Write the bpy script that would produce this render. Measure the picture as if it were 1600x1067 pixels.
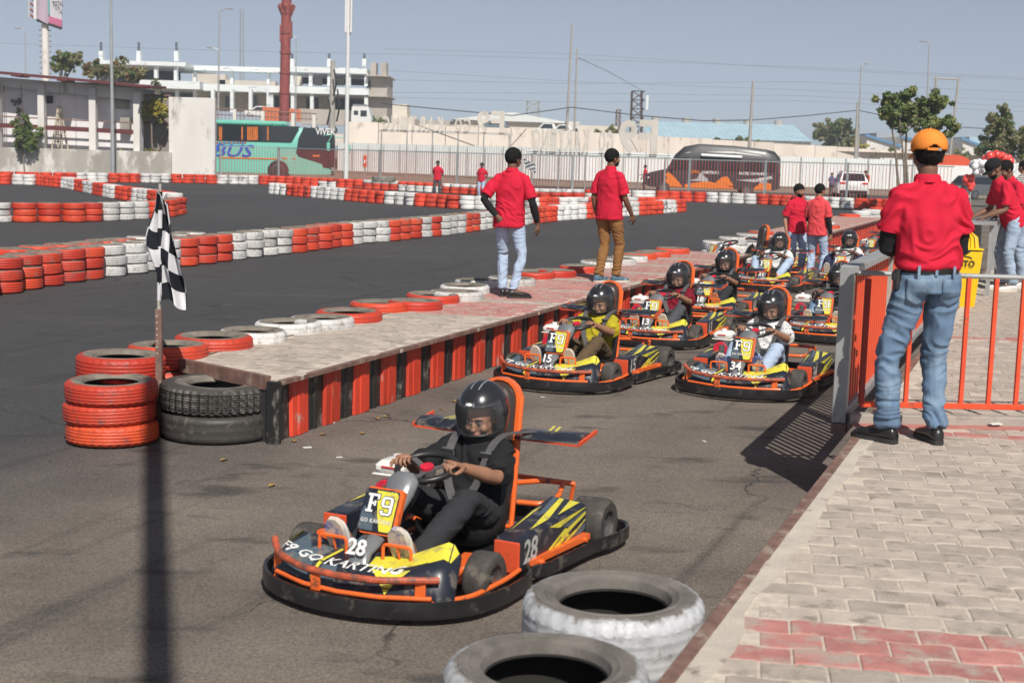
import bpy, bmesh, math, random
import numpy as np
from mathutils import Vector, Matrix, noise
random.seed(7); np.random.seed(7)
S=bpy.context.scene
for o in list(bpy.data.objects): bpy.data.objects.remove(o)
COL=S.collection
R=math.radians; pi=math.pi
# ------------------------------------------------------------------ camera
F_=2222.; TH=R(7.49); RO=R(1.6); HC=2.1
cd=bpy.data.cameras.new('camera'); cam=bpy.data.objects.new('camera',cd); COL.objects.link(cam)
cd.sensor_width=36; cd.lens=36*F_/1600; cd.clip_start=.1; cd.clip_end=6000
cam.matrix_world=Matrix.Translation((0,0,HC))@(Matrix.Rotation(pi/2-TH,4,'X')@Matrix.Rotation(RO,4,'Z'))
cd.dof.use_dof=True; cd.dof.focus_distance=13.; cd.dof.aperture_fstop=4.5
S.camera=cam
# ------------------------------------------------------------------ sky, sun, exposure
SUN_EL=46.3; SUN_AZ=14.0        # shadows fall 14 deg left of straight ahead
W=bpy.data.worlds.new('World'); S.world=W; W.use_nodes=True
nt=W.node_tree; bg=nt.nodes['Background']
sky=nt.nodes.new('ShaderNodeTexSky'); sky.sky_type='NISHITA'; sky.sun_disc=False
sky.sun_elevation=R(SUN_EL); sky.sun_rotation=R(180-SUN_AZ)
sky.air_density=.5; sky.dust_density=.5; sky.ozone_density=4.4; sky.altitude=200
hs=nt.nodes.new('ShaderNodeHueSaturation'); hs.inputs['Saturation'].default_value=.53; hs.inputs['Value'].default_value=1.0
nt.links.new(sky.outputs[0],hs.inputs['Color']); nt.links.new(hs.outputs[0],bg.inputs[0])
bg.inputs[1].default_value=.087
sl=bpy.data.lights.new('sun','SUN'); sl.energy=4.9; sl.angle=R(.5); sl.color=(1,.95,.87)
so=bpy.data.objects.new('sun',sl); COL.objects.link(so)
sd=Vector((-math.sin(R(SUN_AZ))*math.cos(R(SUN_EL)),math.cos(R(SUN_AZ))*math.cos(R(SUN_EL)),-math.sin(R(SUN_EL))))
so.rotation_euler=sd.to_track_quat('-Z','Y').to_euler(); so.location=(5,-10,20)
S.view_settings.view_transform='Standard'; S.view_settings.look='None'
S.view_settings.exposure=0.0; S.view_settings.gamma=1; S.view_settings.use_curve_mapping=False
S.render.engine='CYCLES'
# ------------------------------------------------------------------ picture point -> place on the ground
MW=cam.matrix_world.to_3x3()
def ray(x,y): return MW@Vector(((x-800)/F_,-(y-533.5)/F_,-1))
def G(x,y,z=0.):
    r=ray(x,y); t=(z-HC)/r.z; return Vector((r.x*t,r.y*t,z))
def D(x,y,Y):
    r=ray(x,y); t=Y/r.y; return Vector((r.x*t,Y,HC+r.z*t))
MWi=MW.inverted()
def PX(p):
    v=MWi@(Vector(p)-Vector((0,0,HC))); return 800+F_*v.x/-v.z
# ------------------------------------------------------------------ mesh builder
class MB:
    def __init__(s): s.v=[];s.f=[];s.m=[]
    def add(s,vs,fs,m=0,M=None):
        b=len(s.v)
        if M is not None: vs=[M@Vector(v) for v in vs]
        s.v.extend([tuple(v) for v in vs]); s.f.extend([tuple(b+i for i in f) for f in fs])
        s.m.extend([m]*len(fs) if isinstance(m,int) else m); return s
    def box(s,c,d,m=0,rz=0,rx=0,ry=0,M=None,bev=0):
        x,y,z=[q/2 for q in d]
        T=Matrix.Translation(c)@Matrix.Rotation(rz,4,'Z')@Matrix.Rotation(ry,4,'Y')@Matrix.Rotation(rx,4,'X')
        if M is not None: T=M@T
        if bev:
            b=min(bev,x*.9,y*.9,z*.9)
            P=[]
            for zz,i in((-z,1),(-z+b,0),(z-b,0),(z,1)):
                xx,yy=(x-b,y-b) if i else (x,y)
                k=b*.6
                P+=[(-xx+k,-yy,zz),(xx-k,-yy,zz),(xx,-yy+k,zz),(xx,yy-k,zz),(xx-k,yy,zz),(-xx+k,yy,zz),(-xx,yy-k,zz),(-xx,-yy+k,zz)]
            Fs=[tuple(range(7,-1,-1)),tuple(range(24,32))]
            for l in range(3):
                for i in range(8): j=(i+1)%8; Fs.append((l*8+i,l*8+j,l*8+8+j,l*8+8+i))
            return s.add(P,Fs,m,T)
        P=[(-x,-y,-z),(x,-y,-z),(x,y,-z),(-x,y,-z),(-x,-y,z),(x,-y,z),(x,y,z),(-x,y,z)]
        return s.add(P,[(3,2,1,0),(4,5,6,7),(0,1,5,4),(1,2,6,5),(2,3,7,6),(3,0,4,7)],m,T)
    def prism(s,poly,z0,z1,m=0,M=None):
        n=len(poly); P=[(x,y,z0) for x,y in poly]+[(x,y,z1) for x,y in poly]
        Fs=[tuple(range(n-1,-1,-1)),tuple(range(n,2*n))]+[(i,(i+1)%n,n+(i+1)%n,n+i) for i in range(n)]
        return s.add(P,Fs,m,M)
    def rings(s,rs,m=0,cap=True,closed=False,M=None,loop=True):
        n=len(rs[0]); P=[p for r in rs for p in r]; Fs=[]
        L=len(rs)
        for k in range(L if closed else L-1):
            a=k*n; b=((k+1)%L)*n
            for i in range(n if loop else n-1): j=(i+1)%n; Fs.append((a+i,a+j,b+j,b+i))
        if cap and not closed:
            Fs.append(tuple(range(n-1,-1,-1))); Fs.append(tuple((L-1)*n+i for i in range(n)))
        return s.add(P,Fs,m,M)
    def tube(s,pts,r,n=8,m=0,closed=False,M=None,cap=True,sq=None):
        pts=[Vector(p) for p in pts]; L=len(pts); rr=r if isinstance(r,(list,tuple)) else [r]*L
        rs=[]; up=None
        for i,p in enumerate(pts):
            a=pts[i-1] if (i>0 or closed) else p; b=pts[(i+1)%L] if (i<L-1 or closed) else p
            t=(b-a).normalized()
            if up is None:
                up=Vector((0,0,1)) if abs(t.z)<.9 else Vector((0,1,0))
            x=t.cross(up).normalized(); y=x.cross(t).normalized(); up=y
            if sq: rs.append([p+x*sq[0]*cx*.5+y*sq[1]*cy*.5 for cx,cy in((-1,-1),(1,-1),(1,1),(-1,1))])
            else: rs.append([p+(x*math.cos(2*pi*k/n)+y*math.sin(2*pi*k/n))*rr[i] for k in range(n)])
        return s.rings(rs,m,cap,closed,M)
    def cyl(s,p,r,h,n=16,m=0,r2=None,M=None):
        r2=r if r2 is None else r2
        rs=[[(p[0]+math.cos(2*pi*k/n)*q,p[1]+math.sin(2*pi*k/n)*q,z) for k in range(n)] for q,z in((r,p[2]),(r2,p[2]+h))]
        return s.rings(rs,m,True,False,M)
    def lathe(s,prof,n=24,m=0,closed=True,M=None):
        rs=[[(math.cos(2*pi*k/n)*r,math.sin(2*pi*k/n)*r,z) for r,z in prof] for k in range(n)]
        return s.rings(rs,m,False,True,M,loop=closed)
    def ell(s,c,r,n=16,k=10,m=0,M=None,rot=None):
        T=Matrix.Translation(c)
        if rot is not None: T=T@rot
        if M is not None: T=M@T
        rs=[]
        for i in range(k+1):
            a=-pi/2+pi*(.02+.96*i/k)
            rs.append([(math.cos(2*pi*j/n)*math.cos(a)*r[0],math.sin(2*pi*j/n)*math.cos(a)*r[1],math.sin(a)*r[2]) for j in range(n)])
        return s.rings(rs,m,True,False,T)
    def mesh(s,name,mats,smooth=None):
        me=bpy.data.meshes.new(name); me.from_pydata(s.v,[],s.f)
        for q in (mats if isinstance(mats,(list,tuple)) else [mats]): me.materials.append(q)
        if len(s.m)==len(me.polygons): me.polygons.foreach_set('material_index',s.m)
        me.update()
        if smooth is not None:
            me.shade_smooth(); me.set_sharp_from_angle(angle=R(smooth))
        return me
    def build(s,name,mats,parent=None,smooth=None,kind=None,label=None):
        return obj(name,s.mesh(name,mats,smooth),parent,kind,label)
def obj(name,me,parent=None,kind=None,label=None,loc=None):
    o=bpy.data.objects.new(name,me); COL.objects.link(o)
    if parent is not None: o.parent=parent
    if kind: o['kind']=kind
    if label: o['label']=label
    if loc is not None: o.location=loc
    return o
def thing(name,label,cat,loc=(0,0,0),rz=0,group=None,me=None):
    o=bpy.data.objects.new(name,me); COL.objects.link(o); o.location=loc; o.rotation_euler=(0,0,rz)
    o['label']=label; o['category']=cat
    if group: o['group']=group
    return o
def tag(o,label,cat,group=None):
    o['label']=label; o['category']=cat
    if group: o['group']=group
    return o
# ------------------------------------------------------------------ materials
def sock(n,v,s):
    if isinstance(v,(int,float)): n.default_value=v
def mat(name,col,rough=.6,metal=0,var=.12,scale=6,bump=0,bscale=60,dirt=None,damt=.5,dscale=5,stretch=(1,1,1),coat=0,alpha=None,rand=0,spec=.5):
    m=bpy.data.materials.new(name); m.use_nodes=True; t=m.node_tree; N=t.nodes; L=t.links; b=N['Principled BSDF']
    tc=N.new('ShaderNodeTexCoord'); mp=N.new('ShaderNodeMapping'); L.new(tc.outputs['Object'],mp.inputs[0]); mp.inputs['Scale'].default_value=stretch
    src=mp.outputs[0]
    if rand:
        oi=N.new('ShaderNodeObjectInfo'); ad=N.new('ShaderNodeVectorMath'); ad.operation='ADD'
        sc=N.new('ShaderNodeMath'); sc.operation='MULTIPLY'; sc.inputs[1].default_value=37.; L.new(oi.outputs['Random'],sc.inputs[0])
        L.new(src,ad.inputs[0]); L.new(sc.outputs[0],ad.inputs[1]); src=ad.outputs[0]
    nz=N.new('ShaderNodeTexNoise'); nz.inputs['Scale'].default_value=scale; nz.inputs['Detail'].default_value=5; L.new(src,nz.inputs['Vector'])
    rp=N.new('ShaderNodeMapRange'); rp.inputs[1].default_value=.3; rp.inputs[2].default_value=.7; L.new(nz.outputs[0],rp.inputs[0])
    mx=N.new('ShaderNodeMix'); mx.data_type='RGBA'; L.new(rp.outputs[0],mx.inputs[0])
    mx.inputs[6].default_value=[max(0,c*(1-var)) for c in col]+[1]; mx.inputs[7].default_value=[min(1,c*(1+var)) for c in col]+[1]
    out=mx.outputs[2]
    if rand:
        hv=N.new('ShaderNodeHueSaturation'); r2=N.new('ShaderNodeMapRange'); r2.inputs[3].default_value=1-rand; r2.inputs[4].default_value=1+rand*.6
        L.new(oi.outputs['Random'],r2.inputs[0]); L.new(r2.outputs[0],hv.inputs['Value']); L.new(out,hv.inputs['Color']); out=hv.outputs[0]
    if dirt:
        n2=N.new('ShaderNodeTexNoise'); n2.inputs['Scale'].default_value=dscale; n2.inputs['Detail'].default_value=8; n2.inputs['Roughness'].default_value=.65; L.new(src,n2.inputs['Vector'])
        r3=N.new('ShaderNodeMapRange'); r3.inputs[1].default_value=.72-damt*.4; r3.inputs[2].default_value=.78-damt*.3; L.new(n2.outputs[0],r3.inputs[0])
        m2=N.new('ShaderNodeMix'); m2.data_type='RGBA'; L.new(r3.outputs[0],m2.inputs[0]); L.new(out,m2.inputs[6]); m2.inputs[7].default_value=list(dirt)+[1]; out=m2.outputs[2]
    L.new(out,b.inputs['Base Color'])
    b.inputs['Metallic'].default_value=metal; b.inputs['Specular IOR Level'].default_value=spec
    rr=N.new('ShaderNodeMapRange'); rr.inputs[3].default_value=max(.03,rough-.08); rr.inputs[4].default_value=min(1,rough+.1); L.new(nz.outputs[0],rr.inputs[0]); L.new(rr.outputs[0],b.inputs['Roughness'])
    if coat: b.inputs['Coat Weight'].default_value=coat; b.inputs['Coat Roughness'].default_value=.15
    if bump:
        n3=N.new('ShaderNodeTexNoise'); n3.inputs['Scale'].default_value=bscale; n3.inputs['Detail'].default_value=4; L.new(src,n3.inputs['Vector'])
        bp=N.new('ShaderNodeBump'); bp.inputs['Strength'].default_value=bump; bp.inputs['Distance'].default_value=.01; L.new(n3.outputs[0],bp.inputs['Height']); L.new(bp.outputs[0],b.inputs['Normal'])
    if alpha is not None: b.inputs['Alpha'].default_value=alpha
    return m
def glass(name,col=(.05,.06,.07),rough=.05,trans=.0,alpha=1):
    m=mat(name,col,rough,var=.05,scale=1); m.node_tree.nodes['Principled BSDF'].inputs['Alpha'].default_value=alpha
    m.node_tree.nodes['Principled BSDF'].inputs['Specular IOR Level'].default_value=.8
    return m
def text_mb(txt,size,ext=.002,bold=0.,shear=0.,xs=1.,space=1.):
    cu=bpy.data.curves.new('lettering','FONT'); cu.body=txt; cu.size=size; cu.align_x='CENTER'; cu.align_y='CENTER'
    cu.extrude=ext/2; cu.offset=bold*size; cu.shear=shear; cu.space_character=space; cu.resolution_u=2
    o=bpy.data.objects.new('lettering',cu); TS.collection.objects.link(o)
    TS.view_layers[0].update(); me=bpy.data.meshes.new_from_object(o.evaluated_get(TS.view_layers[0].depsgraph))
    mb=MB(); mb.v=[(v.co.x*xs,v.co.y,v.co.z) for v in me.vertices]; mb.f=[tuple(p.vertices) for p in me.polygons]; mb.m=[0]*len(mb.f)
    bpy.data.objects.remove(o); bpy.data.curves.remove(cu); bpy.data.meshes.remove(me); return mb
TS=bpy.data.scenes.new('scratch')
def evaluated(me,mods):
    o=bpy.data.objects.new('scratch',me); TS.collection.objects.link(o)
    for typ,kw in mods:
        md=o.modifiers.new('m',typ)
        for k,v in kw.items(): setattr(md,k,v)
    vl=TS.view_layers[0]; vl.update(); r=bpy.data.meshes.new_from_object(o.evaluated_get(vl.depsgraph)); bpy.data.objects.remove(o); return r
def place_mb(mb,M):
    r=MB(); r.v=[tuple(M@Vector(v)) for v in mb.v]; r.f=list(mb.f); r.m=list(mb.m); return r
def xm(mb,fn):
    r=MB(); r.v=[tuple(fn(v)) for v in mb.v]; r.f=list(mb.f); r.m=list(mb.m); return r
def merge(a,b,m=None):
    k=len(a.v); a.v+=b.v; a.f+=[tuple(k+i for i in f) for f in b.f]; a.m+=(b.m if m is None else [m]*len(b.f)); return a
ORD=['first','second','third','fourth','fifth','sixth','seventh','eighth','ninth','tenth','eleventh','twelfth','thirteenth','fourteenth','fifteenth','sixteenth','seventeenth','eighteenth','nineteenth','twentieth']
TD=Vector((.356,.934,0)).normalized(); TN=Vector((TD.y,-TD.x,0))   # along the track; TN to the right of it
TA=math.atan2(TD.y,TD.x)
# ================================================================== materials
def asphalt_mat():
    m=bpy.data.materials.new('asphalt'); m.use_nodes=True; t=m.node_tree; N=t.nodes; L=t.links; b=N['Principled BSDF']
    tc=N.new('ShaderNodeTexCoord')
    def nz(sc,det=5,st=(1,1,1),rough=.5):
        mp=N.new('ShaderNodeMapping'); mp.inputs['Scale'].default_value=st; L.new(tc.outputs['Object'],mp.inputs[0])
        n=N.new('ShaderNodeTexNoise'); n.inputs['Scale'].default_value=sc; n.inputs['Detail'].default_value=det; n.inputs['Roughness'].default_value=rough; L.new(mp.outputs[0],n.inputs[0]); return n.outputs[0]
    def rng(s,a,c,lo=0,hi=1):
        r=N.new('ShaderNodeMapRange'); r.inputs[1].default_value=a; r.inputs[2].default_value=c; r.inputs[3].default_value=lo; r.inputs[4].default_value=hi; L.new(s,r.inputs[0]); return r.outputs[0]
    def mix(f,a,c,mode='MIX'):
        x=N.new('ShaderNodeMix'); x.data_type='RGBA'; x.blend_type=mode
        if isinstance(f,float): x.inputs[0].default_value=f
        else: L.new(f,x.inputs[0])
        for i,q in((6,a),(7,c)):
            if isinstance(q,tuple): x.inputs[i].default_value=q+(1,)
            else: L.new(q,x.inputs[i])
        return x.outputs[2]
    # newer, bluer surface on the far side of the walkway; worn brown dusty surface in the pit lane
    sp=N.new('ShaderNodeSeparateXYZ'); L.new(tc.outputs['Object'],sp.inputs[0])
    ln=N.new('ShaderNodeVectorMath'); ln.operation='DOT_PRODUCT'; L.new(tc.outputs['Object'],ln.inputs[0]); ln.inputs[1].default_value=(TN.x,TN.y,0)
    w=N.new('ShaderNodeMath'); w.operation='MULTIPLY_ADD'; L.new(nz(.35,4),w.inputs[0]); w.inputs[1].default_value=2.2; L.new(ln.outputs['Value'],w.inputs[2])
    side=rng(w.outputs[0],-5.6,-3.6)
    far=mix(rng(nz(.12,3),.35,.65),(.056,.056,.059),(.070,.069,.071))
    near=mix(rng(nz(.7,6,rough=.6),.3,.7),(.130,.109,.093),(.222,.187,.155))
    c=mix(side,far,near)
    c=mix(rng(nz(.5,4,(.5,2.2,1)),.56,.7,0,.34),c,(.10,.088,.076))            # dust streaks
    c=mix(rng(nz(2.2,7,rough=.7),.62,.72,0,.45),c,(.20,.175,.15))             # light scuffs
    c=mix(rng(nz(1.3,6,(1,2.2,1)),.58,.68,0,.7),c,(.045,.042,.040)); c=mix(rng(nz(9,8,rough=.75),.60,.70,0,.5),c,(.055,.05,.046)); c=mix(rng(nz(14,8,rough=.8),.66,.72,0,.55),c,(.27,.245,.21))            # oily stains
    s0=N.new('ShaderNodeMapping'); s0.inputs['Rotation'].default_value=(0,0,-TA); L.new(tc.outputs['Object'],s0.inputs[0]); sx=N.new('ShaderNodeMapping'); sx.inputs['Scale'].default_value=(.14,3.4,1); L.new(s0.outputs[0],sx.inputs[0])
    tn=N.new('ShaderNodeTexNoise'); tn.inputs['Scale'].default_value=1.; tn.inputs['Detail'].default_value=5; L.new(sx.outputs[0],tn.inputs[0])
    c=mix(rng(tn.outputs[0],.57,.68,0,.5),c,(.040,.039,.040))                 # tyre marks along the track
    ve=N.new('ShaderNodeTexVoronoi'); ve.feature='DISTANCE_TO_EDGE'; ve.inputs['Scale'].default_value=.42; wn=N.new('ShaderNodeTexNoise'); wn.inputs['Scale'].default_value=2.5; wn.inputs['Detail'].default_value=6; L.new(tc.outputs['Object'],wn.inputs[0]); wa=N.new('ShaderNodeVectorMath'); wa.operation='MULTIPLY_ADD'; L.new(wn.outputs['Color'],wa.inputs[0]); wa.inputs[1].default_value=(.7,.7,0); L.new(tc.outputs['Object'],wa.inputs[2]); L.new(wa.outputs[0],ve.inputs[0])
    cm=N.new('ShaderNodeMath'); cm.operation='MULTIPLY'; L.new(rng(ve.outputs['Distance'],.003,.008,.75,0),cm.inputs[0]); L.new(rng(nz(.6,3),.50,.60),cm.inputs[1]); c=mix(cm.outputs[0],c,(.03,.028,.026))
    # aggregate speckle
    vo=N.new('ShaderNodeTexVoronoi'); vo.inputs['Scale'].default_value=130; L.new(tc.outputs['Object'],vo.inputs[0])
    vs=N.new('ShaderNodeSeparateColor'); L.new(vo.outputs['Color'],vs.inputs[0])
    k=rng(vs.outputs[0],0,1,.66,1.36); kc=N.new('ShaderNodeCombineColor'); [L.new(k,kc.inputs[i]) for i in range(3)]
    c=mix(1.0,c,kc.outputs[0],'MULTIPLY')
    L.new(c,b.inputs['Base Color']); L.new(rng(nz(3.,3),.3,.7,.78,.95),b.inputs['Roughness']); b.inputs['Specular IOR Level'].default_value=.35
    bp=N.new('ShaderNodeBump'); bp.inputs['Strength'].default_value=.5; bp.inputs['Distance'].default_value=.006; L.new(vo.outputs['Distance'],bp.inputs['Height']); L.new(bp.outputs[0],b.inputs['Normal'])
    return m
def tyre_mat(name,paint,dust=(.26,.225,.185),r0=.262,chip=(.08,.07,.065),wear=.35,rag=.015):
    m=bpy.data.materials.new(name); m.use_nodes=True; t=m.node_tree; N=t.nodes; L=t.links; b=N['Principled BSDF']
    tc=N.new('ShaderNodeTexCoord'); oi=N.new('ShaderNodeObjectInfo'); sp=N.new('ShaderNodeSeparateXYZ'); L.new(tc.outputs['Object'],sp.inputs[0])
    def ma(op,a,c=None):
        x=N.new('ShaderNodeMath'); x.operation=op
        for i,q in enumerate((a,c)):
            if q is None: continue
            if isinstance(q,(int,float)): x.inputs[i].default_value=q
            else: L.new(q,x.inputs[i])
        return x.outputs[0]
    r=ma('SQRT',ma('ADD',ma('MULTIPLY',sp.outputs[0],sp.outputs[0]),ma('MULTIPLY',sp.outputs[1],sp.outputs[1])))
    off=N.new('ShaderNodeVectorMath'); off.operation='ADD'; L.new(tc.outputs['Object'],off.inputs[0]); L.new(ma('MULTIPLY',oi.outputs['Random'],53.),off.inputs[1])
    def nz(sc,det=6,rough=.6):
        n=N.new('ShaderNodeTexNoise'); n.inputs['Scale'].default_value=sc; n.inputs['Detail'].default_value=det; n.inputs['Roughness'].default_value=rough; L.new(off.outputs[0],n.inputs[0]); return n.outputs[0]
    def rng(s,a,c,lo=0,hi=1):
        q=N.new('ShaderNodeMapRange'); q.inputs[1].default_value=a; q.inputs[2].default_value=c; q.inputs[3].default_value=lo; q.inputs[4].default_value=hi; L.new(s,q.inputs[0]); return q.outputs[0]
    def mix(f,a,c):
        x=N.new('ShaderNodeMix'); x.data_type='RGBA'; L.new(f,x.inputs[0])
        for i,q in((6,a),(7,c)):
            if isinstance(q,tuple): x.inputs[i].default_value=q+(1,)
            else: L.new(q,x.inputs[i])
        return x.outputs[2]
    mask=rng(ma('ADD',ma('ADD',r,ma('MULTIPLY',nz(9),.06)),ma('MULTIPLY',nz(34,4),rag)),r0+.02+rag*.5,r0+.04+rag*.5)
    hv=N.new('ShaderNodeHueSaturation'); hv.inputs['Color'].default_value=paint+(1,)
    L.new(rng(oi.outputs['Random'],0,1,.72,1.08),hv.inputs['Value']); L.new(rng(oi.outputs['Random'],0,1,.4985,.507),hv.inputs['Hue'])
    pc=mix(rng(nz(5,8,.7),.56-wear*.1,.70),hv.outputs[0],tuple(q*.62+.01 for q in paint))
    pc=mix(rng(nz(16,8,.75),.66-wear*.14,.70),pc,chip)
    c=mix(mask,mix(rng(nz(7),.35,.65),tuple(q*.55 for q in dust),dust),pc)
    L.new(c,b.inputs['Base Color']); L.new(rng(mask,0,1,.88,.52),b.inputs['Roughness'])
    bp=N.new('ShaderNodeBump'); bp.inputs['Strength'].default_value=.35; bp.inputs['Distance'].default_value=.006; L.new(nz(60,3),bp.inputs['Height']); L.new(bp.outputs[0],b.inputs['Normal'])
    return m
M_asph=asphalt_mat()
M_red=tyre_mat('red_tyre_paint',(.66,.052,.026),wear=.6); M_wht=tyre_mat('white_tyre_paint',(.70,.69,.67),wear=1.0,chip=(.20,.17,.14)); M_whth=tyre_mat('worn_white_tyre_paint',(.54,.55,.57),wear=.95,chip=(.22,.20,.18),rag=.055,r0=.300,dust=(.20,.18,.16)); M_redh=tyre_mat('worn_red_tyre_paint',(.64,.056,.026),r0=.275,wear=.8); M_blk=tyre_mat('black_rubber',(.065,.060,.054),dust=(.22,.195,.165),chip=(.17,.15,.125),wear=.9,r0=.30)
M_panel_r=mat('red_panel_paint',(.62,.055,.025),.45,var=.14,scale=4,dirt=(.45,.30,.25),damt=.30,dscale=9,rand=.15,stretch=(1,1,.5))
M_panel_k=mat('black_panel_paint',(.025,.024,.023),.42,var=.3,scale=4,dirt=(.20,.18,.16),damt=.36,dscale=7,rand=.3,stretch=(1,1,.5))
M_brown=mat('rusty_brown_steel',(.20,.115,.09),.6,var=.3,scale=12,dirt=(.32,.25,.2),damt=.45,dscale=9)
M_pav=mat('beige_paver',(.47,.405,.345),.85,var=.14,scale=11,bump=.5,bscale=90,dirt=(.28,.24,.20),damt=.42,dscale=7,rand=.16)
M_pink=mat('pink_paver',(.50,.215,.19),.85,var=.16,scale=11,bump=.5,bscale=90,dirt=(.43,.34,.29),damt=.60,dscale=7,rand=.18)
M_joint=mat('pale_joint_sand',(.57,.50,.42),.95,var=.2,scale=20)
M_conc=mat('concrete',(.36,.33,.29),.9,var=.15,scale=1.6,bump=.3,bscale=30,dirt=(.2,.18,.16),damt=.4,dscale=2.5)
M_grey=mat('grey_painted_steel',(.36,.37,.37),.45,var=.12,scale=5,dirt=(.22,.2,.18),damt=.35,dscale=8,metal=.2)
M_orail=mat('orange_red_railing_paint',(.74,.085,.03),.4,var=.1,scale=7,dirt=(.25,.10,.06),damt=.3,dscale=10)
M_kor=mat('orange_kart_paint',(.85,.15,.028),.32,var=.08,scale=8,dirt=(.20,.08,.05),damt=.34,dscale=14,coat=.3)
M_krd=mat('orange_red_kart_panel',(.72,.095,.035),.4,var=.08,scale=8,dirt=(.3,.09,.05),damt=.3,dscale=14)
M_kbk=mat('black_bumper_plastic',(.016,.016,.017),.33,var=.3,scale=9,dirt=(.09,.08,.07),damt=.42,dscale=12)
M_knv=mat('navy_livery',(.018,.022,.034),.36,var=.15,scale=9,coat=.2,dirt=(.14,.125,.11),damt=.46,dscale=11)
M_ksl=mat('slate_livery',(.085,.12,.15),.38,var=.1,scale=9,coat=.2,dirt=(.2,.19,.17),damt=.42,dscale=11)
M_kyl=mat('yellow_livery',(.76,.68,.06),.4,var=.07,scale=9,coat=.2,dirt=(.40,.34,.12),damt=.45,dscale=13)
M_kwh=mat('white_lettering',(.82,.82,.80),.4,var=.04)
M_rub=mat('kart_tyre_rubber',(.062,.056,.050),.78,var=.25,scale=20,dirt=(.14,.12,.10),damt=.4,dscale=10,bump=.2)
M_alu=mat('cast_rim_metal',(.30,.30,.30),.35,metal=.8,var=.15,scale=15)
M_steel=mat('bright_steel',(.5,.5,.5),.3,metal=.9,var=.1,scale=15)
M_vinyl=mat('dark_brown_vinyl',(.045,.034,.030),.36,var=.15,scale=8,bump=.1,bscale=30)
M_blkpl=mat('black_plastic',(.02,.02,.021),.4,var=.2,scale=8)
M_belt=mat('grey_seat_belt_webbing',(.095,.092,.095),.7,var=.15,scale=30)
M_tank=mat('white_tank_plastic',(.80,.79,.75),.35,var=.05,scale=8)
M_engr=mat('red_engine_cover',(.62,.02,.05),.4,var=.15,scale=10)
M_silver=mat('silver_grey_cone',(.24,.25,.26),.28,metal=.3,var=.2,scale=7,coat=.3)
M_hel=mat('black_helmet_shell',(.022,.023,.026),.24,var=.12,scale=8,coat=.4)
M_visor=glass('clear_visor',(.30,.32,.34),.05,alpha=.10)
M_redt=mat('red_text_paint',(.65,.03,.03),.5)
M_skin=mat('brown_skin',(.33,.165,.10),.5,var=.1,scale=12,bump=.05)
M_skin2=mat('dark_brown_skin',(.19,.092,.058),.48,var=.12,scale=12)
M_lip=mat('lips',(.22,.085,.065),.45); M_eyew=mat('eye_white',(.7,.68,.65),.3,var=.02); M_iris=mat('dark_iris',(.012,.008,.006),.2)
M_hair=mat('black_hair',(.010,.009,.009),.8,var=.4,scale=40,bump=.8,bscale=110,spec=.2)
def cloth(name,c,**k): 
    d=dict(rough=.88,var=.08,scale=7,bump=.25,bscale=160,spec=.25); d.update(k); r=d.pop('rough'); return mat(name,c,r,**d)
C_polo=cloth('red_polo_cotton',(.60,.015,.044)); C_polo2=cloth('faded_red_polo',(.70,.07,.08)); C_maroon=cloth('maroon_cotton',(.20,.008,.022)); C_blackt=cloth('black_cotton',(.016,.016,.018)); C_yellowt=cloth('mustard_yellow_cotton',(.46,.38,.02)); C_white=cloth('white_cotton',(.72,.72,.71))
C_print=mat('white_black_print_shirt',(.74,.73,.72),.85,var=.04,scale=7,dirt=(.05,.05,.06),damt=.42,dscale=42)
C_jean=mat('light_blue_denim',(.33,.42,.55),.85,var=.22,scale=5,bump=.3,bscale=200)
C_jean2=mat('blue_denim',(.115,.185,.285),.85,var=.5,scale=3.4,bump=.4,bscale=200,dirt=(.24,.33,.43),damt=.55,dscale=2.4)
C_jeanp=mat('pale_blue_denim',(.42,.52,.68),.85,var=.15,scale=5,bump=.3,bscale=200)
C_brown=cloth('tan_brown_chino',(.27,.135,.048)); C_olive=cloth('brown_trousers',(.11,.075,.042)); C_char=cloth('charcoal_trousers',(.032,.033,.037)); C_greyt=cloth('grey_trousers',(.075,.078,.088))
C_check=mat('grey_check_shirt',(.42,.41,.39),.85,var=.05)
def _check():
    t=C_check.node_tree; N=t.nodes; L=t.links; tc=N.new('ShaderNodeTexCoord'); sp=N.new('ShaderNodeSeparateXYZ'); L.new(tc.outputs['Object'],sp.inputs[0])
    fs=[]
    for i in(0,2):
        a=N.new('ShaderNodeMath'); a.operation='MULTIPLY'; a.inputs[1].default_value=26; L.new(sp.outputs[i],a.inputs[0])
        f=N.new('ShaderNodeMath'); f.operation='FRACT'; L.new(a.outputs[0],f.inputs[0]); g=N.new('ShaderNodeMath'); g.operation='LESS_THAN'; g.inputs[1].default_value=.32; L.new(f.outputs[0],g.inputs[0]); fs.append(g.outputs[0])
    mx=N.new('ShaderNodeMath'); mx.operation='MAXIMUM'; L.new(fs[0],mx.inputs[0]); L.new(fs[1],mx.inputs[1])
    m=N.new('ShaderNodeMix'); m.data_type='RGBA'; L.new(mx.outputs[0],m.inputs[0]); m.inputs[6].default_value=(.5,.48,.45,1); m.inputs[7].default_value=(.09,.07,.07,1); L.new(m.outputs[2],N['Principled BSDF'].inputs['Base Color'])
_check()
M_shoe=mat('black_leather',(.018,.017,.016),.3,var=.2,scale=10); M_sole=mat('dark_rubber_sole',(.03,.028,.026),.7); M_shoew=mat('white_sneaker',(.72,.72,.70),.6); M_shoeb=mat('blue_grey_sneaker',(.07,.16,.23),.6,dirt=(.6,.6,.58),damt=.5,dscale=14); M_solew=mat('pale_rubber_sole',(.62,.55,.46),.6,var=.1)
M_solebl=mat('blue_tread_sole',(.10,.14,.35),.6,dirt=(.65,.6,.5),damt=.6,dscale=16)
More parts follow.
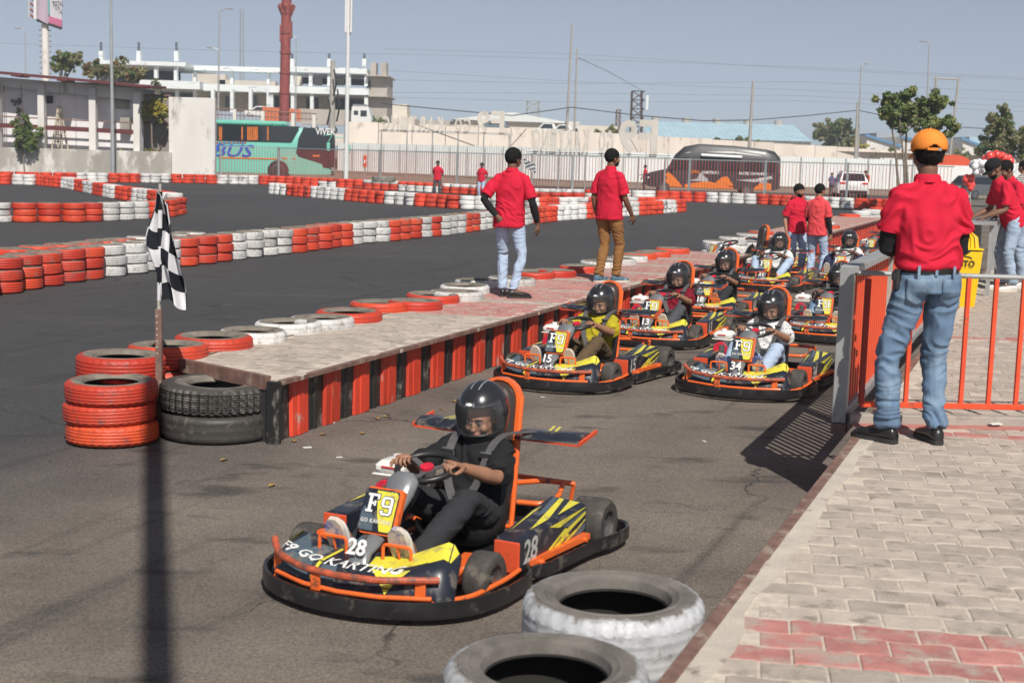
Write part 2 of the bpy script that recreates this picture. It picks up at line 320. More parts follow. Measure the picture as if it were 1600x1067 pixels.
M_cap=mat('orange_cap_cotton',(.82,.25,.03),.8,var=.06,scale=9,bump=.2,bscale=150); M_capk=cloth('black_cap_cotton',(.015,.015,.016))
M_leaf=[]
for i,c in enumerate(((.10,.15,.04),(.15,.20,.055),(.065,.10,.03),(.25,.26,.08))):
    m=mat('leaf_green_%s'%['mid','bright','deep','yellowish'][i],c,.5,var=.3,scale=3); m.node_tree.nodes['Principled BSDF'].inputs['Transmission Weight'].default_value=0; M_leaf.append(m)
M_leafy=mat('leaf_yellow',(.42,.34,.04),.55,var=.3,scale=3); M_leafd=mat('leaf_dusty',(.23,.22,.11),.7,var=.3,scale=3)
M_bark=mat('grey_bark',(.22,.18,.14),.9,var=.3,scale=9,bump=.5)
M_whwall=mat('white_plaster',(.72,.69,.65),.9,var=.06,scale=1.2,bump=.2,bscale=12,dirt=(.36,.33,.29),damt=.38,dscale=.9,stretch=(1,1,.35))
M_cream=mat('cream_render',(.68,.62,.53),.9,var=.08,scale=.5); M_bldw=mat('pale_bluewhite_paint',(.76,.80,.80),.85,var=.06,scale=.3,dirt=(.40,.45,.47),damt=.4,dscale=.5,stretch=(1,1,3)); M_rawc=mat('raw_concrete',(.44,.40,.35),.95,var=.15,scale=.6)
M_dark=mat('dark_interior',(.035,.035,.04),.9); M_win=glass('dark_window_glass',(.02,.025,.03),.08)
M_retw=mat('beige_retaining_concrete',(.74,.66,.585),.92,var=.08,scale=.35,dirt=(.46,.40,.34),damt=.36,dscale=.8,stretch=(1,1,.4),rand=.06)
M_sheet=mat('white_corrugated_sheet',(.74,.77,.76),.5,var=.05,scale=.8); M_blueroof=mat('light_blue_roof_sheet',(.42,.60,.69),.6,var=.08,scale=.3); M_orhoard=mat('orange_site_hoarding',(.60,.16,.06),.6,var=.15,scale=.6)
M_teal=mat('teal_bus_paint',(.20,.58,.46),.3,var=.04,scale=1,coat=.4); M_wpaint=mat('white_vehicle_paint',(.75,.75,.73),.25,coat=.5,var=.03); M_vank=mat('charcoal_van_paint',(.035,.035,.04),.45,coat=.05,var=.08,scale=1); M_vanor=mat('orange_van_print',(.80,.20,.03),.4); M_vangr=mat('light_grey_van_print',(.45,.45,.45),.4)
M_redpole=mat('red_oxide_paint',(.27,.055,.045),.6,var=.2,scale=2); M_pole=mat('galvanised_pole',(.42,.43,.43),.45,metal=.3,var=.1,scale=2); M_polec=mat('concrete_pole',(.38,.36,.33),.9,var=.12,scale=2); M_wire=mat('black_cable',(.03,.03,.03),.7); M_wiref=mat('far_grey_cable',(.22,.23,.25),.8)
M_ylw=mat('yellow_bin_plastic',(.85,.55,.01),.35,var=.05,scale=5); M_kred=mat('bright_red_balloon',(.75,.07,.06),.25,coat=.3); M_kwb=mat('white_balloon',(.72,.74,.75),.2,coat=.3)
M_dirt=mat('dry_earth',(.26,.21,.155),.95,var=.2,scale=.3,bump=.3,bscale=3); M_litter=mat('white_litter',(.7,.7,.68),.7); M_dry=mat('dry_leaf',(.35,.22,.07),.8)
M_maroon=mat('maroon_roof_sheet',(.13,.03,.03),.7,var=.2,scale=1); M_curt=mat('orange_curtain',(.62,.17,.03),.8,var=.3,scale=4)
M_flagk=cloth('black_flag_cloth',(.014,.016,.022)); M_flagw=cloth('white_flag_cloth',(.68,.68,.70))
# ================================================================== ground
def sheet(name,poly,z,m,kind='structure'):
    mb=MB(); mb.add([(x,y,z) for x,y in poly],[tuple(range(len(poly)))]); return mb.build(name,m,kind=kind)
sheet('ground',[(-3000,-400),(3000,-400),(3000,4000),(-3000,4000)],-.008,M_dirt)
sheet('race_track',[(-70,-25),(60,-25),(60,98),(-70,98)],0,M_asph)
O1=Vector((-1.65,10.0,0)); E1=Vector((.525,4.27,0))     # near corner of the walkway front, a point on the paving edge
def along(o,u,v,z=0.): return Vector((o.x+TD.x*u+TN.x*v,o.y+TD.y*u+TN.y*v,z))
def in_view(p,m=0.06):
    r=MWi@(Vector(p)-Vector((0,0,HC)))
    if r.z>-.5: return False
    x,y=F_*r.x/-r.z,F_*r.y/-r.z
    return abs(x)<800*(1+m) and abs(y)<533*(1+m)
# ------------------------------------------------------------------ pavers
PL,PP,PA=.216,.150,.012
def wave(x):
    f=(x/PL*2)%1.0*1.0
    f=(x/PL)%1.0
    return PA*(1 if .12<f<.42 else (f/.12 if f<=.12 else (1-(f-.42)/.12 if f<.54 else 0)))
def paver_mb(x0):
    ks=[0,.12,.42,.54,1.0]; xs=sorted(set([x0,x0+PL]+[PL*(n+k) for n in(0,1,2) for k in ks if x0<PL*(n+k)<x0+PL]))
    g=.0035
    bot=[(min(max(x,x0+g),x0+PL-g),wave(x)+g) for x in xs]; top=[(min(max(x,x0+g),x0+PL-g),PP+wave(x)-g) for x in xs]
    out=bot+top[::-1]; n=len(out); cx=x0+PL/2; cy=PP/2
    inn=[(x+(cx-x)*.045,y+(cy-y)*.055) for x,y in out]
    mb=MB(); P=[(x-cx,y-cy,-.03) for x,y in out]+[(x-cx,y-cy,-.003) for x,y in out]+[(x-cx,y-cy,0) for x,y in inn]
    Fs=[tuple(2*n+i for i in range(n))]
    for l in(0,1):
        for i in range(n): j=(i+1)%n; Fs.append((l*n+i,l*n+j,l*n+n+j,l*n+n+i))
    mb.add(P,Fs); return mb
PV=[paver_mb(0),paver_mb(PL*.5)]
PME={}
def pavers(parent,U,V,org,z,rng_i,rng_j,test,pink,limit=300):
    U=Vector(U).normalized();V=Vector(V).normalized(); ang=math.atan2(U.y,U.x)
    L=[]
    for j in range(*rng_j):
        for i in range(*rng_i):
            x=(i+.5*(j%2)+.5)*PL; y=j*PP+PP/2
            p=Vector((org[0]+U.x*x+V.x*y,org[1]+U.y*x+V.y*y,z))
            if test(p): L.append((p,j,pink(p,j)))
    vis=[q for q in L if in_view(q[0])]; vis.sort(key=lambda q:q[0].length); ind=set(id(q) for q in vis[:limit])
    rest=MB()
    for q in L:
        p,j,pk=q; k=(j%2,pk)
        tilt=random.uniform(-.006,.006); dz=random.uniform(-.002,.002); dr=random.uniform(-.008,.008)
        if id(q) in ind:
            if k not in PME: PME[k]=PV[k[0]].mesh('paver',M_pink if pk else M_pav)
            o=obj('paver',PME[k],parent); o.location=(p.x,p.y,z+dz); o.rotation_euler=(tilt,-tilt,ang+dr)
        else:
            M=Matrix.Translation((p.x,p.y,z+dz))@Matrix.Rotation(ang,4,'Z')
            rest.add(PV[k[0]].v,PV[k[0]].f,1 if pk else 0,M)
    if rest.f: rest.build('paver_field',[M_pav,M_pink],parent,kind='stuff')
# paving on the right
pav=MB(); c=[along(E1,-9,.0),along(E1,-9,9.0),along(E1,46,9.0),along(E1,46,.0)]
pav.prism([(p.x,p.y) for p in c],0.0,.4965,0)
paving=pav.build('paving',[M_joint],kind='structure')
mb=MB(); T=Matrix.Translation((E1.x,E1.y,0))@Matrix.Rotation(math.atan2(TD.y,TD.x),4,'Z')
for i in range(11): mb.box((-9+5*i+2.5,-.0,.41),(4.985,.05,.19),0,M=T,bev=.004)
mb.build('edge_trim',[M_brown],paving)
mb=MB(); rr=random.Random(3); top=[];n=260
for i in range(n+1):
    x=-9+55*i/n; top.append((x,-.105-.05*noise.noise((x*1.7,0,0))-.05*noise.noise((x*7,3,0))))
vs=[(x,-.03,.502) for x,_ in top]+[(x,y,.5025) for x,y in top]+[(x,y,.49) for x,y in top]
fs=[(n+1+i,n+2+i,i+1,i) for i in range(n)]+[(2*n+2+i,2*n+3+i,n+2+i,n+1+i) for i in range(n)]
mb.add(vs,fs,0,T); mb.build('cement_border',[mat('grey_cement',(.54,.48,.41),.95,var=.12,scale=6,bump=.5,bscale=60,dirt=(.26,.22,.18),damt=.35,dscale=8)],paving)
def ptest(p):
    r=Vector((p.x-E1.x,p.y-E1.y,0)); v=r.dot(TN); u=r.dot(TD)
    return v>.10 and v<7.0 and -4<u<33
def ppink(p,j):
    y=p.y+.15*(p.x-1.0); return (4.42<y<4.86) or (13.75<y<14.0) or (8.66<y<8.8)
pavers(paving,(.987,-.16,0),(.16,.987,0),(0,0),.5,(-5,95),(5,245),ptest,ppink)
# raised walkways with red and black side panels
def panel_mesh(kind,h):
    mb=MB(); 
    if kind: pl=[(-.132,0),(-.118,-.026),(-.045,-.026),(-.035,-.034),(.035,-.034),(.045,-.026),(.118,-.026),(.132,0)]
    else: pl=[(-.115,.0),(-.115,-.012),(-.03,-.012),(-.02,-.024),(.02,-.024),(.03,-.012),(.115,-.012),(.115,0)]
    mb.prism(pl,0.004,h,0); return mb.mesh('side_panel',M_panel_r if kind else M_panel_k)
PR,PK=panel_mesh(1,.425),panel_mesh(0,.425)
def walkway(o,u0,u1,w0,w1,z,limit,pinkfn):
    mb=MB(); q=[along(o,u0,-.10),along(o,u1,-.10),along(o,u1,-w1),along(o,u0+.45,-w0)]
    mb.prism([(p.x,p.y) for p in q][::-1],0.0,z-.028,0)
    wk=mb.build('raised_walkway',[M_dark],kind='structure')
    # thin cement bed showing in the joints
    mb=MB(); q=[along(o,u0,.0),along(o,u1,.0),along(o,u1,-w1-.02),along(o,u0+.45,-w0-.02)]
    mb.prism([(p.x,p.y) for p in q][::-1],z-.026,z-.004,0); mb.build('paver_bed',[M_joint],wk)
    a=math.atan2(TD.y,TD.x); n=int((u1-u0)/.25)
    for i in range(n):
        u=u0+.125+.25*i; k=i%2
        p=along(o,u,-.058 if k else -.066,0); s=obj('side_panel',PR if k else PK,wk); s.location=p; s.rotation_euler=(random.uniform(-.02,.02),random.uniform(-.012,.012),a+random.uniform(-.02,.02))
    mb=MB(); 
    for s in range(int((u1-u0)/3)+1):
        a0=u0+3*s; a1=min(u1,a0+2.99)
        if a1-a0<.2: continue
        pa,pb=along(o,a0,.012,z-.016),along(o,a1,.012,z-.016)
        mb.tube([pa,pb],.01,sq=(.05,.03))
    mb.build('edge_trim',[M_brown],wk)
    mb=MB(); mb.tube([along(o,u0+.45,-w0-.02,z-.02),along(o,u1,-w1-.02,z-.02)],.01,sq=(.03,.05)); mb.tube([along(o,u0,0,z-.05),along(o,u0+.45,-w0,z-.05)],.01,sq=(.03,.06)); mb.build('back_edge_angle',[M_brown],wk)
    U=Vector((.985,-.17,0)); V=Vector((.17,.985,0))
    def tst(p):
        r=Vector((p.x-o.x,p.y-o.y,0)); v=-r.dot(TN); u=r.dot(TD); f=(u-u0)/(u1-u0)
        return v>.06 and v<w0+(w1-w0)*f-.03 and u>u0+.1+.40*v and u<u1-.05
    pavers(wk,U,V,(o.x-40*PL,o.y-20*PP),z,(-60,120),(0,int((u1-u0)/PP)+60),tst,pinkfn,limit)
    return wk
def wpink(p,j):
    y=p.y+.17*p.x
    return y>14.35 and not ((y-14.35)%1.62>1.36)
W1=walkway(O1,0,16.4,1.10,1.48,.46,300,wpink)
O2=Vector((6.35,30.9,0)); W2=walkway(O2,0,14.5,1.45,1.5,.46,20,lambda p,j:(p.y+.17*p.x)%1.62<1.36)
# black corner plate of the near walkway
mb=MB(); p=along(O1,-.02,-.03,0); mb.box((p.x,p.y,.225),(.05,.10,.45),0,rz=TA,bev=.006); mb.build('corner_plate',[M_panel_k],W1)
mb=MB(); a=along(O1,.02,-.1,.43); b=along(O1,.42,-1.1,.43); mb.tube([a,b],.02,sq=(.05,.1)); mb.build('end_beam',[M_brown],W1)
# ================================================================== tyres
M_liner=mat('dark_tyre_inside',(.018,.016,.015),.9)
def tyre_mesh(name,Rr,w,m,n=32,lug=0,k=1,groove=3,inner=.60,sag=0.,detail_rings=False):
    h=w/2; ri=Rr*inner
    prof=[(ri,h*.62),(ri*1.06,h*.86),(Rr*.70,h*.93),(Rr*.71,h*.965),(Rr*.735,h*.97),(Rr*.745,h*.945),(Rr*.82,h*.99),(Rr*.855,h*.985),(Rr*.86,h*.955),(Rr*.90,h*.95),(Rr-.016,h*.86)]
    if detail_rings is False: prof=[prof[0],prof[1],(Rr*.80,h*.99),(Rr*.90,h*.95),prof[-1]]
    g=[]
    zz=np.linspace(h*.66,-h*.66,groove*3+2) if groove else [h*.6,0,-h*.6]
    for i,z in enumerate(zz): g.append((Rr-(.0045 if groove and i%3==2 and 0<i<len(zz)-1 else 0)-.006*(abs(z)/h)**2,z))
    nt0=len(prof); prof+=g; nt1=len(prof)
    prof+=[(Rr-.016,-h*.86),(Rr*.90,-h*.95),(Rr*.80,-h*.99),(ri*1.06,-h*.86),(ri,-h*.62),(ri*.985,-h*.55),(Rr*.86,-h*.5),(Rr*.90,0),(Rr*.86,h*.5),(ri*.985,h*.55)]
    rs=[]
    for j in range(n):
        a=2*pi*j/n; r_=[]
        for i,(r,z) in enumerate(prof):
            if lug and nt0-1<=i<=nt1:
                s=(j+(i%2)*(lug>=2))%4
                if lug>=3 and s>=2: r-=.018
                if lug>=3 and (nt0<=i<nt1): z+=.006*math.sin(a*40)
            if lug==1 and i in(nt0-1,nt0,nt1-1,nt1) and j%3==0: r-=.010
            wob=1+sag*math.sin(a*2+1)
            r_.append((math.cos(a)*r*wob,math.sin(a)*r*wob,z))
        rs.append(r_)
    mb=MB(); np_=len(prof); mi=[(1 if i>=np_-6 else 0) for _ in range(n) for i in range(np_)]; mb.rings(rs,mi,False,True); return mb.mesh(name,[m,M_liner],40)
T_MESH={}
def tyre_of(c,Rr,w,detail=0):
    k=(c,round(Rr,3),round(w,3),detail)
    if k not in T_MESH:
        mm={'r':M_redh if detail==2 else M_red,'w':M_whth if (detail==2 and Rr>.33) else M_wht,'k':M_blk}[c]
        T_MESH[k]=tyre_mesh('tyre',Rr,w,mm,[20,40,96][detail],lug=[0,0,1][detail],groove=[2,3,4][detail],detail_rings=detail==2)
    return T_MESH[k]
CN={'r':'red','w':'white','k':'black'}
TY=[]   # every tyre wanted: (distance, mesh, loc, rot, label, group)
def tyre(x,y,z,c,Rr=.295,w=.18,detail=0,label='',group=''):
    j=.02 if detail<2 else .006
    if detail<2: Rr=Rr+random.choice([-.018,-.008,0,0,.01])
    TY.append((math.hypot(x,y),tyre_of(c,Rr,w,detail),(x+random.uniform(-j,j),y+random.uniform(-j,j),z),(random.uniform(-.022,.022),random.uniform(-.022,.022),random.uniform(0,6)),label,group))
def ON(i): return ORD[i] if i<20 else ('twenty-'+ORD[i-20] if i<29 else ('thirtieth' if i==29 else 'thirty-'+ORD[i-30]))
LV={1:['single'],2:['bottom','top'],3:['bottom','middle','top'],4:['bottom','second lowest','second highest','top']}
def row(name,pts,runs,n=3,Rr=.295,w=.17,gap=1.03,detail=0,off=0.):
    g=[G(*p) for p in pts]; P=[]
    acc=0.; step=2*Rr*gap
    for a,b in zip(g,g[1:]):
        d=(b-a).length
        while acc<d: P.append(a+(b-a)*(acc/d)); acc+=step
        acc-=d
    if off: 
        Q=[]
        for i,p in enumerate(P):
            t=(P[min(i+1,len(P)-1)]-P[max(i-1,0)]).normalized(); Q.append(p+Vector((-t.y,t.x,0))*off+t*Rr*.9)
        P=Q
    blk=0; idx=0; last=None
    for p in P:
        p=p+Vector((random.uniform(-.03,.03),random.uniform(-.04,.04),0)); x=PX(p); c=runs[-1][1]
        for xe,cc in runs:
            if x<=xe: c=cc; break
        if c!=last: blk+=1; idx=0; last=c
        else: idx+=1
        nn=n
        for l in range(nn):
            col=c[0] if (len(c)==1 or l<nn-1) else c[1]
            lab='%s %s tyre, %s stack of %s block from left, %s'%(LV[nn][l],CN[col],ORD[min(idx,19)],ORD[min(blk-1,19)],name)
            tyre(p.x,p.y,w/2+l*w*.985,col,Rr,w,detail if p.y<32 else 0,lab,'painted tyres stacked in the '+name)
def rl(s):
    out=[]
    for q in s.split(): a,b=q.split(':'); out.append((float(a),b))
    return out
runA='145:r 238:w 275:w 357:r 458:w 537:r 607:w 643:r 670:w 686:r 712:w 736:r 757:w 772:r 824:w 868:r 907:w 932:r 992:w 1026:r 1052:w 1200:r'
ptsA=[(-75,470),(12,455.5),(50,447.5),(92,441.5),(127,436.5),(158,432.5),(196,428),(222,423),(293,414.5),(344,407),(420,398),(470,392.5),(545,382),(600,376.7),(690,367),(762,357),(860,345.8),(925,341),(1016,335),(1062,331)]
row('long middle barrier',ptsA,rl(runA),3,detail=1)
row('back of long barrier',ptsA[:10],rl('190:r 238:w 300:w 360:r 420:w'),3,off=.62,detail=0)
row('hairpin back barrier',[(430,303.6),(500,310),(580,317),(650,322),(725,327),(830,330),(940,328),(1045,327)],rl('448:w 495:r 545:w 598:r 655:w 727:r 836:w 866:r 915:w 975:r 1000:w 1042:r 1100:r'),3)
row('left loop front barrier',[(-40,347.5),(0,347),(120,347),(187,344),(237,342),(262,338),(281,333)],rl('14:w 144:r 237:w 280:r 300:w'),3,Rr=.31)
row('left loop rear barrier',[(-30,287),(0,288),(65,290),(104,294),(140,301),(170,308),(200,313),(240,319),(275,326)],rl('18:r 65:w 104:r 123:w 137:r 153:w 169:r 190:w 214:r 237:w 262:r 300:w'),3,Rr=.30)
row('far boundary barrier',[(-30,283),(60,284.5),(100,285),(190,285.5),(270,286),(340,287.6),(420,288.5),(600,297),(740,304.5),(840,311.5),(960,313),(1080,315.5),(1200,320),(1320,326),(1400,328.5),(1470,331)],rl('90:r 125:r 176:w 219:r 271:w 343:r 402:w 419:r 493:r 530:wr 562:r 625:rw 690:wr 745:rw 772:r 833:w 905:rw 938:wr 975:r 1028:w 1104:r 1178:w 1262:r 1325:w 1480:r'),3,Rr=.31)
# low stacks along the back edge of the walkway
FR=[(188,544,'r',.315),(263,528.5,'r',.30),(333,515,'r',.31),(397,505.6,'w',.295),(448,492.6,'w',.30),(500,486,'w',.295),(546,479.6,'r',.305),(592,465,'r',.305),(650,463,'r',.29),(675,453,'r',.295),(711,449,'w',.295),(744,431,'w',.295),(800,428,'w',.30),(833,418,'r',.30),(866,415.5,'r',.30),(905,409,'r',.30),(939,402,'w',.30),(966,398,'w',.30),(1000,390,'r',.30),(1022,387,'r',.30),(1050,382,'r',.30)]
FP=[(G(x,y+(8 if y>480 else 5),.555),c,r_*1.04) for x,y,c,r_ in FR]; F2=[]
for a,b in zip(FP,FP[1:]):
    F2.append(a); d=(b[0]-a[0]).length; k=int(d/.62)
    for q in range(1,k): F2.append((a[0].lerp(b[0],q/k),a[1] if q<=k/2 else b[1],.30))
F2.append(FP[-1])
for i,(p,c,r_) in enumerate(F2):
    for l in range(3):
        tyre(p.x,p.y,.0925+l*.185,c,r_,.185,1 if i>2 else 2,'%s %s tyre of the %s low stack along the walkway, counted from the flag'%(LV[3][l],CN[c],ON(i)),'tyre stacks along the back of the raised walkway')
for i,(x,y,n,c) in enumerate([(1122,372,3,'w'),(1146,366,3,'w'),(1172,361,3,'w'),(1190,357,3,'r')]):
    p=G(x,y+3,.55)
    for l in range(n): tyre(p.x,p.y,.09+l*.18,c,.31,.18,0,'%s %s tyre in the %s stack behind the empty kart'%(LV[3][l],CN[c],ORD[i]),'tyre stacks at the gap between the walkways')
for i,(x,y,c) in enumerate([(1252,352,'w'),(1285,346,'w'),(1292,351,'r'),(1327,334,'r'),(1347,329,'w'),(1362,327,'w'),(1372,324,'r')]):
    p=G(x,y,.55)
    for l in range(3): tyre(p.x,p.y,.09+l*.18,c,.33,.18,0,'%s %s tyre, %s low stack along the far walkway'%(LV[3][l],CN[c],ORD[i]),'tyre stacks along the far walkway')
# hero red stack by the flag pole
rp=Vector((-2.83,9.93,0))
for l in range(3): tyre(rp.x+[.012,-.008,.0][l],rp.y,.077+l*.148,'r',.322,.15,2,'%s tyre of the big red stack left of the black truck tyres'%LV[3][l],'red tyre stack below the flag pole')
# two white tyre stacks in the near foreground
def stack2(c,n,nm,R0=.335,w=.262):
    for l in range(n): tyre(c.x,c.y,w*.52+l*w*1.0,'w',R0,w,2,'%s white tyre of the %s'%(LV[n][l],nm),'white painted tyres in the near foreground')
stack2(Vector((.395,5.02,0)),2,'foreground stack nearest the paving edge')
stack2(Vector((.145,4.42,0)),2,'foreground stack cut by the lower picture edge',.335,.238)
TY.sort(key=lambda q:q[0])
vis=[q for q in TY if in_view(q[2],.02 if q[0]>8 else .4)]; keep=set(id(q) for q in vis[:300])
rest={}
for q in TY:
    if id(q) in keep:
        o=bpy.data.objects.new('tyre',q[1]); COL.objects.link(o); o.location=q[2]; o.rotation_euler=q[3]; o['label']=q[4]; o['category']='tyre'; o['group']=q[5]
    else: rest.setdefault(q[1].name,[]).append(q)
V=[];Fc=[];MI=[];ms=[M_red,M_wht,M_blk,M_redh,M_whth]
for nm,L in rest.items():
    me=L[0][1]; nv=len(me.vertices); co=np.zeros(nv*3); me.vertices.foreach_get('co',co); co=co.reshape(-1,3)
    pf=[tuple(p.vertices) for p in me.polygons]; mi=ms.index(me.materials[0]); pm=np.zeros(len(me.polygons),dtype=np.int32); me.polygons.foreach_get('material_index',pm); pm=np.where(pm==1,5,mi).tolist()
    # far ones keep half the rings
    for q in L:
        a=q[3][2]; c_,s_=math.cos(a),math.sin(a); b=len(V)
        X=co[:,0]*c_-co[:,1]*s_+q[2][0]; Y=co[:,0]*s_+co[:,1]*c_+q[2][1]; Z=co[:,2]+q[2][2]
        V.extend(zip(X.tolist(),Y.tolist(),Z.tolist())); Fc.extend([tuple(b+i for i in f) for f in pf]); MI.extend(pm)
me=bpy.data.meshes.new('distant_tyre_barriers'); me.from_pydata(V,[],Fc)
def flat_paint(name,c): return mat(name,c,.6,var=.25,scale=1.7,dirt=tuple(q*.3+.02 for q in c),damt=.4,dscale=3)
for q in(flat_paint('far_red_tyre_paint',(.68,.062,.026)),flat_paint('far_white_tyre_paint',(.70,.69,.67)),M_blk,M_redh,M_whth,M_liner): me.materials.append(q)
me.polygons.foreach_set('material_index',MI); me.shade_smooth(); me.set_sharp_from_angle(angle=R(40))
o=obj('distant_tyre_barriers',me,kind='stuff')
o['label']='farther stacks of red and white painted tyres lining the bends of the track'
# two black truck tyres
tm=tyre_mesh('truck_tyre',.412,.20,M_blk,160,lug=3,groove=5,inner=.50,detail_rings=True); tm2=tyre_mesh('truck_tyre',.415,.20,M_blk,64,lug=0,groove=2,inner=.50)
cp=Vector((-2.14,10.25,0))
t=thing('tyre','smooth worn black truck tyre under the knobbly one at the walkway end','tyre',(cp.x,cp.y,.101),0,'black truck tyres',tm2)
t=thing('tyre','knobbly treaded black truck tyre on top of the pair at the walkway end','tyre',(cp.x-.01,cp.y+.01,.301),.4,'black truck tyres',tm); t.rotation_euler=(.01,.015,.4)
p=G(628,291); q=thing('tyre','muddy tractor tyre lying on the far barrier beside the standing marshal','tyre',(p.x,p.y-12,.62),0,None,tyre_mesh('tractor_tyre',.62,.30,mat('grey_mud_rubber',(.24,.22,.19),.9,var=.3),80,lug=3,groove=3,inner=.5))
# ================================================================== kart   (local axes: +y forward, +x the driver's right, z up)
def rpath(pts,r,n=5):
    out=[]
    L=len(pts)
    for i,p in enumerate(pts):
        if i in(0,L-1): out.append(Vector(p)); continue
        p=Vector(p); a=(Vector(pts[i-1])-p); b=(Vector(pts[i+1])-p); q=min(r,a.length*.48,b.length*.48)
        A=p+a.normalized()*q; B=p+b.normalized()*q
        for k in range(n+1):
            t=k/n; out.append(A*(1-t)**2+p*2*t*(1-t)+B*t*t)
    return out
def band(pts,z0,z1,th,r=.1,lip=.0):
    P=rpath([(x,y,0) for x,y in pts],r,6); mb=MB(); rs=[]
    for i,p in enumerate(P):
        a=P[max(i-1,0)]; b=P[min(i+1,len(P)-1)]; t=(b-a).normalized(); n=Vector((t.y,-t.x,0))
        h=z1-z0
        rs.append([p+Vector((0,0,z0)),p+n*th*.8+Vector((0,0,z0+h*.06)),p+n*th+Vector((0,0,z0+h*.25)),p+n*th*.96+Vector((0,0,z0+h*.5)),p+n*th+Vector((0,0,z0+h*.78)),p+n*th*.8+Vector((0,0,z1)),p+Vector((0,0,z1-.004)),p-n*.004+Vector((0,0,z0+h*.5))])
    mb.rings(rs); return mb
def kart_protos():
    K={}
    F=[(-.47,.27),(-.58,.28),(-.615,.40),(-.615,.66),(-.56,.87),(-.42,1.02),(-.20,1.115),(0,1.14),(.20,1.115),(.42,1.02),(.56,.87),(.615,.66),(.615,.40),(.58,.28),(.47,.27)]
    K['front_bumper']=(band(F[::-1],.032,.118,.020,.09).mesh('front_bumper',M_kbk,50),None)
    Sd=[(-.47,.21),(-.57,.22),(-.605,.15),(-.64,-.35),(-.69,-.52),(-.69,-.72),(-.62,-.82),(-.3,-.84),(.3,-.84),(.62,-.82),(.69,-.72),(.69,-.52),(.64,-.35),(.605,.15),(.57,.22),(.47,.21)]
    K['rear_bumper']=(band(Sd,.042,.115,.022,.07).mesh('rear_bumper',M_kbk,50),None)
    # chassis
    mb=MB()
    for s in(-1,1):
        mb.tube(rpath([(s*.20,.98,.070),(s*.30,.80,.070),(s*.34,.3,.075),(s*.30,-.5,.085),(s*.30,-.80,.10)],.1),.016,8)
        mb.tube([(s*.55,.24,.125),(s*.61,-.34,.135)],.01,sq=(.045,.03))
        mb.tube([(s*.34,.16,.10),(s*.60,.16,.115)],.014,8); mb.tube([(s*.32,-.26,.10),(s*.64,-.28,.13)],.014,8)
        mb.tube([(s*.30,.92,.09),(s*.42,.95,.10)],.012,8)
        mb.tube(rpath([(s*.34,.66,.10),(s*.40,.66,.17),(s*.44,.60,.20)],.03),.018,8)
        mb.box((s*.405,.60,.19),(.05,.05,.09),rz=.2)
        mb.tube(rpath([(s*.42,.97,.10),(s*.53,.80,.10),(s*.56,.50,.11),(s*.56,.36,.12)],.08),.013,8)
    mb.tube([(-.42,.97,.118),(-.2,1.065,.118),(0,1.09,.118),(.2,1.065,.118),(.42,.97,.118)],.012,8)
    mb.tube([(-.32,-.40,.10),(.32,-.40,.10)],.015,8); mb.tube([(-.34,.30,.08),(.34,.30,.08)],.015,8)
    K['chassis']=(mb.mesh('chassis',M_kor,50),None)
    mb=MB(); mb.prism([(-.31,-.30),(.31,-.30),(.33,.35),(.24,.92),(-.24,.92),(-.33,.35)],.05,.06); K['floor_tray']=(mb.mesh('floor_tray',M_kbk),None)
    # front hoop bar: battered tube with two upright brackets
    mb=MB(); P=[(-.45,.955,.205),(-.36,1.0,.203),(-.20,1.085,.20),(0,1.11,.20),(.20,1.085,.203),(.38,1.00,.21),(.455,.93,.235),(.48,.90,.255)]
    mb.tube(rpath(P,.05),.0165,9)
    K['front_bar']=(mb.mesh('front_bar',mat('scraped_orange_bar',(.50,.10,.045),.5,var=.3,scale=20,dirt=(.17,.08,.06),damt=.6,dscale=18)),None)
    for i_,(x,y) in enumerate(((-.37,.985),(.12,1.09),(.42,.955))):
        mb=MB(); mb.box((x,y,.155),(.05,.012,.10),rz=math.atan2(-x,2.2),bev=.003); K['bar_bracket#%d'%i_]=(mb.mesh('bar_bracket',M_kor),None)
    mb=MB(); 
    for x,y in((-.37,.985),(.12,1.09),(.42,.955)): mb.box((x,y,.155),(.05,.012,.10),rz=math.atan2(-x,2.2),bev=.003)
    # nose fairing surface: u across -1..1, v 0 (front lip, low) .. 1 (rear, high)
    def NS(u,v,d=0.):
        x=u*(.485-.04*v)+ (0 if abs(u)<.75 else .02*u*(1-v))
        yf=1.065-.13*abs(u)**2.2; yb=.80-.10*max(0,abs(u)-.45)
        y=yf+(yb-yf)*v
        wing=max(0,(abs(u)-.42))/.58
        z=.118+ .075*min(1,v/.30)**.8+ .045*v + wing*(.115 if u<0 else .05)*v**.8
        z-=.11*max(0,(abs(u)-.90)/.10)**1.3*(1-.2*v)
        if v<.06: z-=.02*(1-v/.06)
        z=max(z,.045)
        n=Vector((u*.25,.45,.9)).normalized()
        return (x+n.x*d,y+n.y*d,z+n.z*d)
    def patch(poly,d,sub=3):
        # fill polygon (u,v) by grid-clipping into small cells
        bm=bmesh.new(); vs=[bm.verts.new((u,v,0)) for u,v in poly]; bm.faces.new(vs)
        for ax,N in((0,16),(1,8)):
            for k in range(-N,N+1):
                co=[0,0,0]; co[ax]=k/N; no=[0,0,0]; no[ax]=1
                bmesh.ops.bisect_plane(bm,geom=bm.verts[:]+bm.edges[:]+bm.faces[:],plane_co=co,plane_no=no,dist=1e-5)
        mb=MB(); ix={v:i for i,v in enumerate(bm.verts)}
        mb.v=[NS(v.co.x,v.co.y,d) for v in bm.verts]; mb.f=[tuple(ix[v] for v in f.verts) for f in bm.faces]; mb.m=[0]*len(mb.f); bm.free(); return mb
    nf=MB(); nu,nv=28,12
    vs=[NS(-1+2*i/nu,j/nv) for j in range(nv+1) for i in range(nu+1)]; k=len(vs)
    vs+=[(x,y-.01,z-.012) for x,y,z in vs]
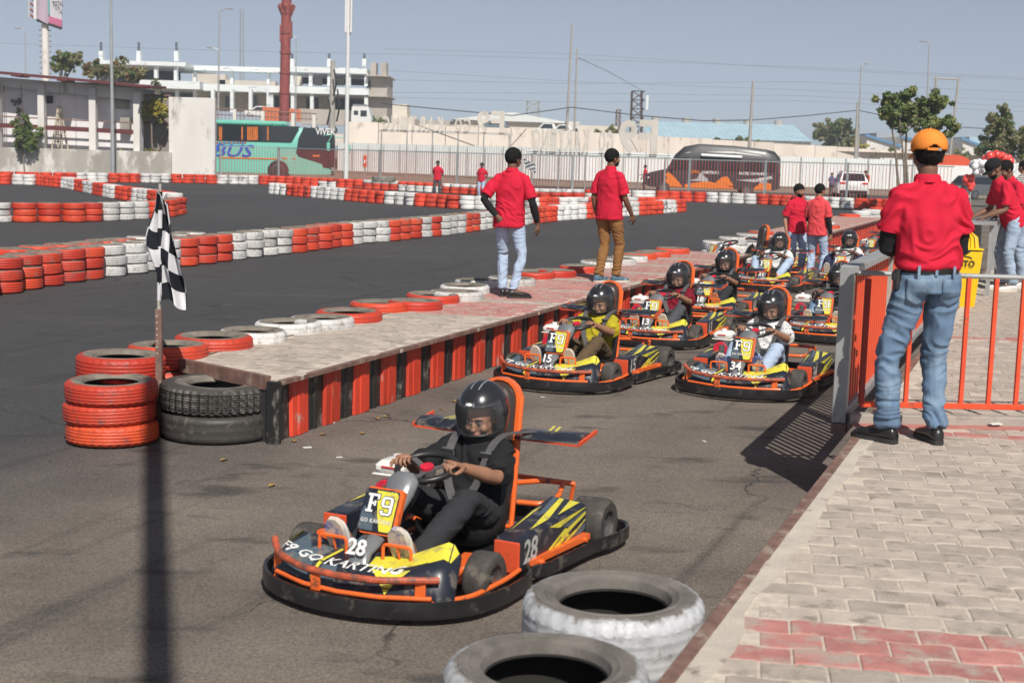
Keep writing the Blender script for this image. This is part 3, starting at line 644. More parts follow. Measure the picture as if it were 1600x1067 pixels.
    fs=[(j*(nu+1)+i,j*(nu+1)+i+1,(j+1)*(nu+1)+i+1,(j+1)*(nu+1)+i) for j in range(nv) for i in range(nu)]
    fs+=[tuple(k+q for q in f[::-1]) for f in fs]; bd=[i for i in range(nu)]
    fs+=[(i+1,i,k+i,k+i+1) for i in range(nu)]+[(nv*(nu+1)+i,nv*(nu+1)+i+1,k+nv*(nu+1)+i+1,k+nv*(nu+1)+i) for i in range(nu)]
    fs+=[(j*(nu+1),(j+1)*(nu+1),k+(j+1)*(nu+1),k+j*(nu+1)) for j in range(nv)]+[((j+1)*(nu+1)+nu,j*(nu+1)+nu,k+j*(nu+1)+nu,k+(j+1)*(nu+1)+nu) for j in range(nv)]
    nf.add(vs,fs); K['nose_fairing']=(nf.mesh('nose_fairing',M_knv,60),None)
    def multi(name,polys,m,par,d=.0022):
        for i,q in enumerate(polys): K['%s~%d'%(name,i)]=(patch(q,d).mesh(name,m,60),par)
    multi('yellow_decal',[[(-.94,.56),(-.985,.98),(-.40,.98),(-.12,.80),(-.16,.42),(-.55,.44)],[(-.22,.34),(-.62,.32),(-.44,.03)][::-1],[(.36,.05),(.40,.05),(.315,.98),(.275,.98)],[(.94,.3),(.99,.3),(.99,.97),(.90,.97)]],M_kyl,'nose_fairing')
    multi('slate_decal',[[(.44,.08),(.86,.10),(.80,.95),(.62,.60),(.38,.95)],[(.10,.02),(.34,.04),(.32,.26),(.14,.28)]],M_ksl,'nose_fairing')
    t=text_mb('F9 GO KARTING',.083,.001,.012,.25,1.62,1.02)
    K['nose_lettering']=(xm(t,lambda v:NS(-(v[0])/.49*.72+.20,.36+v[1]*3.7,.0045+v[2])).mesh('nose_lettering',M_kwh),'nose_fairing')
    # steering fairing: tapering silver cone with number, F9 plate on top
    def col(rs,m): pass
    mb=MB(); sec=[((0,.93,.20),.058,.02),((0,.895,.25),.056,.03),((0,.81,.27),.05,.035),((0,.72,.31),.045,.035),((0,.63,.38),.055,.035),((0,.56,.46),.08,.045),((0,.52,.52),.085,.045),((0,.49,.55),.05,.03)]
    mb.rings([[(c[0]+rx*math.cos(2*pi*k/16),c[1]+ry*math.sin(2*pi*k/16)*.9,c[2]+ry*math.sin(2*pi*k/16)*.5) for k in range(16)][::-1] for c,rx,ry in sec]); K['steering_fairing']=(mb.mesh('steering_fairing',M_silver,50),None)
    mb=MB(); sec2=[((-.062,.955,.225),.03),((-.062,.87,.31),.03),((-.07,.74,.40),.03)]
    mb.add([(.06,.90,.27),(.055,.80,.305),(.02,.80,.312),(.02,.905,.285)],[(0,1,2,3)]); K['slate_decal2']=(mb.mesh('slate_decal',M_ksl),'steering_fairing')
    # plate frame: origin at plate centre, tilted back
    PT=Matrix.Translation((0,.742,.452))@Matrix.Rotation(R(-112+0),4,'X')@Matrix.Rotation(0,4,'Z')
    # plate local: x right (viewer's left is +x), y up-slope, z outwards -> build explicit basis
    ex=Vector((-1,0,0)); ey=Vector((0,-.42,.907)); ez=ex.cross(ey)   # seen from the front: ex to viewer's right
    PT=Matrix(((ex.x,ey.x,ez.x,0),(ex.y,ey.y,ez.y,.735),(ex.z,ey.z,ez.z,.425),(0,0,0,1)))@Matrix.Diagonal((.79,.80,1,1))@Matrix.Translation((.0,-.012,0))
    def rrect(w,h,r,n=4):
        o=[]
        for cx,cy,a0 in((w/2-r,h/2-r,0),(-w/2+r,h/2-r,90),(-w/2+r,-h/2+r,180),(w/2-r,-h/2+r,270)):
            for k in range(n+1): a=R(a0+90*k/n); o.append((cx+r*math.cos(a),cy+r*math.sin(a)))
        return o
    mb=MB(); mb.prism(rrect(.235,.255,.022),0,.008,0,PT); K['front_plate']=(mb.mesh('front_plate',M_knv),None)
    mb=MB(); mb.prism(rrect(.25,.28,.02),-.03,-.002,0,PT@Matrix.Translation((.014,0,0))); mb.tube([PT@Vector((.09,-.12,-.02)),(-.07,.70,.12)],.01,sq=(.02,.02)); mb.tube([PT@Vector((-.08,-.12,-.03)),(.07,.70,.12)],.01,sq=(.02,.02)); K['plate_backing']=(mb.mesh('plate_backing',M_kor),None)
    def pl(poly,m,name,z=.0095,par='front_plate'):
        mb=MB(); mb.prism(poly,.008,z,0,PT); K[name]=(mb.mesh(name.split('#')[0],m),par)
    pl([(-.035,.118),(.098,.118),(.113,.10),(.113,-.105),(.095,-.122),(.035,-.122),(.0,-.03)],M_kyl,'yellow_decal#2')
    pl([(-.10,.02),(-.03,-.03),(-.012,-.122),(-.10,-.122),(-.113,-.105),(-.113,-.02)],M_ksl,'slate_decal#3')
    # slab-serif F9
    def glyph(polys,dx,dy,s,z0,z1,ol=0):
        mb=MB()
        for q in polys: mb.prism([(dx+x*s,dy+y*s) for x,y in q],z0,z1,0,PT)
        return mb
    Fp=[[(0,0),(.42,0),(.42,.13),(.30,.13),(.30,.87),(.12,.87),(.12,.13),(0,.13)],[(0,.87),(.72,.87),(.72,1.0),(0,1.0)],[(.60,.72),(.72,.72),(.72,.87),(.60,.87)],[(.30,.43),(.50,.43),(.50,.56),(.30,.56)],[(.44,.36),(.56,.36),(.56,.63),(.44,.63)]]
    Np=[[(.13,1),(.57,1),(.70,.87),(.0,.87)],[(.0,.87),(.17,.87),(.17,.55),(.0,.55)],[(.53,.87),(.70,.87),(.70,.13),(.53,.13)],[(.0,.55),(.53,.55),(.53,.42),(.13,.42)],[(.0,.13),(.70,.13),(.57,0),(.13,0)],[(.0,.13),(.17,.13),(.17,.25),(.0,.25)]]
    def fat(q,e):
        cx=sum(x for x,_ in q)/len(q); cy=sum(y for _,y in q)/len(q)
        return [(x+(e if x>cx else -e),y+(e if y>cy else -e)) for x,y in q]
    s=.112; mb=glyph([fat(q,.045) for q in Fp],-.088,-.015,s,.0095,.0105); merge(mb,glyph([fat(q,.045) for q in Np],.012,-.025,s,.0095,.0106)); K['letter_outline']=(mb.mesh('letter_outline',M_knv),'front_plate')
    mb=glyph(Fp,-.088,-.015,s,.0105,.0122); merge(mb,glyph(Np,.012,-.025,s,.0105,.0124)); K['F9_lettering']=(mb.mesh('plate_lettering',M_kwh),'front_plate')
    t=text_mb('GO KARTING',.034,.001,.02,0,.95,1.1); K['GO_lettering']=(place_mb(t,PT@Matrix.Translation((.0,-.066,.0112))).mesh('plate_lettering',mat('pale_grey_lettering',(.6,.6,.6),.5)),'front_plate')
    # steering wheel and column
    SW=Matrix.Translation((0,.29,.545))@Matrix.Rotation(R(-17),4,'X')
    mb=MB(); mb.tube([(math.cos(2*pi*k/28)*.150,math.sin(2*pi*k/28)*.150*(1 if math.sin(2*pi*k/28)>-.4 else .9),0) for k in range(28)],.0175,8,closed=True,M=SW); K['steering_wheel']=(mb.mesh('steering_wheel',M_blkpl,60),None)
    mb=MB(); mb.cyl((0,0,-.04),.04,.03,14,M=SW)
    for a in(0,120,240): mb.tube([(0,0,-.02),(math.cos(R(a+90))*.132,math.sin(R(a+90))*.132,0)],.01,sq=(.03,.006),M=SW)
    K['wheel_spokes']=(mb.mesh('wheel_spokes',M_belt),'steering_wheel')
    mb=MB(); mb.cyl((0,0,-.008),.035,.014,14,M=SW); K['wheel_hub']=(mb.mesh('wheel_hub',M_engr),'steering_wheel')
    mb=MB(); mb.tube([SW@Vector((0,0,-.03)),(0,.70,.20)],.012,8); mb.box((0,.50,.45),(.10,.10,.08),rx=R(-40),bev=.01); K['steering_column']=(mb.mesh('steering_column',M_blkpl),None)
    # pedals with orange hoop frames
    for s in(-1,1):
        mb=MB(); mb.tube(rpath([(s*.10,.865,.16),(s*.10,.865,.30),(s*.25,.865,.30),(s*.25,.865,.16)],.02,3),.0085,6); mb.tube([(s*.175,.865,.30),(s*.175,.80,.12)],.006,6)
        K['pedal#%d'%s]=(mb.mesh('pedal',M_kor),None)
    # seat shell
    mb=MB(); rs=[]
    def seat(y,z,w,d,e=.0): return [(-w,y+d*.9,z+.10+e),(-w-.005,y+d*.5,z+.05+e),(-w*.8,y,z),(-w*.4,y-.012,z-.01),(w*.4,y-.012,z-.01),(w*.8,y,z),(w+.005,y+d*.5,z+.05+e),(w,y+d*.9,z+.10+e)]
    prof=[(.10,.12,.16,.02),(.0,.085,.18,.03),(-.15,.08,.19,.05),(-.28,.12,.195,.10),(-.35,.22,.19,.16),(-.395,.34,.18,.13),(-.43,.42,.15,.07)]
    outer=[seat(y,z,w,d) for y,z,w,d in prof]; inner=[[(x*.93,y+.012,z+.012) for x,y,z in r] for r in outer]
    for r in outer: rs.append(r)
    mb.rings([o_+i_[::-1] for o_,i_ in zip(outer,inner)]); K['seat']=(mb.mesh('seat',M_blkpl,50),None)
    # tall padded headrest with orange rim
    BT=Matrix.Translation((0,-.455,.26))@Matrix.Rotation(R(7),4,'X')
    def arch(w,h,n=10): return [(w,0)]+[(w*math.cos(a),h-w+w*math.sin(a)*1.0) for a in np.linspace(0,pi,n)]+[(-w,0)]
    A=arch(.108,.615)
    def yz(P,y): return [(x,y,z) for x,z in P]
    mb=MB(); c=(0,.3)
    sc=lambda P,k:[(x*k,c[1]+(z-c[1])*(1-(1-k)*.45)) for x,z in P]
    mb.rings([yz(sc(A,.55),.098),yz(sc(A,.80),.088),yz(sc(A,.95),.062),yz(A,.03),yz(A,-.01)],M=BT); K['headrest_pad']=(mb.mesh('headrest_pad',M_vinyl,70),None)
    mb=MB(); A2=arch(.119,.632); P=[(x,z) for x,z in A2]
    rs=[]
    L=len(P)
    for i,(x,z) in enumerate(P):
        a=Vector(P[max(i-1,0)]); b=Vector(P[min(i+1,L-1)]); t=(b-a).normalized(); n=Vector((t.y,-t.x))
        q=Vector((x,z)); rs.append([(q.x-n.x*.010,-.03,q.y-n.y*.010),(q.x+n.x*.006,-.03,q.y+n.y*.008),(q.x+n.x*.006,.03,q.y+n.y*.006),(q.x-n.x*.010,.03,q.y-n.y*.010)])
    mb.rings(rs,M=BT); mb.rings([yz(A2,-.03),yz(A2,-.018)],M=BT)
    K['headrest_rim']=(mb.mesh('headrest_rim',M_kor,40),None)
    mb=MB(); mb.tube([(-.125,-.52,.80),(-.125,-.46,.30),(-.14,-.40,.09)],.016,8)
    mb.tube([(.125,-.50,.60),(.125,-.46,.30),(.14,-.40,.09)],.016,8)
    mb.tube(rpath([(-.13,-.47,.33),(-.20,-.68,.31),(-.34,-.78,.29)],.05),.015,8); mb.tube(rpath([(.13,-.47,.33),(.20,-.68,.31),(.34,-.78,.29)],.05),.015,8)
    mb.tube(rpath([(-.16,-.43,.235),(-.30,-.46,.235),(-.33,-.60,.25),(-.30,-.72,.30)],.05),.015,8)
    mb.tube([(-.34,-.78,.29),(.34,-.78,.29)],.015,8); mb.tube([(-.30,-.80,.10),(-.34,-.78,.29)],.013,8); mb.tube([(.30,-.80,.10),(.34,-.78,.29)],.013,8)
    K['rear_frame']=(mb.mesh('rear_frame',M_kor,50),None)
    # rear wing in two halves
    for s in(-1,1):
        mb=MB(); wp=[(-.105,.012),(-.07,.024),(.04,.020),(.105,-.012),(.11,-.022),(.04,-.006),(-.07,.002)]
        mb.rings([[(s*x,-.55+y*1.05+yo,.595+z+y*.12+zo) for y,z in (wp if s<0 else wp[::-1])] for x,yo,zo in((.135,.02,0),(.28,.01,.004),(.47,-.005,.01),(.50,-.012,.008))]); K['rear_wing#%d'%s]=(mb.mesh('rear_wing',M_knv,40),None)
        mb=MB(); mb.box((s*.507,-.56,.605),(.012,.235,.026),rx=R(-8),bev=.003); mb.box((s*.32,-.445,.580),(.36,.012,.010)) ; K['wing_end#%d'%s]=(mb.mesh('wing_end_plate',M_krd),'rear_wing#%d'%s)
        for q_,dx in enumerate((0,.035)):
            mb=MB(); mb.add([(s*(.27+dx),-.63,.634),(s*(.285+dx),-.63,.634),(s*(.315+dx),-.50,.632),(s*(.30+dx),-.50,.632)],[(0,1,2,3) if s>0 else (3,2,1,0)]); K['wing_stripe%d#%d'%(q_,s)]=(mb.mesh('yellow_decal',M_kyl),'rear_wing#%d'%s)
    mb=MB(); mb.tube([(-.12,-.50,.56),(-.12,-.55,.59),(.12,-.55,.59)],.014,8); K['wing_mount']=(mb.mesh('wing_mount',M_kor),None)
    # side pods
    for s in(-1,1):
        mb=MB(); X0,X1=s*.43,s*.562; XR=s*.37
        lo=[(X0,.36,.10),(X1-s*.015,.36,.10),(X1+s*.03,-.37,.12),(XR,-.37,.12)]; hi=[(X0,.34,.262),(X1-s*.03,.34,.262),(X1+s*.0,-.37,.300),(XR+s*.02,-.37,.312)]
        mid=[(X0,.355,.25),(X1-s*.008,.355,.25),(X1+s*.03,-.37,.285),(XR,-.37,.30)]
        Fs=[(0,1,5,4),(1,2,6,5),(2,3,7,6),(3,0,4,7),(4,5,9,8),(5,6,10,9),(6,7,11,10),(7,4,8,11),(8,9,10,11),(3,2,1,0)]
        if s<0: Fs=[f[::-1] for f in Fs]
        Fs=[f[::-1] for f in Fs] if s>0 else Fs
        mb.add(lo+mid+hi,Fs,0); K['side_pod#%d'%s]=(mb.mesh('side_pod',M_knv,20),None)
        mb=MB(); mb.box(((X0+X1)/2-s*.004,.362,.175),(.135,.012,.155),bev=.004); K['pod_front#%d'%s]=(mb.mesh('pod_front',M_krd),'side_pod#%d'%s)
        # side coordinates: a 0..1 front->rear, b 0..1 bottom->top
        def SP(a,b,d=.003,s=s,X1=X1):
            y=.355-.725*a; x=X1-s*.015+s*.045*a+ (s*.007*(b)*(1-a)); z0=.10+.02*a; z1=.25+.035*a
            return (x+s*d,y,z0+(z1-z0)*b)
        def TP(a,b,d=.003,s=s,X0=X0,X1=X1,XR=XR): # top, b inner->outer
            y=.34-.71*a; xi=X0+(XR-X0+s*.02)*a; xo=X1-s*.03+s*.03*a; z=.262+.038*a+.012*a*(1-b)
            return (xi+(xo-xi)*b,y,z+d)
        Zg=[[(.30,.02),(.36,.0),(.70,.62),(.66,.66)],[(.40,.05),(.62,.42),(.58,.50),(.98,.86),(.98,.76),(.70,.44),(.74,.38),(.50,.10)],[(.56,.10),(.74,.34),(.86,.46),(.98,.62),(.98,.56),(.80,.28)],[(.42,.98),(.58,.78),(.98,.98),(.98,1.0)],[(.92,.02),(1,.02),(1,.16)]]
        PD='side_pod#%d'%s; qi=0
        def pc(P,m,nm):
            nonlocal qi
            mb=MB(); mb.add(P,[tuple(range(len(P)))]); K['%s~%d~%d'%(nm,s,qi)]=(mb.mesh(nm,m),PD); qi+=1
        for q in Zg: pc([SP(a,b) for a,b in q],M_kyl,'yellow_decal')
        for q in[[(.22,.90),(.98,.30),(.98,.46),(.50,.92)],[(.62,.98),(.98,.66),(.98,.98)],[(.10,.2),(.6,.05),(.75,.12)]]: pc([TP(a,b) for a,b in q],M_kyl,'yellow_decal')
        for q in[[(.80,.40),(.98,.50),(.98,.28),(.84,.10)],[(.62,.74),(.98,.92),(.98,.88),(.74,.62)]]: pc([SP(a,b,.0025) for a,b in q],M_ksl,'slate_decal')
        pc([TP(a,b,.0028) for a,b in [(.50,.40),(.98,.10),(.98,.26),(.62,.52)]],M_ksl,'slate_decal')
    # engine on the driver's right
    mb=MB(); mb.box((.47,-.13,.40),(.17,.20,.14),bev=.02); mb.cyl((.47,-.02,.36),.05,.10,12); 
    for k in range(5): mb.box((.47,.0-.012*k,.455),(.13,.006,.05))
    mb.tube([(.55,-.2,.36),(.60,-.32,.40),(.60,-.40,.42)],.02,8); K['engine']=(mb.mesh('engine',M_steel,40),None)
    mb=MB(); Tm=Matrix.Translation((.49,-.005,.405))@Matrix.Rotation(R(90),4,'X')
    mb.lathe([(0.001,.05),(.05,.05),(.078,.03),(.085,0),(.078,-.02),(0.001,-.02)],18,closed=False,M=Tm); mb.box((.44,-.10,.37),(.14,.12,.05),bev=.01); K['engine_cover']=(mb.mesh('engine_cover',M_engr,40),'engine')
    mb=MB(); mb.box((.485,-.14,.555),(.21,.24,.085),bev=.03); mb.box((.485,-.14,.512),(.225,.255,.012),bev=.004); mb.cyl((.50,-.16,.597),.028,.022,12); K['fuel_tank']=(mb.mesh('fuel_tank',M_tank,40),'engine')
    mb=MB(); mb.box((.485,-.012,.565),(.09,.003,.010)); K['tank_label']=(mb.mesh('tank_label',M_redt),'engine')
    # wheels: axis along x, two parts
    def wheel(rr,w,ri):
        prof=[(ri,-w*.42),(ri*1.08,-w*.48),(rr*.86,-w*.50),(rr*.965,-w*.42),(rr,-w*.28),(rr,w*.28),(rr*.965,w*.42),(rr*.86,w*.50),(ri*1.08,w*.48),(ri,w*.42),(ri*.98,0)]
        a=MB(); a.lathe(prof,36,0,True,Matrix.Rotation(pi/2,4,'Y'))
        b=MB(); MY=Matrix.Rotation(pi/2,4,'Y')
        b.lathe([(ri,-w*.42),(ri*1.06,-w*.44),(ri*1.06,-w*.40),(ri*.9,-w*.36),(ri*.86,-w*.05),(.001,-w*.02),(.001,w*.02),(ri*.86,w*.05),(ri*.9,w*.36),(ri*1.06,w*.40),(ri*1.06,w*.44),(ri,w*.42)],24,0,False,MY)
        for s in(-1,1): b.cyl((0,0,s*w*.3-.015),.022,.03,10,M=MY)
        for k in range(4):
            for s in(-1,1): b.cyl((math.cos(k*pi/2)*ri*.5,math.sin(k*pi/2)*ri*.5,s*w*.06-.006),.007,.012,6,M=MY)
        return a.mesh('tyre',M_rub,50),b.mesh('rim',M_alu,35)
    EM=Matrix.Translation((.40,-.03,.40))@Matrix.Scale(.86,4)@Matrix.Translation((-.485,.05,-.52))
    for k_ in('engine','engine_cover','fuel_tank','tank_label'): K[k_][0].transform(EM)
    K['_wf']=wheel(.128,.125,.064); K['_wr']=wheel(.138,.195,.068)
    # belts lying over the driver
    mb=MB()
    for s in(-1,1):
        P=[(s*.22,-.50,.62),(s*.16,-.40,.622),(s*.130,-.30,.625),(s*.118,-.190,.585),(s*.108,-.118,.49),(s*.085,-.088,.38),(s*.03,-.05,.30)]
        mb.tube(rpath(P,.06,4),.01,sq=(.045,.006)); mb.box((s*.113,-.140,.535),(.066,.014,.05),rx=R(-28),bev=.004)
        mb.tube([(s*.22,-.50,.62),(s*.34,-.54,.602)],.01,sq=(.04,.006))
    mb.box((0,-.065,.30),(.07,.02,.07),rx=R(-20),bev=.006)
    K['_belt']=mb.mesh('seat_belt',M_belt,40)
    return K
KP=kart_protos()
def kart(loc,heading,num,label,belt=True,steer=0.):
    rz=pi-R(heading); t=thing('go_kart',label,'go-kart',loc,rz,'racing karts of the same orange, black and yellow livery')
    ob={}
    for k,v in KP.items():
        if k[0]=='_': continue
        me,par=v; o=obj(me.name.split('.')[0],me,ob[par] if par else t); ob[k]=o
    for x,y,z,w in((-.49,.59,.128,'_wf'),(.49,.59,.128,'_wf'),(-.535,-.60,.138,'_wr'),(.535,-.60,.138,'_wr')):
        a,b=KP[w]; wh=obj('wheel',None,t); wh.location=(x,y,z); 
        if y>0: wh.rotation_euler=(0,0,steer)
        obj('tyre',a,wh).rotation_euler=(random.uniform(0,6),0,0); obj('rim',b,wh)
    if belt: obj('seat_belt',KP['_belt'],t)
    if num:
        key='n'+num
        if key not in KP.setdefault('_txt',{}):
            a=text_mb(num,.165,.002,.022,.0,.92,.95); b=text_mb(num,.105,.002,.024,0,1.0,.95)
            def sd(v,s): # on the pod side
                aa=.16+v[0]*1.32*(1 if s<0 else -1); bb=.55+v[1]*6.6; return (s*(.562-.015+.045*aa+.007*bb*(1-aa)+.004+abs(v[2])),.355-.725*aa,.10+.02*aa+(.15+.015*aa)*bb)
            L=xm(a,lambda v:sd(v,-1)); Rr_=xm(a,lambda v:sd(v,1))
            nm=place_mb(b,Matrix(((-1,0,0,0),(0,-.45,.89,.935),(0,.89,.45,.285),(0,0,0,1))))
            KP['_txt'][key]=(L.mesh('kart_number',M_kwh),Rr_.mesh('kart_number',M_kwh),nm.mesh('kart_number',M_kwh))
        L,Rr_,nm=KP['_txt'][key]; obj('kart_number',L,ob['side_pod#-1']); obj('kart_number',Rr_,ob['side_pod#1']); obj('kart_number',nm,t)
    return t
def korg(fx,fy,heading,s=-1):
    p=G(fx,fy,.128); a=R(heading); f=Vector((-math.sin(a),-math.cos(a),0)); r=Vector((-math.cos(a),math.sin(a),0)); q=p-r*(.49*s)-f*.59; return (q.x,q.y,0)
KS=[]
def addk(fx,fy,h,num,label,**k):
    o=korg(fx,fy,h); KS.append((o,h)); return kart(o,h,num,label,**k)
k28=addk(757,903,26,'28','kart number 28, nearest the camera, driven by the person in black')
k15=addk(955,587.5,26,'15','kart number 15 beside the walkway, driven by the person in yellow')
k34=addk(1247,599,24,'34','kart number 34 in front of the grey railing post')
k3=addk(1086.7,524.7,23,'13','kart driven by the person in maroon, right behind kart 15')
k4=addk(1160,487,23,'18','kart driven by the person in black behind the maroon driver')
k5=addk(1242.7,444,23,'31','kart driven by the man in white whose knees stick up')
k6=addk(1273,418,24,'','kart driven by the second man in white, half hidden behind the first',)
k7=addk(1356,437,22,'','kart of the man in white behind the grey rail')
kd=korg(1356,519,20); k8=kart((kd[0],kd[1],0),22,'','kart mostly hidden by the grey railing post with its white tank showing'); KS.append((kd,22))
kx=G(1388,388); k9=kart((8.0,31.0,0),35,'','kart with brown headrest farther up the pit lane',belt=False)
k10=kart((8.9,31.6,0),40,'','farthest kart of the queue, partly behind the man in the orange cap',belt=False)
k11=kart((4.35,27.2,0),62,'','empty kart standing in the gap between the walkways',belt=False)
# ================================================================== people
def V3(*a): return Vector(a)
def limb(mb,P,Rr,n=14,flat0=False,flat1=False,ell=None):
    P=[Vector(p) for p in P]; rs=[]; up=None; L=len(P)
    fr=[]
    for i in range(L):
        a=P[max(i-1,0)]; b=P[min(i+1,L-1)]; t=(b-a).normalized()
        if up is None: up=Vector((0,1,0)) if abs(t.y)<.8 else Vector((0,0,1))
        x=t.cross(up).normalized(); y=x.cross(t).normalized(); up=y; fr.append((t,x,y))
    def ring(p,r,x,y): return [p+x*math.cos(2*pi*k/n)*r+y*math.sin(2*pi*k/n)*r*(ell or 1) for k in range(n)]
    if not flat0:
        t,x,y=fr[0]
        for a in(80,55,28): rs.append(ring(P[0]-t*Rr[0]*math.sin(R(a)),Rr[0]*math.cos(R(a)),x,y))
    for i in range(L): rs.append(ring(P[i],Rr[i],fr[i][1],fr[i][2]))
    if not flat1:
        t,x,y=fr[-1]
        for a in(28,55,80): rs.append(ring(P[-1]+t*Rr[-1]*math.sin(R(a)),Rr[-1]*math.cos(R(a)),x,y))
    mb.rings([r[::-1] for r in rs]); return mb
def torso(mb,secs,n=22,p=2.3):
    # secs: centre, side vector, front vector, half width, half depth
    rs=[]
    for c,sx,fy,w,d in secs:
        r=[]
        for k in range(n):
            a=2*pi*k/n; ca,sa=math.cos(a),math.sin(a)
            r.append(Vector(c)+sx*(abs(ca)**(2/p)*math.copysign(1,ca)*w)+fy*(abs(sa)**(2/p)*math.copysign(1,sa)*d))
        rs.append(r)
    mb.rings(rs)
def blend(mb,vox,sm=3):
    me=mb.mesh('blend',[],None)
    r=evaluated(me,[('REMESH',dict(mode='VOXEL',voxel_size=vox,adaptivity=0)),('SMOOTH',dict(factor=.6,iterations=sm))])
    bpy.data.meshes.remove(me); return r
def wrinkle(me,amt,fn=None,scale=(9,9,16),seed=0):
    n=len(me.vertices); co=np.zeros(n*3); no=np.zeros(n*3); me.vertices.foreach_get('co',co); me.vertices.foreach_get('normal',no)
    co=co.reshape(-1,3); no=no.reshape(-1,3); d=np.zeros(n)
    for i in range(n):
        x,y,z=co[i]; a=amt*(fn(x,y,z) if fn else 1)
        if a<1e-5: continue
        w=noise.noise((x*4+seed,y*4,z*4))*1.6
        v=noise.noise((x*scale[0]+w+seed,y*scale[1]+w,z*scale[2]+w*2))
        v=1-abs(v)*3.2          # ridged: cloth folds
        d[i]=a*max(-.8,v)*1.15+a*.5*noise.noise((x*3,y*3,z*3+seed))
    co+=no*d[:,None]; me.vertices.foreach_set('co',co.ravel()); me.update()
def fin(me,name,m,sm=True):
    me.name=name; me.materials.clear(); me.materials.append(m)
    if sm: me.shade_smooth()
    return me
def ik(a,b,l1,l2,pole):
    a=Vector(a);b=Vector(b);d=b-a;L=min(d.length,(l1+l2)*.998); u=d.normalized(); x=(l1*l1-l2*l2+L*L)/(2*L); h=math.sqrt(max(0,l1*l1-x*x))
    p=Vector(pole); p=(p-u*p.dot(u)).normalized(); return a+u*x+p*h
def hand(mb,w,d,nrm,side,curl=25,sc=1.):
    # w wrist, d finger direction, nrm palm normal (palm faces nrm), side +1/-1: thumb side vector sign
    d=Vector(d).normalized(); nrm=Vector(nrm); nrm=(nrm-d*nrm.dot(d)).normalized(); s=d.cross(nrm)*side
    w=Vector(w); c=w+d*.045*sc
    rs=[]
    for t,ww,hh in((-.01,.024,.020),(.02,.030,.020),(.05,.038,.017),(.08,.041,.014),(.095,.039,.012)):
        p=w+d*t*sc; rs.append([p+s*(math.cos(2*pi*k/12)*ww*sc)+nrm*(math.sin(2*pi*k/12)*hh*sc) for k in range(12)])
    q=MB(); q.rings(rs); mb.v  # palm
    merge(mb,q)
    for i,(o,l,r) in enumerate(((.030,.078,.0090),(.010,.088,.0092),(-.010,.082,.0088),(-.029,.064,.0078))):
        b=w+d*.088*sc+s*o*sc; P=[b-d*.01]; a=0; cur=b
        for k,f in enumerate((.45,.30,.25)):
            a+=R(curl)*(.8 if k==0 else 1.1)+R(3*i); dd=(d*math.cos(a)+nrm*math.sin(a)+s*o*.6).normalized(); P.append(cur); cur=cur+dd*l*f*sc
        P.append(cur); P=[P[0]]+P[2:] if False else P
        limb(mb,P[:1]+P[2:],[r*sc,r*sc*.98,r*sc*.9,r*sc*.8][:len(P)-1],8)
    b=w+d*.03*sc+s*.026*sc; t1=b+(s*.75+d*.6+nrm*.35).normalized()*.036*sc; t2=t1+(d*.8+s*.25+nrm*.6).normalized()*.030*sc; t3=t2+(d*.8-s*.1+nrm*.7).normalized()*.02*sc
    limb(mb,[b-s*.01,t1,t2,t3],[.013*sc,.0115*sc,.0105*sc,.008*sc],8)
def headmb(mb,c,M,neck):
    # c head centre (between the ears), M 3x3 orientation (y = face direction)
    c=Vector(c); T=Matrix.Translation(c)@M.to_4x4()
    def E(p,r,n=18,k=12): mb.ell(p,r,n,k,0,T)
    E((0,-.012,.028),(.074,.094,.088)); E((0,.022,-.035),(.060,.066,.078)); E((0,.040,-.072),(.036,.042,.036)); E((0,.052,-.004),(.058,.036,.055))
    E((0,.094,-.022),(.0115,.015,.024),10,8); E((0,.104,-.036),(.017,.012,.010),10,8); E((0,.086,-.067),(.024,.012,.011),10,8); E((0,.080,.018),(.050,.014,.010),12,8)
    for s in(-1,1): E((s*.076,-.008,-.012),(.010,.020,.032),10,8); E((s*.042,.066,-.036),(.022,.022,.022),10,8)
    n=T@V3(0,-.02,-.07); limb(mb,[n,(n+Vector(neck))/2,Vector(neck)],[.054,.053,.060])
def face_parts(par,c,M,beard=False,brow=True,hairm=None):
    T=Matrix.Translation(c)@M.to_4x4(); hm=hairm or M_hair
    for s in(-1,1):
        mb=MB(); mb.ell((s*.029,.0835,-.003),(.0128,.007,.0056),12,8,0,T); e=mb.build('eye',M_eyew,par,60)
        mb=MB(); mb.ell((s*.029,.0895,-.004),(.0055,.0022,.0050),10,6,0,T); mb.build('iris',M_iris,e,60)
        mb=MB(); mb.tube([T@V3(s*.029-.018,.086,.006),T@V3(s*.029,.0925,.0075),T@V3(s*.029+.018,.086,.006)],.0028,6); mb.build('eyelid',M_lip,par,60)
        mb=MB(); mb.tube([T@V3(s*.012,.094,.016),T@V3(s*.03,.096,.021),T@V3(s*.052,.082,.015)],[.003,.0045,.002],6); mb.build('eyebrow',hm,par,60)
    mb=MB(); mb.tube([T@V3(-.026,.086,-.066),T@V3(-.010,.0985,-.0635),T@V3(0,.0985,-.065),T@V3(.010,.0985,-.0635),T@V3(.026,.086,-.066)],[.002,.0045,.004,.0045,.002],6)
    mb.tube([T@V3(-.022,.087,-.071),T@V3(0,.098,-.0735),T@V3(.022,.087,-.071)],[.002,.0055,.002],6); mb.build('lips',M_lip,par,60)
    if beard:
        mb=MB(); mb.ell((0,.035,-.065),(.058,.058,.052),18,12,0,T); me=mb.mesh('beard',hm)
        obj('beard',blend_cut(me,lambda p:((p[2]<-.045+.25*max(0,-p[1]+.05)) and not(abs(p[0])<.03 and p[2]>-.078 and p[1]>.05)),T),par)
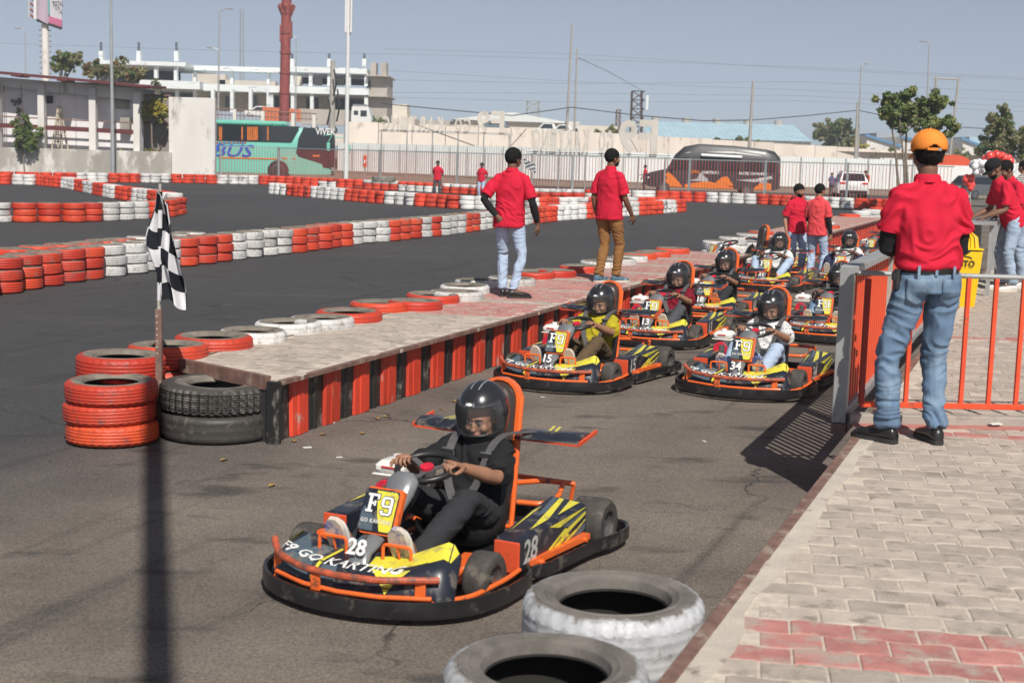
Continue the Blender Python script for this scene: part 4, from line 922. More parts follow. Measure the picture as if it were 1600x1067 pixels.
def blend_cut(me,keep,T):
    Ti=T.inverted(); bm=bmesh.new(); bm.from_mesh(me)
    dele=[f for f in bm.faces if not keep(Ti@f.calc_center_median())]
    bmesh.ops.delete(bm,geom=dele,context='FACES'); bm.to_mesh(me); bm.free(); me.shade_smooth(); return me
def hair_mesh(c,M,style='short',low=-.03):
    T=Matrix.Translation(c)@M.to_4x4(); mb=MB(); mb.ell((0,-.012,.030),(.084,.103,.098) if style!='thick' else (.090,.110,.106),44,34,0,T)
    me=mb.mesh('hair',M_hair)
    def keep(p):
        if p.y>.03: 
            return p.z>.048+.25*max(0,.05-p.y)-abs(p.x)*.25
        if p.z>.0: return True
        if abs(p.x)>.058 and p.y>-.03: return p.z>-.005+ (p.y+.03)*.5
        return p.z>low-.028*min(1,max(0,-p.y*14))
    blend_cut(me,keep,T)
    me2=evaluated(me,[('SOLIDIFY',dict(thickness=.012,offset=-1))]); bpy.data.meshes.remove(me)
    wrinkle(me2,.0035,None,(38,38,24),3); return fin(me2,'hair',M_hair)
def helmet_parts(K,c,M,stripe=True):
    T=Matrix.Translation(c)@M.to_4x4(); na,ne=56,34
    def P(a,e,k=1.):
        ce=abs(math.cos(e))**(.62 if e<0 else .92); se=math.sin(e)
        x=math.sin(a)*ce*.136; y=math.cos(a)*ce*.160; z=se*.163
        if e<0: 
            y+=.016*max(0,math.cos(a))**2*min(1,-e/.3); t=min(1,-e/1.0); x*=1-.10*t; y*=1-.06*t
            z=se*.178
        return (x*k,y*k-.008,z*k+.008)
    es=[R(-62)+(R(90)-R(-62))*j/ne for j in range(ne+1)]; es[-1]=R(89)
    def win(a,e,g=0): a=abs((a+pi)%(2*pi)-pi); lim=R(66+g)*(1-.12*max(0,(e-0)/.5)); return a<lim and R(-24-g)<e<R(28+g)
    mb=MB(); vs=[P(2*pi*i/na,e) for e in es for i in range(na)]; fs=[]
    for j in range(ne):
        for i in range(na):
            if win(2*pi*(i+.5)/na,(es[j]+es[j+1])/2): continue
            k=(i+1)%na; fs.append((j*na+i,(j+1)*na+i,(j+1)*na+k,j*na+k))
    fs.append(tuple(ne*na+i for i in range(na))[::-1]); mb.add(vs,fs,0,T)
    me=mb.mesh('h',M_hel); me2=evaluated(me,[('SOLIDIFY',dict(thickness=.016,offset=-1)),('SMOOTH',dict(factor=.5,iterations=2))]); bpy.data.meshes.remove(me)
    bm=bmesh.new(); bm.from_mesh(me2); bmesh.ops.delete(bm,geom=[v for v in bm.verts if not v.link_faces],context='VERTS'); bm.to_mesh(me2); bm.free()
    K['helmet']=(fin(me2,'helmet',M_hel),None); me2.set_sharp_from_angle(angle=R(50))
    # gasket, visor, pivot discs, stripes, badge
    mb=MB(); L=[]
    for t in np.linspace(-1,1,13): L.append(P(R(66)*t,R(28),1.004))
    for t in np.linspace(1,-1,5)[1:-1]: L.append(P(R(67),R(2)+R(26)*t,1.004))
    for t in np.linspace(1,-1,13): L.append(P(R(66)*t,R(-24),1.004))
    for t in np.linspace(-1,1,5)[1:-1]: L.append(P(-R(67),R(2)+R(26)*t,1.004))
    mb.tube([T@V3(*p) for p in L],.005,6,closed=True); K['gasket']=(mb.mesh('gasket',M_blkpl,60),'helmet')
    mb=MB(); n1,n2=24,8; vs=[P(R(-80)+R(160)*i/n1,R(-20)+R(52)*j/n2,1.035+.012*math.cos(R(-80)+R(160)*i/n1)) for j in range(n2+1) for i in range(n1+1)]
    mb.add(vs,[(j*(n1+1)+i,(j+1)*(n1+1)+i,(j+1)*(n1+1)+i+1,j*(n1+1)+i+1) for j in range(n2) for i in range(n1)],0,T); K['visor']=(mb.mesh('visor',M_visor,80),'helmet')
    for s in(-1,1):
        mb=MB(); p=P(s*R(84),R(4),1.03); mb.cyl((0,0,-.004),.017,.010,14,M=T@Matrix.Translation(p)@Matrix.Rotation(pi/2*s,4,'Y')); K['visor_pivot#%d'%s]=(mb.mesh('visor_pivot',M_blkpl,40),'helmet')
    if stripe:
        for s in(-1,1):
            mb=MB(); n=26; vs=[]
            for i in range(n+1):
                e=R(30)+R(120)*i/n; a=0
                for o in(.020,.0255):
                    x=s*o; ce=math.cos(e); y=ce*.160; z=math.sin(e)*.163; q=math.sqrt(max(0,1-(x/.136)**2)); vs.append((x*1.0,y*q*1.006-.008,z*q*1.006+.008+.001))
            mb.add(vs,[(2*i,2*i+1,2*i+3,2*i+2) if s>0 else (2*i,2*i+2,2*i+3,2*i+1) for i in range(n)],0,T); K['stripe#%d'%s]=(mb.mesh('stripe',M_grey_stripe),'helmet')
    mb=MB(); p=P(0,R(34),1.012); B=T@Matrix.Translation(p)@Matrix.Rotation(R(-56),4,'X'); mb.prism([(math.cos(2*pi*k/16)*.017,math.sin(2*pi*k/16)*.0085) for k in range(16)],-.002,.001,0,B); K['badge']=(mb.mesh('badge',M_kwh),'helmet')
M_grey_stripe=mat('grey_stripe',(.30,.33,.37),.4)
I3=Matrix.Identity(3)
def rotm(yaw=0,pitch=0,roll=0): return (Matrix.Rotation(R(yaw),3,'Z')@Matrix.Rotation(R(pitch),3,'X')@Matrix.Rotation(R(roll),3,'Y'))
def figure(J,vox=.010,shirt='polo',sleeve=.30,wr=1.,fat=1.,shoes='leather',hands=True,head=True,handcurl=25,trw=1.,hemz=None,seed=0,tucked=False):
    """J: joints. returns dict of meshes (name -> (mesh, parent))"""
    K={}
    sx=(J['sh'][1]-J['sh'][-1]).normalized(); hx=(J['hip'][1]-J['hip'][-1]).normalized()
    spine=[J['pel'],J['wai'],J['che'],J['nek']]
    def fr(s,t):
        f=t.cross(s)*-1; f=f-s*f.dot(s); f.normalize(); return f
    tup=(J['nek']-J['pel']).normalized()
    fy=sx.cross(tup)*-1; fy=tup.cross(sx).normalized(); fh=tup.cross(hx).normalized()
    M=J['headM']
    b=MB(); headmb(b,J['hed'],M,J['nek'])
    torso(b,[(J['pel'],hx,fh,.13,.085),(J['wai'],hx,fh,.125*fat,.09*fat),(J['che'],sx,fy,.138,.09),(J['che'].lerp(J['nek'],.6),sx,fy,.105,.07),(J['nek'],sx,fy,.055,.05)])
    for s in(-1,1):
        S_,E_,W_=J['sh'][s],J['el'][s],J['wr'][s]
        limb(b,[S_-sx*s*.035-tup*.025,S_.lerp(E_,.5),E_,E_.lerp(W_,.35),W_],[.044,.043,.037,.040,.027]) 
        H_,Kn,A_=J['hip'][s],J['kn'][s],J['an'][s]
        limb(b,[H_,H_.lerp(Kn,.5),Kn,Kn.lerp(A_,.35),A_],[.075,.068,.050,.052,.034]); limb(b,[A_,J['toe'][s]],[.036,.03])
    body=blend(b,vox*.8,2)
    if hands:
        h=MB()
        for s in(-1,1): hand(h,J['wr'][s],J['hdir'][s],J['hnrm'][s],J['thumb'][s],handcurl)
        bm=bmesh.new(); bm.from_mesh(body); m2=h.mesh('h',[]); bm.from_mesh(m2); bm.to_mesh(body); bm.free()
    K['body']=(fin(body,'body',M_skin),None)
    # shirt
    b=MB(); e=.014*fat; pel=J['pel']; up=tup
    hem=pel+(J['wai']-pel)*(-.62 if not tucked else .44); he2=pel.lerp(J['wai'],.1 if not tucked else .55)
    W0=.172*fat
    torso(b,[(hem,hx,fh,(W0*1.09 if not tucked else W0*1.0),(.142 if not tucked else .124)*fat),(he2,hx,fh,(W0*1.06 if not tucked else W0),(.138 if not tucked else .124)*fat),(J['wai'].lerp(J['che'],.35),sx,fy,.168*fat,.122*fat),(J['che'],sx,fy,.180*fat,.126*fat),(J['che'].lerp(J['nek'],.40),sx,fy,.165,.112),(J['che'].lerp(J['nek'],.74),sx,fy,.118,.088),(J['nek'],sx,fy,.066,.062)])
    for s in(-1,1):
        S_,E_,W_=J['sh'][s],J['el'][s],J['wr'][s]
        limb(b,[J['nek']+sx*s*.035-tup*.035,(J['nek']+sx*s*.035-tup*.035).lerp(S_,.5)-tup*.004,S_-sx*s*.012-tup*.002],[.045,.050,.054])
        if sleeve>1.2: limb(b,[S_-sx*s*.08-tup*.03,S_-sx*s*.012-tup*.006,S_.lerp(E_,.5),E_,W_+(W_-E_)*-.08],[.05,.058,.054,.050,.038],flat1=True)
        else:
            q=S_.lerp(E_,min(1,sleeve/.30)); limb(b,[S_-sx*s*.08-tup*.03,S_-sx*s*.012-tup*.006,S_.lerp(q,.5),q],[.05,.058,.064,.070],flat1=True)
    me=blend(b,vox*.85,7)
    def amt(x,y,z): return 1.
    wrinkle(me,.0075*wr,amt,(5.5,5.5,8.),seed)
    K['shirt']=(fin(me,'shirt',C_polo),None)
    if shirt=='polo':
        mb=MB(); n=20; rs=[]
        for z,rr in((-.005,.066),(.022,.062),(.034,.064),(.018,.074),(-.012,.078)):
            rs.append([J['nek']+tup*z*1.+ (sx*math.cos(2*pi*k/n)*rr+fy*math.sin(2*pi*k/n)*rr*.98)+tup*(-.018*max(0,math.sin(2*pi*k/n))) for k in range(n)])
        mb.rings(rs,cap=False,closed=True); K['collar']=(mb.mesh('collar',C_polo,70),'shirt')
        for s in(-1,1):
            if sleeve<=1.2:
                S_,E_=J['sh'][s],J['el'][s]; q=S_.lerp(E_,min(1,sleeve/.30)); d=(E_-S_).normalized(); mb=MB()
                limb(mb,[q-d*.022,q+d*.004],[.0695,.0695],18,True,True); K['cuff#%d'%s]=(mb.mesh('sleeve_cuff',C_polo,50),'shirt')
    # trousers
    b=MB(); top=pel.lerp(J['wai'],.42)
    torso(b,[(top,hx,fh,.150*fat,.112*fat),(pel,hx,fh,.172,.128),(pel-up*.07,hx,fh,.172,.125)])
    for s in(-1,1):
        H_,Kn,A_=J['hip'][s],J['kn'][s],J['an'][s]
        end=A_.lerp(Kn,.03)
        limb(b,[H_+up*.02,H_.lerp(Kn,.33),H_.lerp(Kn,.7),Kn,Kn.lerp(A_,.33),Kn.lerp(A_,.7),end],[.096*trw,.096*trw,.078*trw,.067*trw,.068*trw,.060*trw,.060*trw],flat1=True)
    me=blend(b,vox*.85,2)
    kz=[J['kn'][s] for s in(-1,1)]; az=[J['an'][s] for s in(-1,1)]
    def lw(x,y,z):
        p=Vector((x,y,z)); d=min((p-q).length for q in kz); a=min((p-q).length for q in az); return .45+.7*math.exp(-(d/.16)**2)+1.1*math.exp(-(a/.17)**2)
    wrinkle(me,.0075*wr,lw,(5,5,15),seed+5)
    K['trousers']=(fin(me,'trousers',C_jean),None)
    # shoes
    for s in(-1,1):
        A_,T_=J['an'][s],J['toe'][s]; d=(T_-A_); dn=J.get('foot',{}).get(s) or Vector((d.x,d.y,0)).normalized(); un=J.get('fup',{}).get(s) or V3(0,0,1); sd_=dn.cross(un).normalized()
        base=J['heel'][s]; mb=MB(); rs=[]
        for t,w,h in((0,.026,.055),(.02,.036,.080),(.07,.038,.092),(.12,.040,.075),(.17,.046,.058),(.22,.048,.050),(.26,.040,.040),(.282,.02,.026)):
            c=base+dn*(t-.01)+un*(.022+h/2-.008)
            rs.append([c+sd_*math.cos(2*pi*k/14)*w+un*math.sin(2*pi*k/14)*h*.55 for k in range(14)])
        mb.rings(rs); up_=mb.mesh('shoe',M_shoe,60)
        mb=MB(); out=[]
        for t,w in((-.012,.022),(.0,.032),(.05,.037),(.10,.036),(.16,.046),(.22,.050),(.26,.042),(.285,.02)): out.append((t,w))
        pl=[(t,w) for t,w in out]+[(t,-w) for t,w in out[::-1]]
        n=len(pl); mb.add([base+dn*t+sd_*w+un*z for z in(0,.026) for t,w in pl],[tuple(range(n))[::-1],tuple(range(n,2*n))]+[(i,(i+1)%n,n+(i+1)%n,n+i) for i in range(n)])
        K['shoe#%d'%s]=(up_,None); K['sole#%d'%s]=(mb.mesh('sole',M_sole,40),'shoe#%d'%s)
    return K
def put(K,name,label,loc,rz,mats,scale=1.,group=None,cat='person'):
    t=thing(name,label,cat,loc,rz,group); t.scale=(scale,)*3; ob={}
    for k,(me,par) in K.items():
        o=obj(me.name.split('.')[0],me,ob[par] if par else t); ob[k]=o
        m=mats.get(k.split('#')[0])
        if m is None and k in('collar','cuff#1','cuff#-1'): m=mats.get('shirt')
        if m is not None and me.materials and me.materials[0]!=m:
            o.material_slots[0].link='OBJECT'; o.material_slots[0].material=m
    return t,ob
# ---------------------------------------------------------------- seated drivers
def driver_joints(kx=.19,ky=.22,kz=.375,yaw=0,pitch=-14):
    J=dict(pel=V3(0,-.20,.18),wai=V3(0,-.25,.31),che=V3(0,-.275,.44),nek=V3(0,-.285,.575),hed=V3(0,-.265,.695),headM=rotm(yaw,pitch))
    J['sh']={s:V3(s*.158,-.27,.535) for s in(-1,1)}; J['hip']={s:V3(s*.09,-.17,.18) for s in(-1,1)}
    J['wr']={s:V3(s*.158,.205,.528) for s in(-1,1)}; J['el']={s:ik(J['sh'][s],J['wr'][s],.275,.25,(s*.75,-.1,-1)) for s in(-1,1)}
    J['kn']={s:V3(s*kx,ky,kz) for s in(-1,1)}; J['an']={s:V3(s*.165,.68,.175) for s in(-1,1)}; J['toe']={s:V3(s*.17,.74,.27) for s in(-1,1)}
    J['heel']={s:V3(s*.168,.755,.105) for s in(-1,1)}; fd=V3(0,.36,.93).normalized(); J['foot']={s:fd for s in(-1,1)}; J['fup']={s:V3(0,-.93,.36).normalized() for s in(-1,1)}
    J['hdir']={s:V3(-s*.25,.75,.35) for s in(-1,1)}; J['hnrm']={s:V3(-s*.15,.25,-1) for s in(-1,1)}; J['thumb']={1:-1,-1:1}
    return J
DP=[]
for a in((.19,.22,.375,0,-14),(.27,.16,.44,0,-6)):
    J=driver_joints(*a); J['hed']+=V3(0,-.02,-.005); K=figure(J,.0085,'crew',sleeve=.27,handcurl=62,seed=len(DP)*9,trw=.95); helmet_parts(K,J['hed']+J['headM']@V3(0,-.012,.012),J['headM']); DP.append((K,J))
def driver(org,heading,label,variant=0,shirt=C_white,trou=C_char,skin=M_skin,shoe=M_shoew,sole=M_solew,scale=1.,long=False,dz=0.):
    K,J=DP[variant]; rz=pi-R(heading); K=dict(K)
    t,ob=put(K,'person',label,(org[0],org[1],dz),rz,dict(body=skin,shirt=shirt,trousers=trou,shoe=shoe,sole=sole),scale,'kart drivers in black helmets')
    face_parts(ob['body'],J['hed'],J['headM']); return t,ob
ko=[k[0] for k in KS]; kh=[k[1] for k in KS]
driver(ko[0],kh[0],'driver in black polo and charcoal trousers steering the nearest kart',0,C_blackt,C_char,M_skin,M_shoew,mat('cream_and_blue_sole',(.62,.55,.46),.6,dirt=(.10,.15,.40),damt=.62,dscale=11),1.03)
driver(ko[1],kh[1],'driver in mustard yellow shirt and brown trousers',0,C_yellowt,C_olive,M_skin,M_shoeb,M_solew)
driver(ko[2],kh[2],'driver in white patterned shirt and pale jeans beside the railing',0,C_print,C_jeanp,M_skin,M_shoeb,M_solebl)
driver(ko[3],kh[3],'driver in maroon shirt and grey trousers',0,C_maroon,C_greyt,M_skin,M_shoew,M_solew)
driver(ko[4],kh[4],'driver in black shirt and grey trousers with orange soled shoes',0,C_blackt,C_char,M_skin,M_shoeb,mat('orange_sole',(.55,.2,.1),.6))
driver(ko[5],kh[5],'man in white shirt and pale jeans with knees up, strapped into his kart',1,C_white,C_jeanp,M_skin2,M_shoe,M_sole,1.06)
driver(ko[6],kh[6],'second driver in white, behind the man whose knees stick up',1,C_white,C_jeanp,M_skin2,M_shoew,M_solew,1.0)
driver(ko[7],kh[7],'bearded man in white shirt and dark trousers farther back in the pit lane',1,C_white,cloth('navy_trousers',(.03,.035,.08)),M_skin2,M_shoew,M_solew,1.06)
driver(ko[8],kh[8],'driver in dark blue trousers hidden behind the grey railing post',0,C_blackt,C_jean2,M_skin2,M_shoew,M_solew)
driver((8.05,30.95,0),35,'driver in black whose helmet shows left of the orange capped man',0,C_blackt,C_char,M_skin2,M_shoe,M_sole)
driver((8.95,31.55,0),40,'farthest driver, helmet touching the elbow of the orange capped man',0,C_blackt,C_char,M_skin2,M_shoe,M_sole)
# ---------------------------------------------------------------- standing people
def standing(h=1.74,arms=('hang','hang'),lean=0,headyaw=0,headpitch=0,feet=None,twist=0,hipshift=0.,footyaw=(12,-12),wrist=None,poles=None):
    """facing +y, +x is the person's right... arms=(left(-1),right(+1))"""
    k=h/1.74; J={}
    J['pel']=V3(hipshift,0,.93); L=R(lean)
    def up(d): return V3(hipshift*(1-d/.6),math.sin(L)*d,.93+math.cos(L)*d)
    J['wai']=up(.16); J['che']=up(.36); J['nek']=up(.56)
    J['headM']=rotm(headyaw,headpitch); J['hed']=J['nek']+V3(0,math.sin(L)*.10,.135)+J['headM']@V3(0,.02,.0)
    tw=Matrix.Rotation(R(twist),3,'Z'); J['sh']={}; J['el']={}; J['wr']={}; J['hdir']={}; J['hnrm']={}; J['thumb']={1:-1,-1:1}
    for i,s in enumerate((-1,1)):
        sh=up(.465)+tw@V3(s*.176,-.01,0); J['sh'][s]=sh
        a=arms[i]
        if wrist and wrist.get(s) is not None: w=Vector(wrist[s])/k
        elif a=='hang': w=sh+V3(s*.06,.05,-.535)
        elif a=='fwd': w=sh+V3(s*.05,.20,-.50)
        elif a=='hip': w=J['pel']+V3(s*.17,-.13,.03)
        elif a=='front': w=sh+V3(-s*.06,.30,-.30)
        elif a=='behind': w=J['pel']+V3(s*.05,-.16,.02)
        elif a=='rail': w=sh+V3(-s*.02,.40,-.32)
        pole={'hang':(s*.3,-1,0),'fwd':(s*.3,-1,0),'hip':(s*1,-.25,0),'front':(s*.35,-.6,-.6),'behind':(s*1,-.5,0),'rail':(s*.3,-.6,-.6)}[a]
        if poles and poles.get(s): pole=poles[s]
        J['wr'][s]=w; J['el'][s]=ik(sh,w,.295,.265,pole)
        d=(w-J['el'][s]).normalized()
        if a=='hip': J['hdir'][s]=V3(-s*.6,.2,-.8); J['hnrm'][s]=V3(-s*.2,1,0)
        else: J['hdir'][s]=d; J['hnrm'][s]=V3(-s,.1,0) if a in('hang','fwd','behind') else V3(0,0,-1)
    feet=feet or {-1:(-.11,0),1:(.11,0)}
    J['hip']={s:V3(hipshift+s*.09,0,.91) for s in(-1,1)}; J['an']={};J['kn']={};J['toe']={};J['heel']={};J['foot']={}
    for i,s in enumerate((-1,1)):
        x,y=feet[s][:2]; z=feet[s][2] if len(feet[s])>2 else 0
        a=R(footyaw[i]); fd=V3(-math.sin(a),math.cos(a),0); J['foot'][s]=fd
        J['an'][s]=V3(x,y,.085+z); J['kn'][s]=ik(J['hip'][s],J['an'][s],.43,.415,fd); J['toe'][s]=J['an'][s]+fd*.15+V3(0,0,-.05); J['heel'][s]=V3(x,y,z)-fd*.055
    return J
def man(loc,rz,label,h=1.74,vox=.012,mats=None,hair='short',face=True,beard=False,armsleeve=None,group=None,belt=False,sleeve=.24,shirtkind='polo',cap=None,seed=0,fat=1.,scaleid=None,trw=1.,tucked=False,wr=1.,curl=22,**kw):
    J=standing(h,**kw); K=figure(J,vox,shirtkind,sleeve=sleeve,seed=seed,fat=fat,trw=trw,tucked=tucked,wr=wr,handcurl=curl)
    t,ob=put(K,'person',label,loc,rz,mats or {},h/1.74,group)
    if hair: obj('hair',hair_mesh(J['hed'],J['headM'],hair),t)
    if face: face_parts(ob['body'],J['hed'],J['headM'],beard)
    if armsleeve:
        for s in armsleeve:
            mb=MB(); S_,E_,W_=J['sh'][s],J['el'][s],J['wr'][s]
            q=S_.lerp(E_,.55); limb(mb,[q,q.lerp(E_,.5),E_,E_.lerp(W_,.35),W_.lerp(E_,.06)],[.052,.048,.043,.046,.034],16,True,True); me=blend(mb,.008,2); wrinkle(me,.003,None,(8,8,22),4); obj('arm_sleeve',fin(me,'arm_sleeve',C_blackt),t)
    return t,ob,J
P_mats=dict(body=M_skin2,shirt=C_polo,trousers=C_jeanp,shoe=M_shoe,sole=M_sole)
RG='marshals in red polo shirts'
# man with hand on hip on the walkway
t,ob,J=man((-.05,16.38,.46),R(-14),'marshal in red polo and pale jeans, left hand on hip, standing on the walkway',1.70,.010,dict(P_mats),'thick',armsleeve=(-1,1),group=RG,arms=('hip','hang'),headyaw=-28,headpitch=-6,feet={-1:(-.10,.08),1:(.06,-.06)},footyaw=(10,-62),twist=0,hipshift=-.02,seed=1,trw=.86,beard=False,wrist={-1:(-.13,-.13,.93),1:(.30,.06,.86)})
t,ob,J=man((1.23,18.73,.46),R(-42),'marshal in red polo and tan trousers, stepping forward on the walkway',1.74,.010,dict(P_mats,trousers=C_brown,body=mat('warm_brown_skin',(.20,.095,.055),.5),shoe=M_shoeb,sole=M_solew),'short',group=RG,arms=('hang','fwd'),headyaw=-18,feet={-1:(-.07,-.10),1:(.07,.10)},footyaw=(0,-14),seed=2,beard=True,trw=.96)
# orange capped man by the railing
J0=dict()
t,ob,J=man((2.34,8.17,.5),R(3),'marshal in orange cap and blue jeans seen from behind at the railing corner',1.775,.0085,dict(P_mats,trousers=C_jean2),'short',group='marshal at the railing corner',arms=('front','front'),headyaw=-4,feet={-1:(-.145,-.02),1:(.135,-.02)},footyaw=(38,4),seed=3,fat=1.04,trw=.98,armsleeve=(-1,1),sleeve=.195,tucked=True,wr=1.5,hipshift=.05,wrist={-1:(-.05,.27,1.10),1:(.12,.27,1.08)},poles={-1:(-.55,-.6,-.6),1:(.45,-.6,-.6)},face=False)
capman=t; capJ=J
def cap_on(t,J,m,ring=True,back=True):
    T=Matrix.Translation(J['hed'])@J['headM'].to_4x4(); mb=MB()
    mb.ell((0,-.010,.052),(.094,.110,.090),44,30,0,T); me=mb.mesh('cap',m)
    def keep(p):
        if p.z<.030-.10*p.y*1.0-.004: return False
        if back and p.y<-.05 and abs(p.x)<.034 and p.z<.062-(abs(p.x)/.034)**2*.02: return False
        return True
    blend_cut(me,keep,T); m2=evaluated(me,[('SOLIDIFY',dict(thickness=.006,offset=1))]); bpy.data.meshes.remove(me)
    c=obj('cap',fin(m2,'cap',m),t)
    mb=MB(); n=14; vs=[]
    for j in range(5):
        for i in range(n+1):
            a=R(-62)+R(124)*i/n; r=1+.62*j/4*math.cos(a)**.5; vs.append((math.sin(a)*.092*(1+.02*j),-.010+math.cos(a)*.108*1.0+ (r-1)*.11,.030-.010-.006*j-.02*abs(math.sin(a))**2))
    mb.add(vs,[(j*(n+1)+i,j*(n+1)+i+1,(j+1)*(n+1)+i+1,(j+1)*(n+1)+i) for j in range(4) for i in range(n)],0,T)
    me=mb.mesh('brim',m); m3=evaluated(me,[('SOLIDIFY',dict(thickness=.005,offset=0))]); obj('brim',fin(m3,'brim',m),c)
    mb=MB(); mb.ell((0,-.010,.148),(.008,.008,.005),8,6,0,T); mb.build('cap_button',m,c,60)
    if back:
        mb=MB(); P=[T@V3(math.sin(a)*.097,-.010-math.cos(a)*.114,.030+.006) for a in np.linspace(R(-22),R(22),9)]; mb.tube(P,.01,sq=(.005,.014)); mb.build('cap_strap',m,c,40)
        mb=MB(); p=T@V3(.030,-.124,.034); mb.box(p,(.02,.005,.016),bev=.002); mb.build('buckle',M_steel,c)
        for a_ in range(6):
            a=R(30+60*a_); P=[T@V3(math.sin(a)*math.cos(e)*.101,-.010+math.cos(a)*math.cos(e)*.117,.052+math.sin(e)*.0965) for e in np.linspace(R(4 if a_ not in(2,3) else 22),R(86),10)]
            mb=MB(); mb.tube(P,.0012,5); mb.build('cap_seam',m,c,60)
cap_on(t,J,M_cap)
def belt_on(t,J,fat=1.,phone=True):
    mb=MB(); top=J['pel'].lerp(J['wai'],.38); n=28
    def rg(w,d,z): return [top+V3(abs(math.cos(a))**.87*math.copysign(1,math.cos(a))*w,abs(math.sin(a))**.87*math.copysign(1,math.sin(a))*d,z) for a in[2*pi*k/n for k in range(n)]]
    mb.rings([rg(.160*fat,.121*fat,-.018),rg(.163*fat,.124*fat,-.018),rg(.163*fat,.124*fat,.018),rg(.160*fat,.121*fat,.018)],cap=False,closed=True); mb.build('belt',M_shoe,t,50)
    for x in(-.10,.0,.10):
        mb=MB(); mb.box((top.x+x,top.y-.127*fat,top.z),(.016,.008,.055),bev=.002); mb.build('belt_loop',C_jean2,t)
    tro=[c for c in t.children if c.name.startswith('trousers')][0]
    for s in(-1,1):
        c=J['hip'][s]; n=8; vs=[]; fs=[]
        for j in range(n+1):
            for i in range(n+1):
                u=-1+2*i/n; v=j/n; x=u*.060; z=.055-.125*v-(.030*(1-abs(u)) if v>.85 else 0)
                vs.append((c.x+x+s*.004,c.y-.25,c.z-.02+z))
        me=bpy.data.meshes.new('back_pocket'); me.from_pydata(vs,[],[(j*(n+1)+i,j*(n+1)+i+1,(j+1)*(n+1)+i+1,(j+1)*(n+1)+i) for j in range(n) for i in range(n)])
        tt=bpy.data.objects.new('x',tro.data); TS.collection.objects.link(tt)
        m2=evaluated(me,[('SHRINKWRAP',dict(target=tt,wrap_method='PROJECT',use_project_y=True,use_positive_direction=True,use_negative_direction=False,offset=.006)),('SOLIDIFY',dict(thickness=.006,offset=0))]); bpy.data.objects.remove(tt)
        obj('back_pocket',fin(m2,'back_pocket',C_jean2),t)
    if phone:
        mb=MB(); mb.box((top.x-.185*fat,top.y-.02,top.z-.06),(.028,.05,.12),bev=.008); mb.box((top.x-.202*fat,top.y-.02,top.z-.04),(.012,.044,.05),bev=.004); mb.build('holster',M_blkpl,t,40)
belt_on(capman,capJ,1.02)
# men leaning on the counter at the right
lean=dict(arms=('rail','rail'),lean=26,headpitch=-26,footyaw=(8,-8))
t,ob,J=man((6.50,18.66,.5),R(98),'bearded man in black cap and red polo leaning on the counter',1.76,.011,dict(P_mats,trousers=C_jean,shoe=M_shoew,sole=M_solew),None,group=RG,beard=True,seed=4,wrist={-1:(-.15,.46,.97),1:(.13,.46,.97)},**lean)
cap_on(t,J,M_capk,back=False)
t,ob,J=man((6.85,19.25,.5),R(100),'bareheaded man in red polo behind the black capped one at the counter',1.76,.012,dict(P_mats,trousers=C_jean,shoe=M_shoew,sole=M_solew),'short',group=RG,seed=5,wrist={-1:(-.15,.44,.97),1:(.13,.44,.97)},**lean)
t,ob,J=man((9.55,27.0,.5),R(38),'man in grey checked shirt and blue jeans at the right picture edge',1.74,.014,dict(P_mats,shirt=C_check,trousers=C_jean2,shoe=M_shoew,sole=M_solew,body=M_skin),'short',seed=6,sleeve=.5,arms=('front','front'),shirtkind='crew')
# two men at the gap between the walkways
t,ob,J=man((5.12,25.95,0),R(200),'moustached marshal in red facing the camera beyond the white clad drivers',1.70,.014,dict(P_mats,body=M_skin),'thick',group=RG,seed=7,arms=('hang','hang'),headyaw=12,beard=True)
t,ob,J=man((5.33,25.15,0),R(-35),'marshal in faded red polo with back turned, standing behind the drivers',1.73,.013,dict(P_mats,shirt=C_polo2,body=M_skin),'short',group=RG,seed=8,arms=('front','hang'),headyaw=-25,armsleeve=(-1,1))
# far people
def far(px,py,h,rz,label,shirt,trou,skin=M_skin2,grp=None,dy=0,**k):
    p=G(px,py); return man((p.x,p.y+dy,0),rz,label,h,.02,dict(body=skin,shirt=shirt,trousers=trou,shoe=M_shoe,sole=M_sole),'thick',face=True,group=grp,wr=.6,**k)
far(683,310,1.70,R(170),'far marshal in red polo and grey jeans standing by the tractor tyre',C_polo,C_greyt,grp=RG,seed=11,arms=('behind','behind'))
far(752,311,1.66,R(160),'far marshal in red with light trousers left of the man with hand on hip',C_polo,C_jeanp,grp=RG,seed=12,arms=('behind','hang'))
far(1007,300,1.66,R(80),'distant person in red walking beyond the fence left of the dark van',C_polo,C_char,seed=13,arms=('fwd','front'))
far(1322,309,1.72,R(175),'person in black shirt and blue jeans beside the white car',C_blackt,C_jean2,M_skin,seed=14,arms=('hip','hip'))
far(1298,308,1.50,R(185),'child in blue taking a photograph left of the person in black',cloth('blue_cotton',(.10,.13,.24)),C_char,M_skin,seed=15,arms=('front','front'))
far(1334,307,1.60,R(165),'person in dark clothes half behind the one in blue jeans',C_greyt,C_char,seed=17,arms=('hang','hang'))
t,ob,J=far(1350,311,1.70,R(120),'person in black carrying a red bag right of the white car',C_blackt,C_char,seed=16,arms=('front','front'))
mb=MB(); mb.box((-.02,-.17,1.28),(.30,.14,.40),bev=.03); mb.build('bag',M_krd,t)
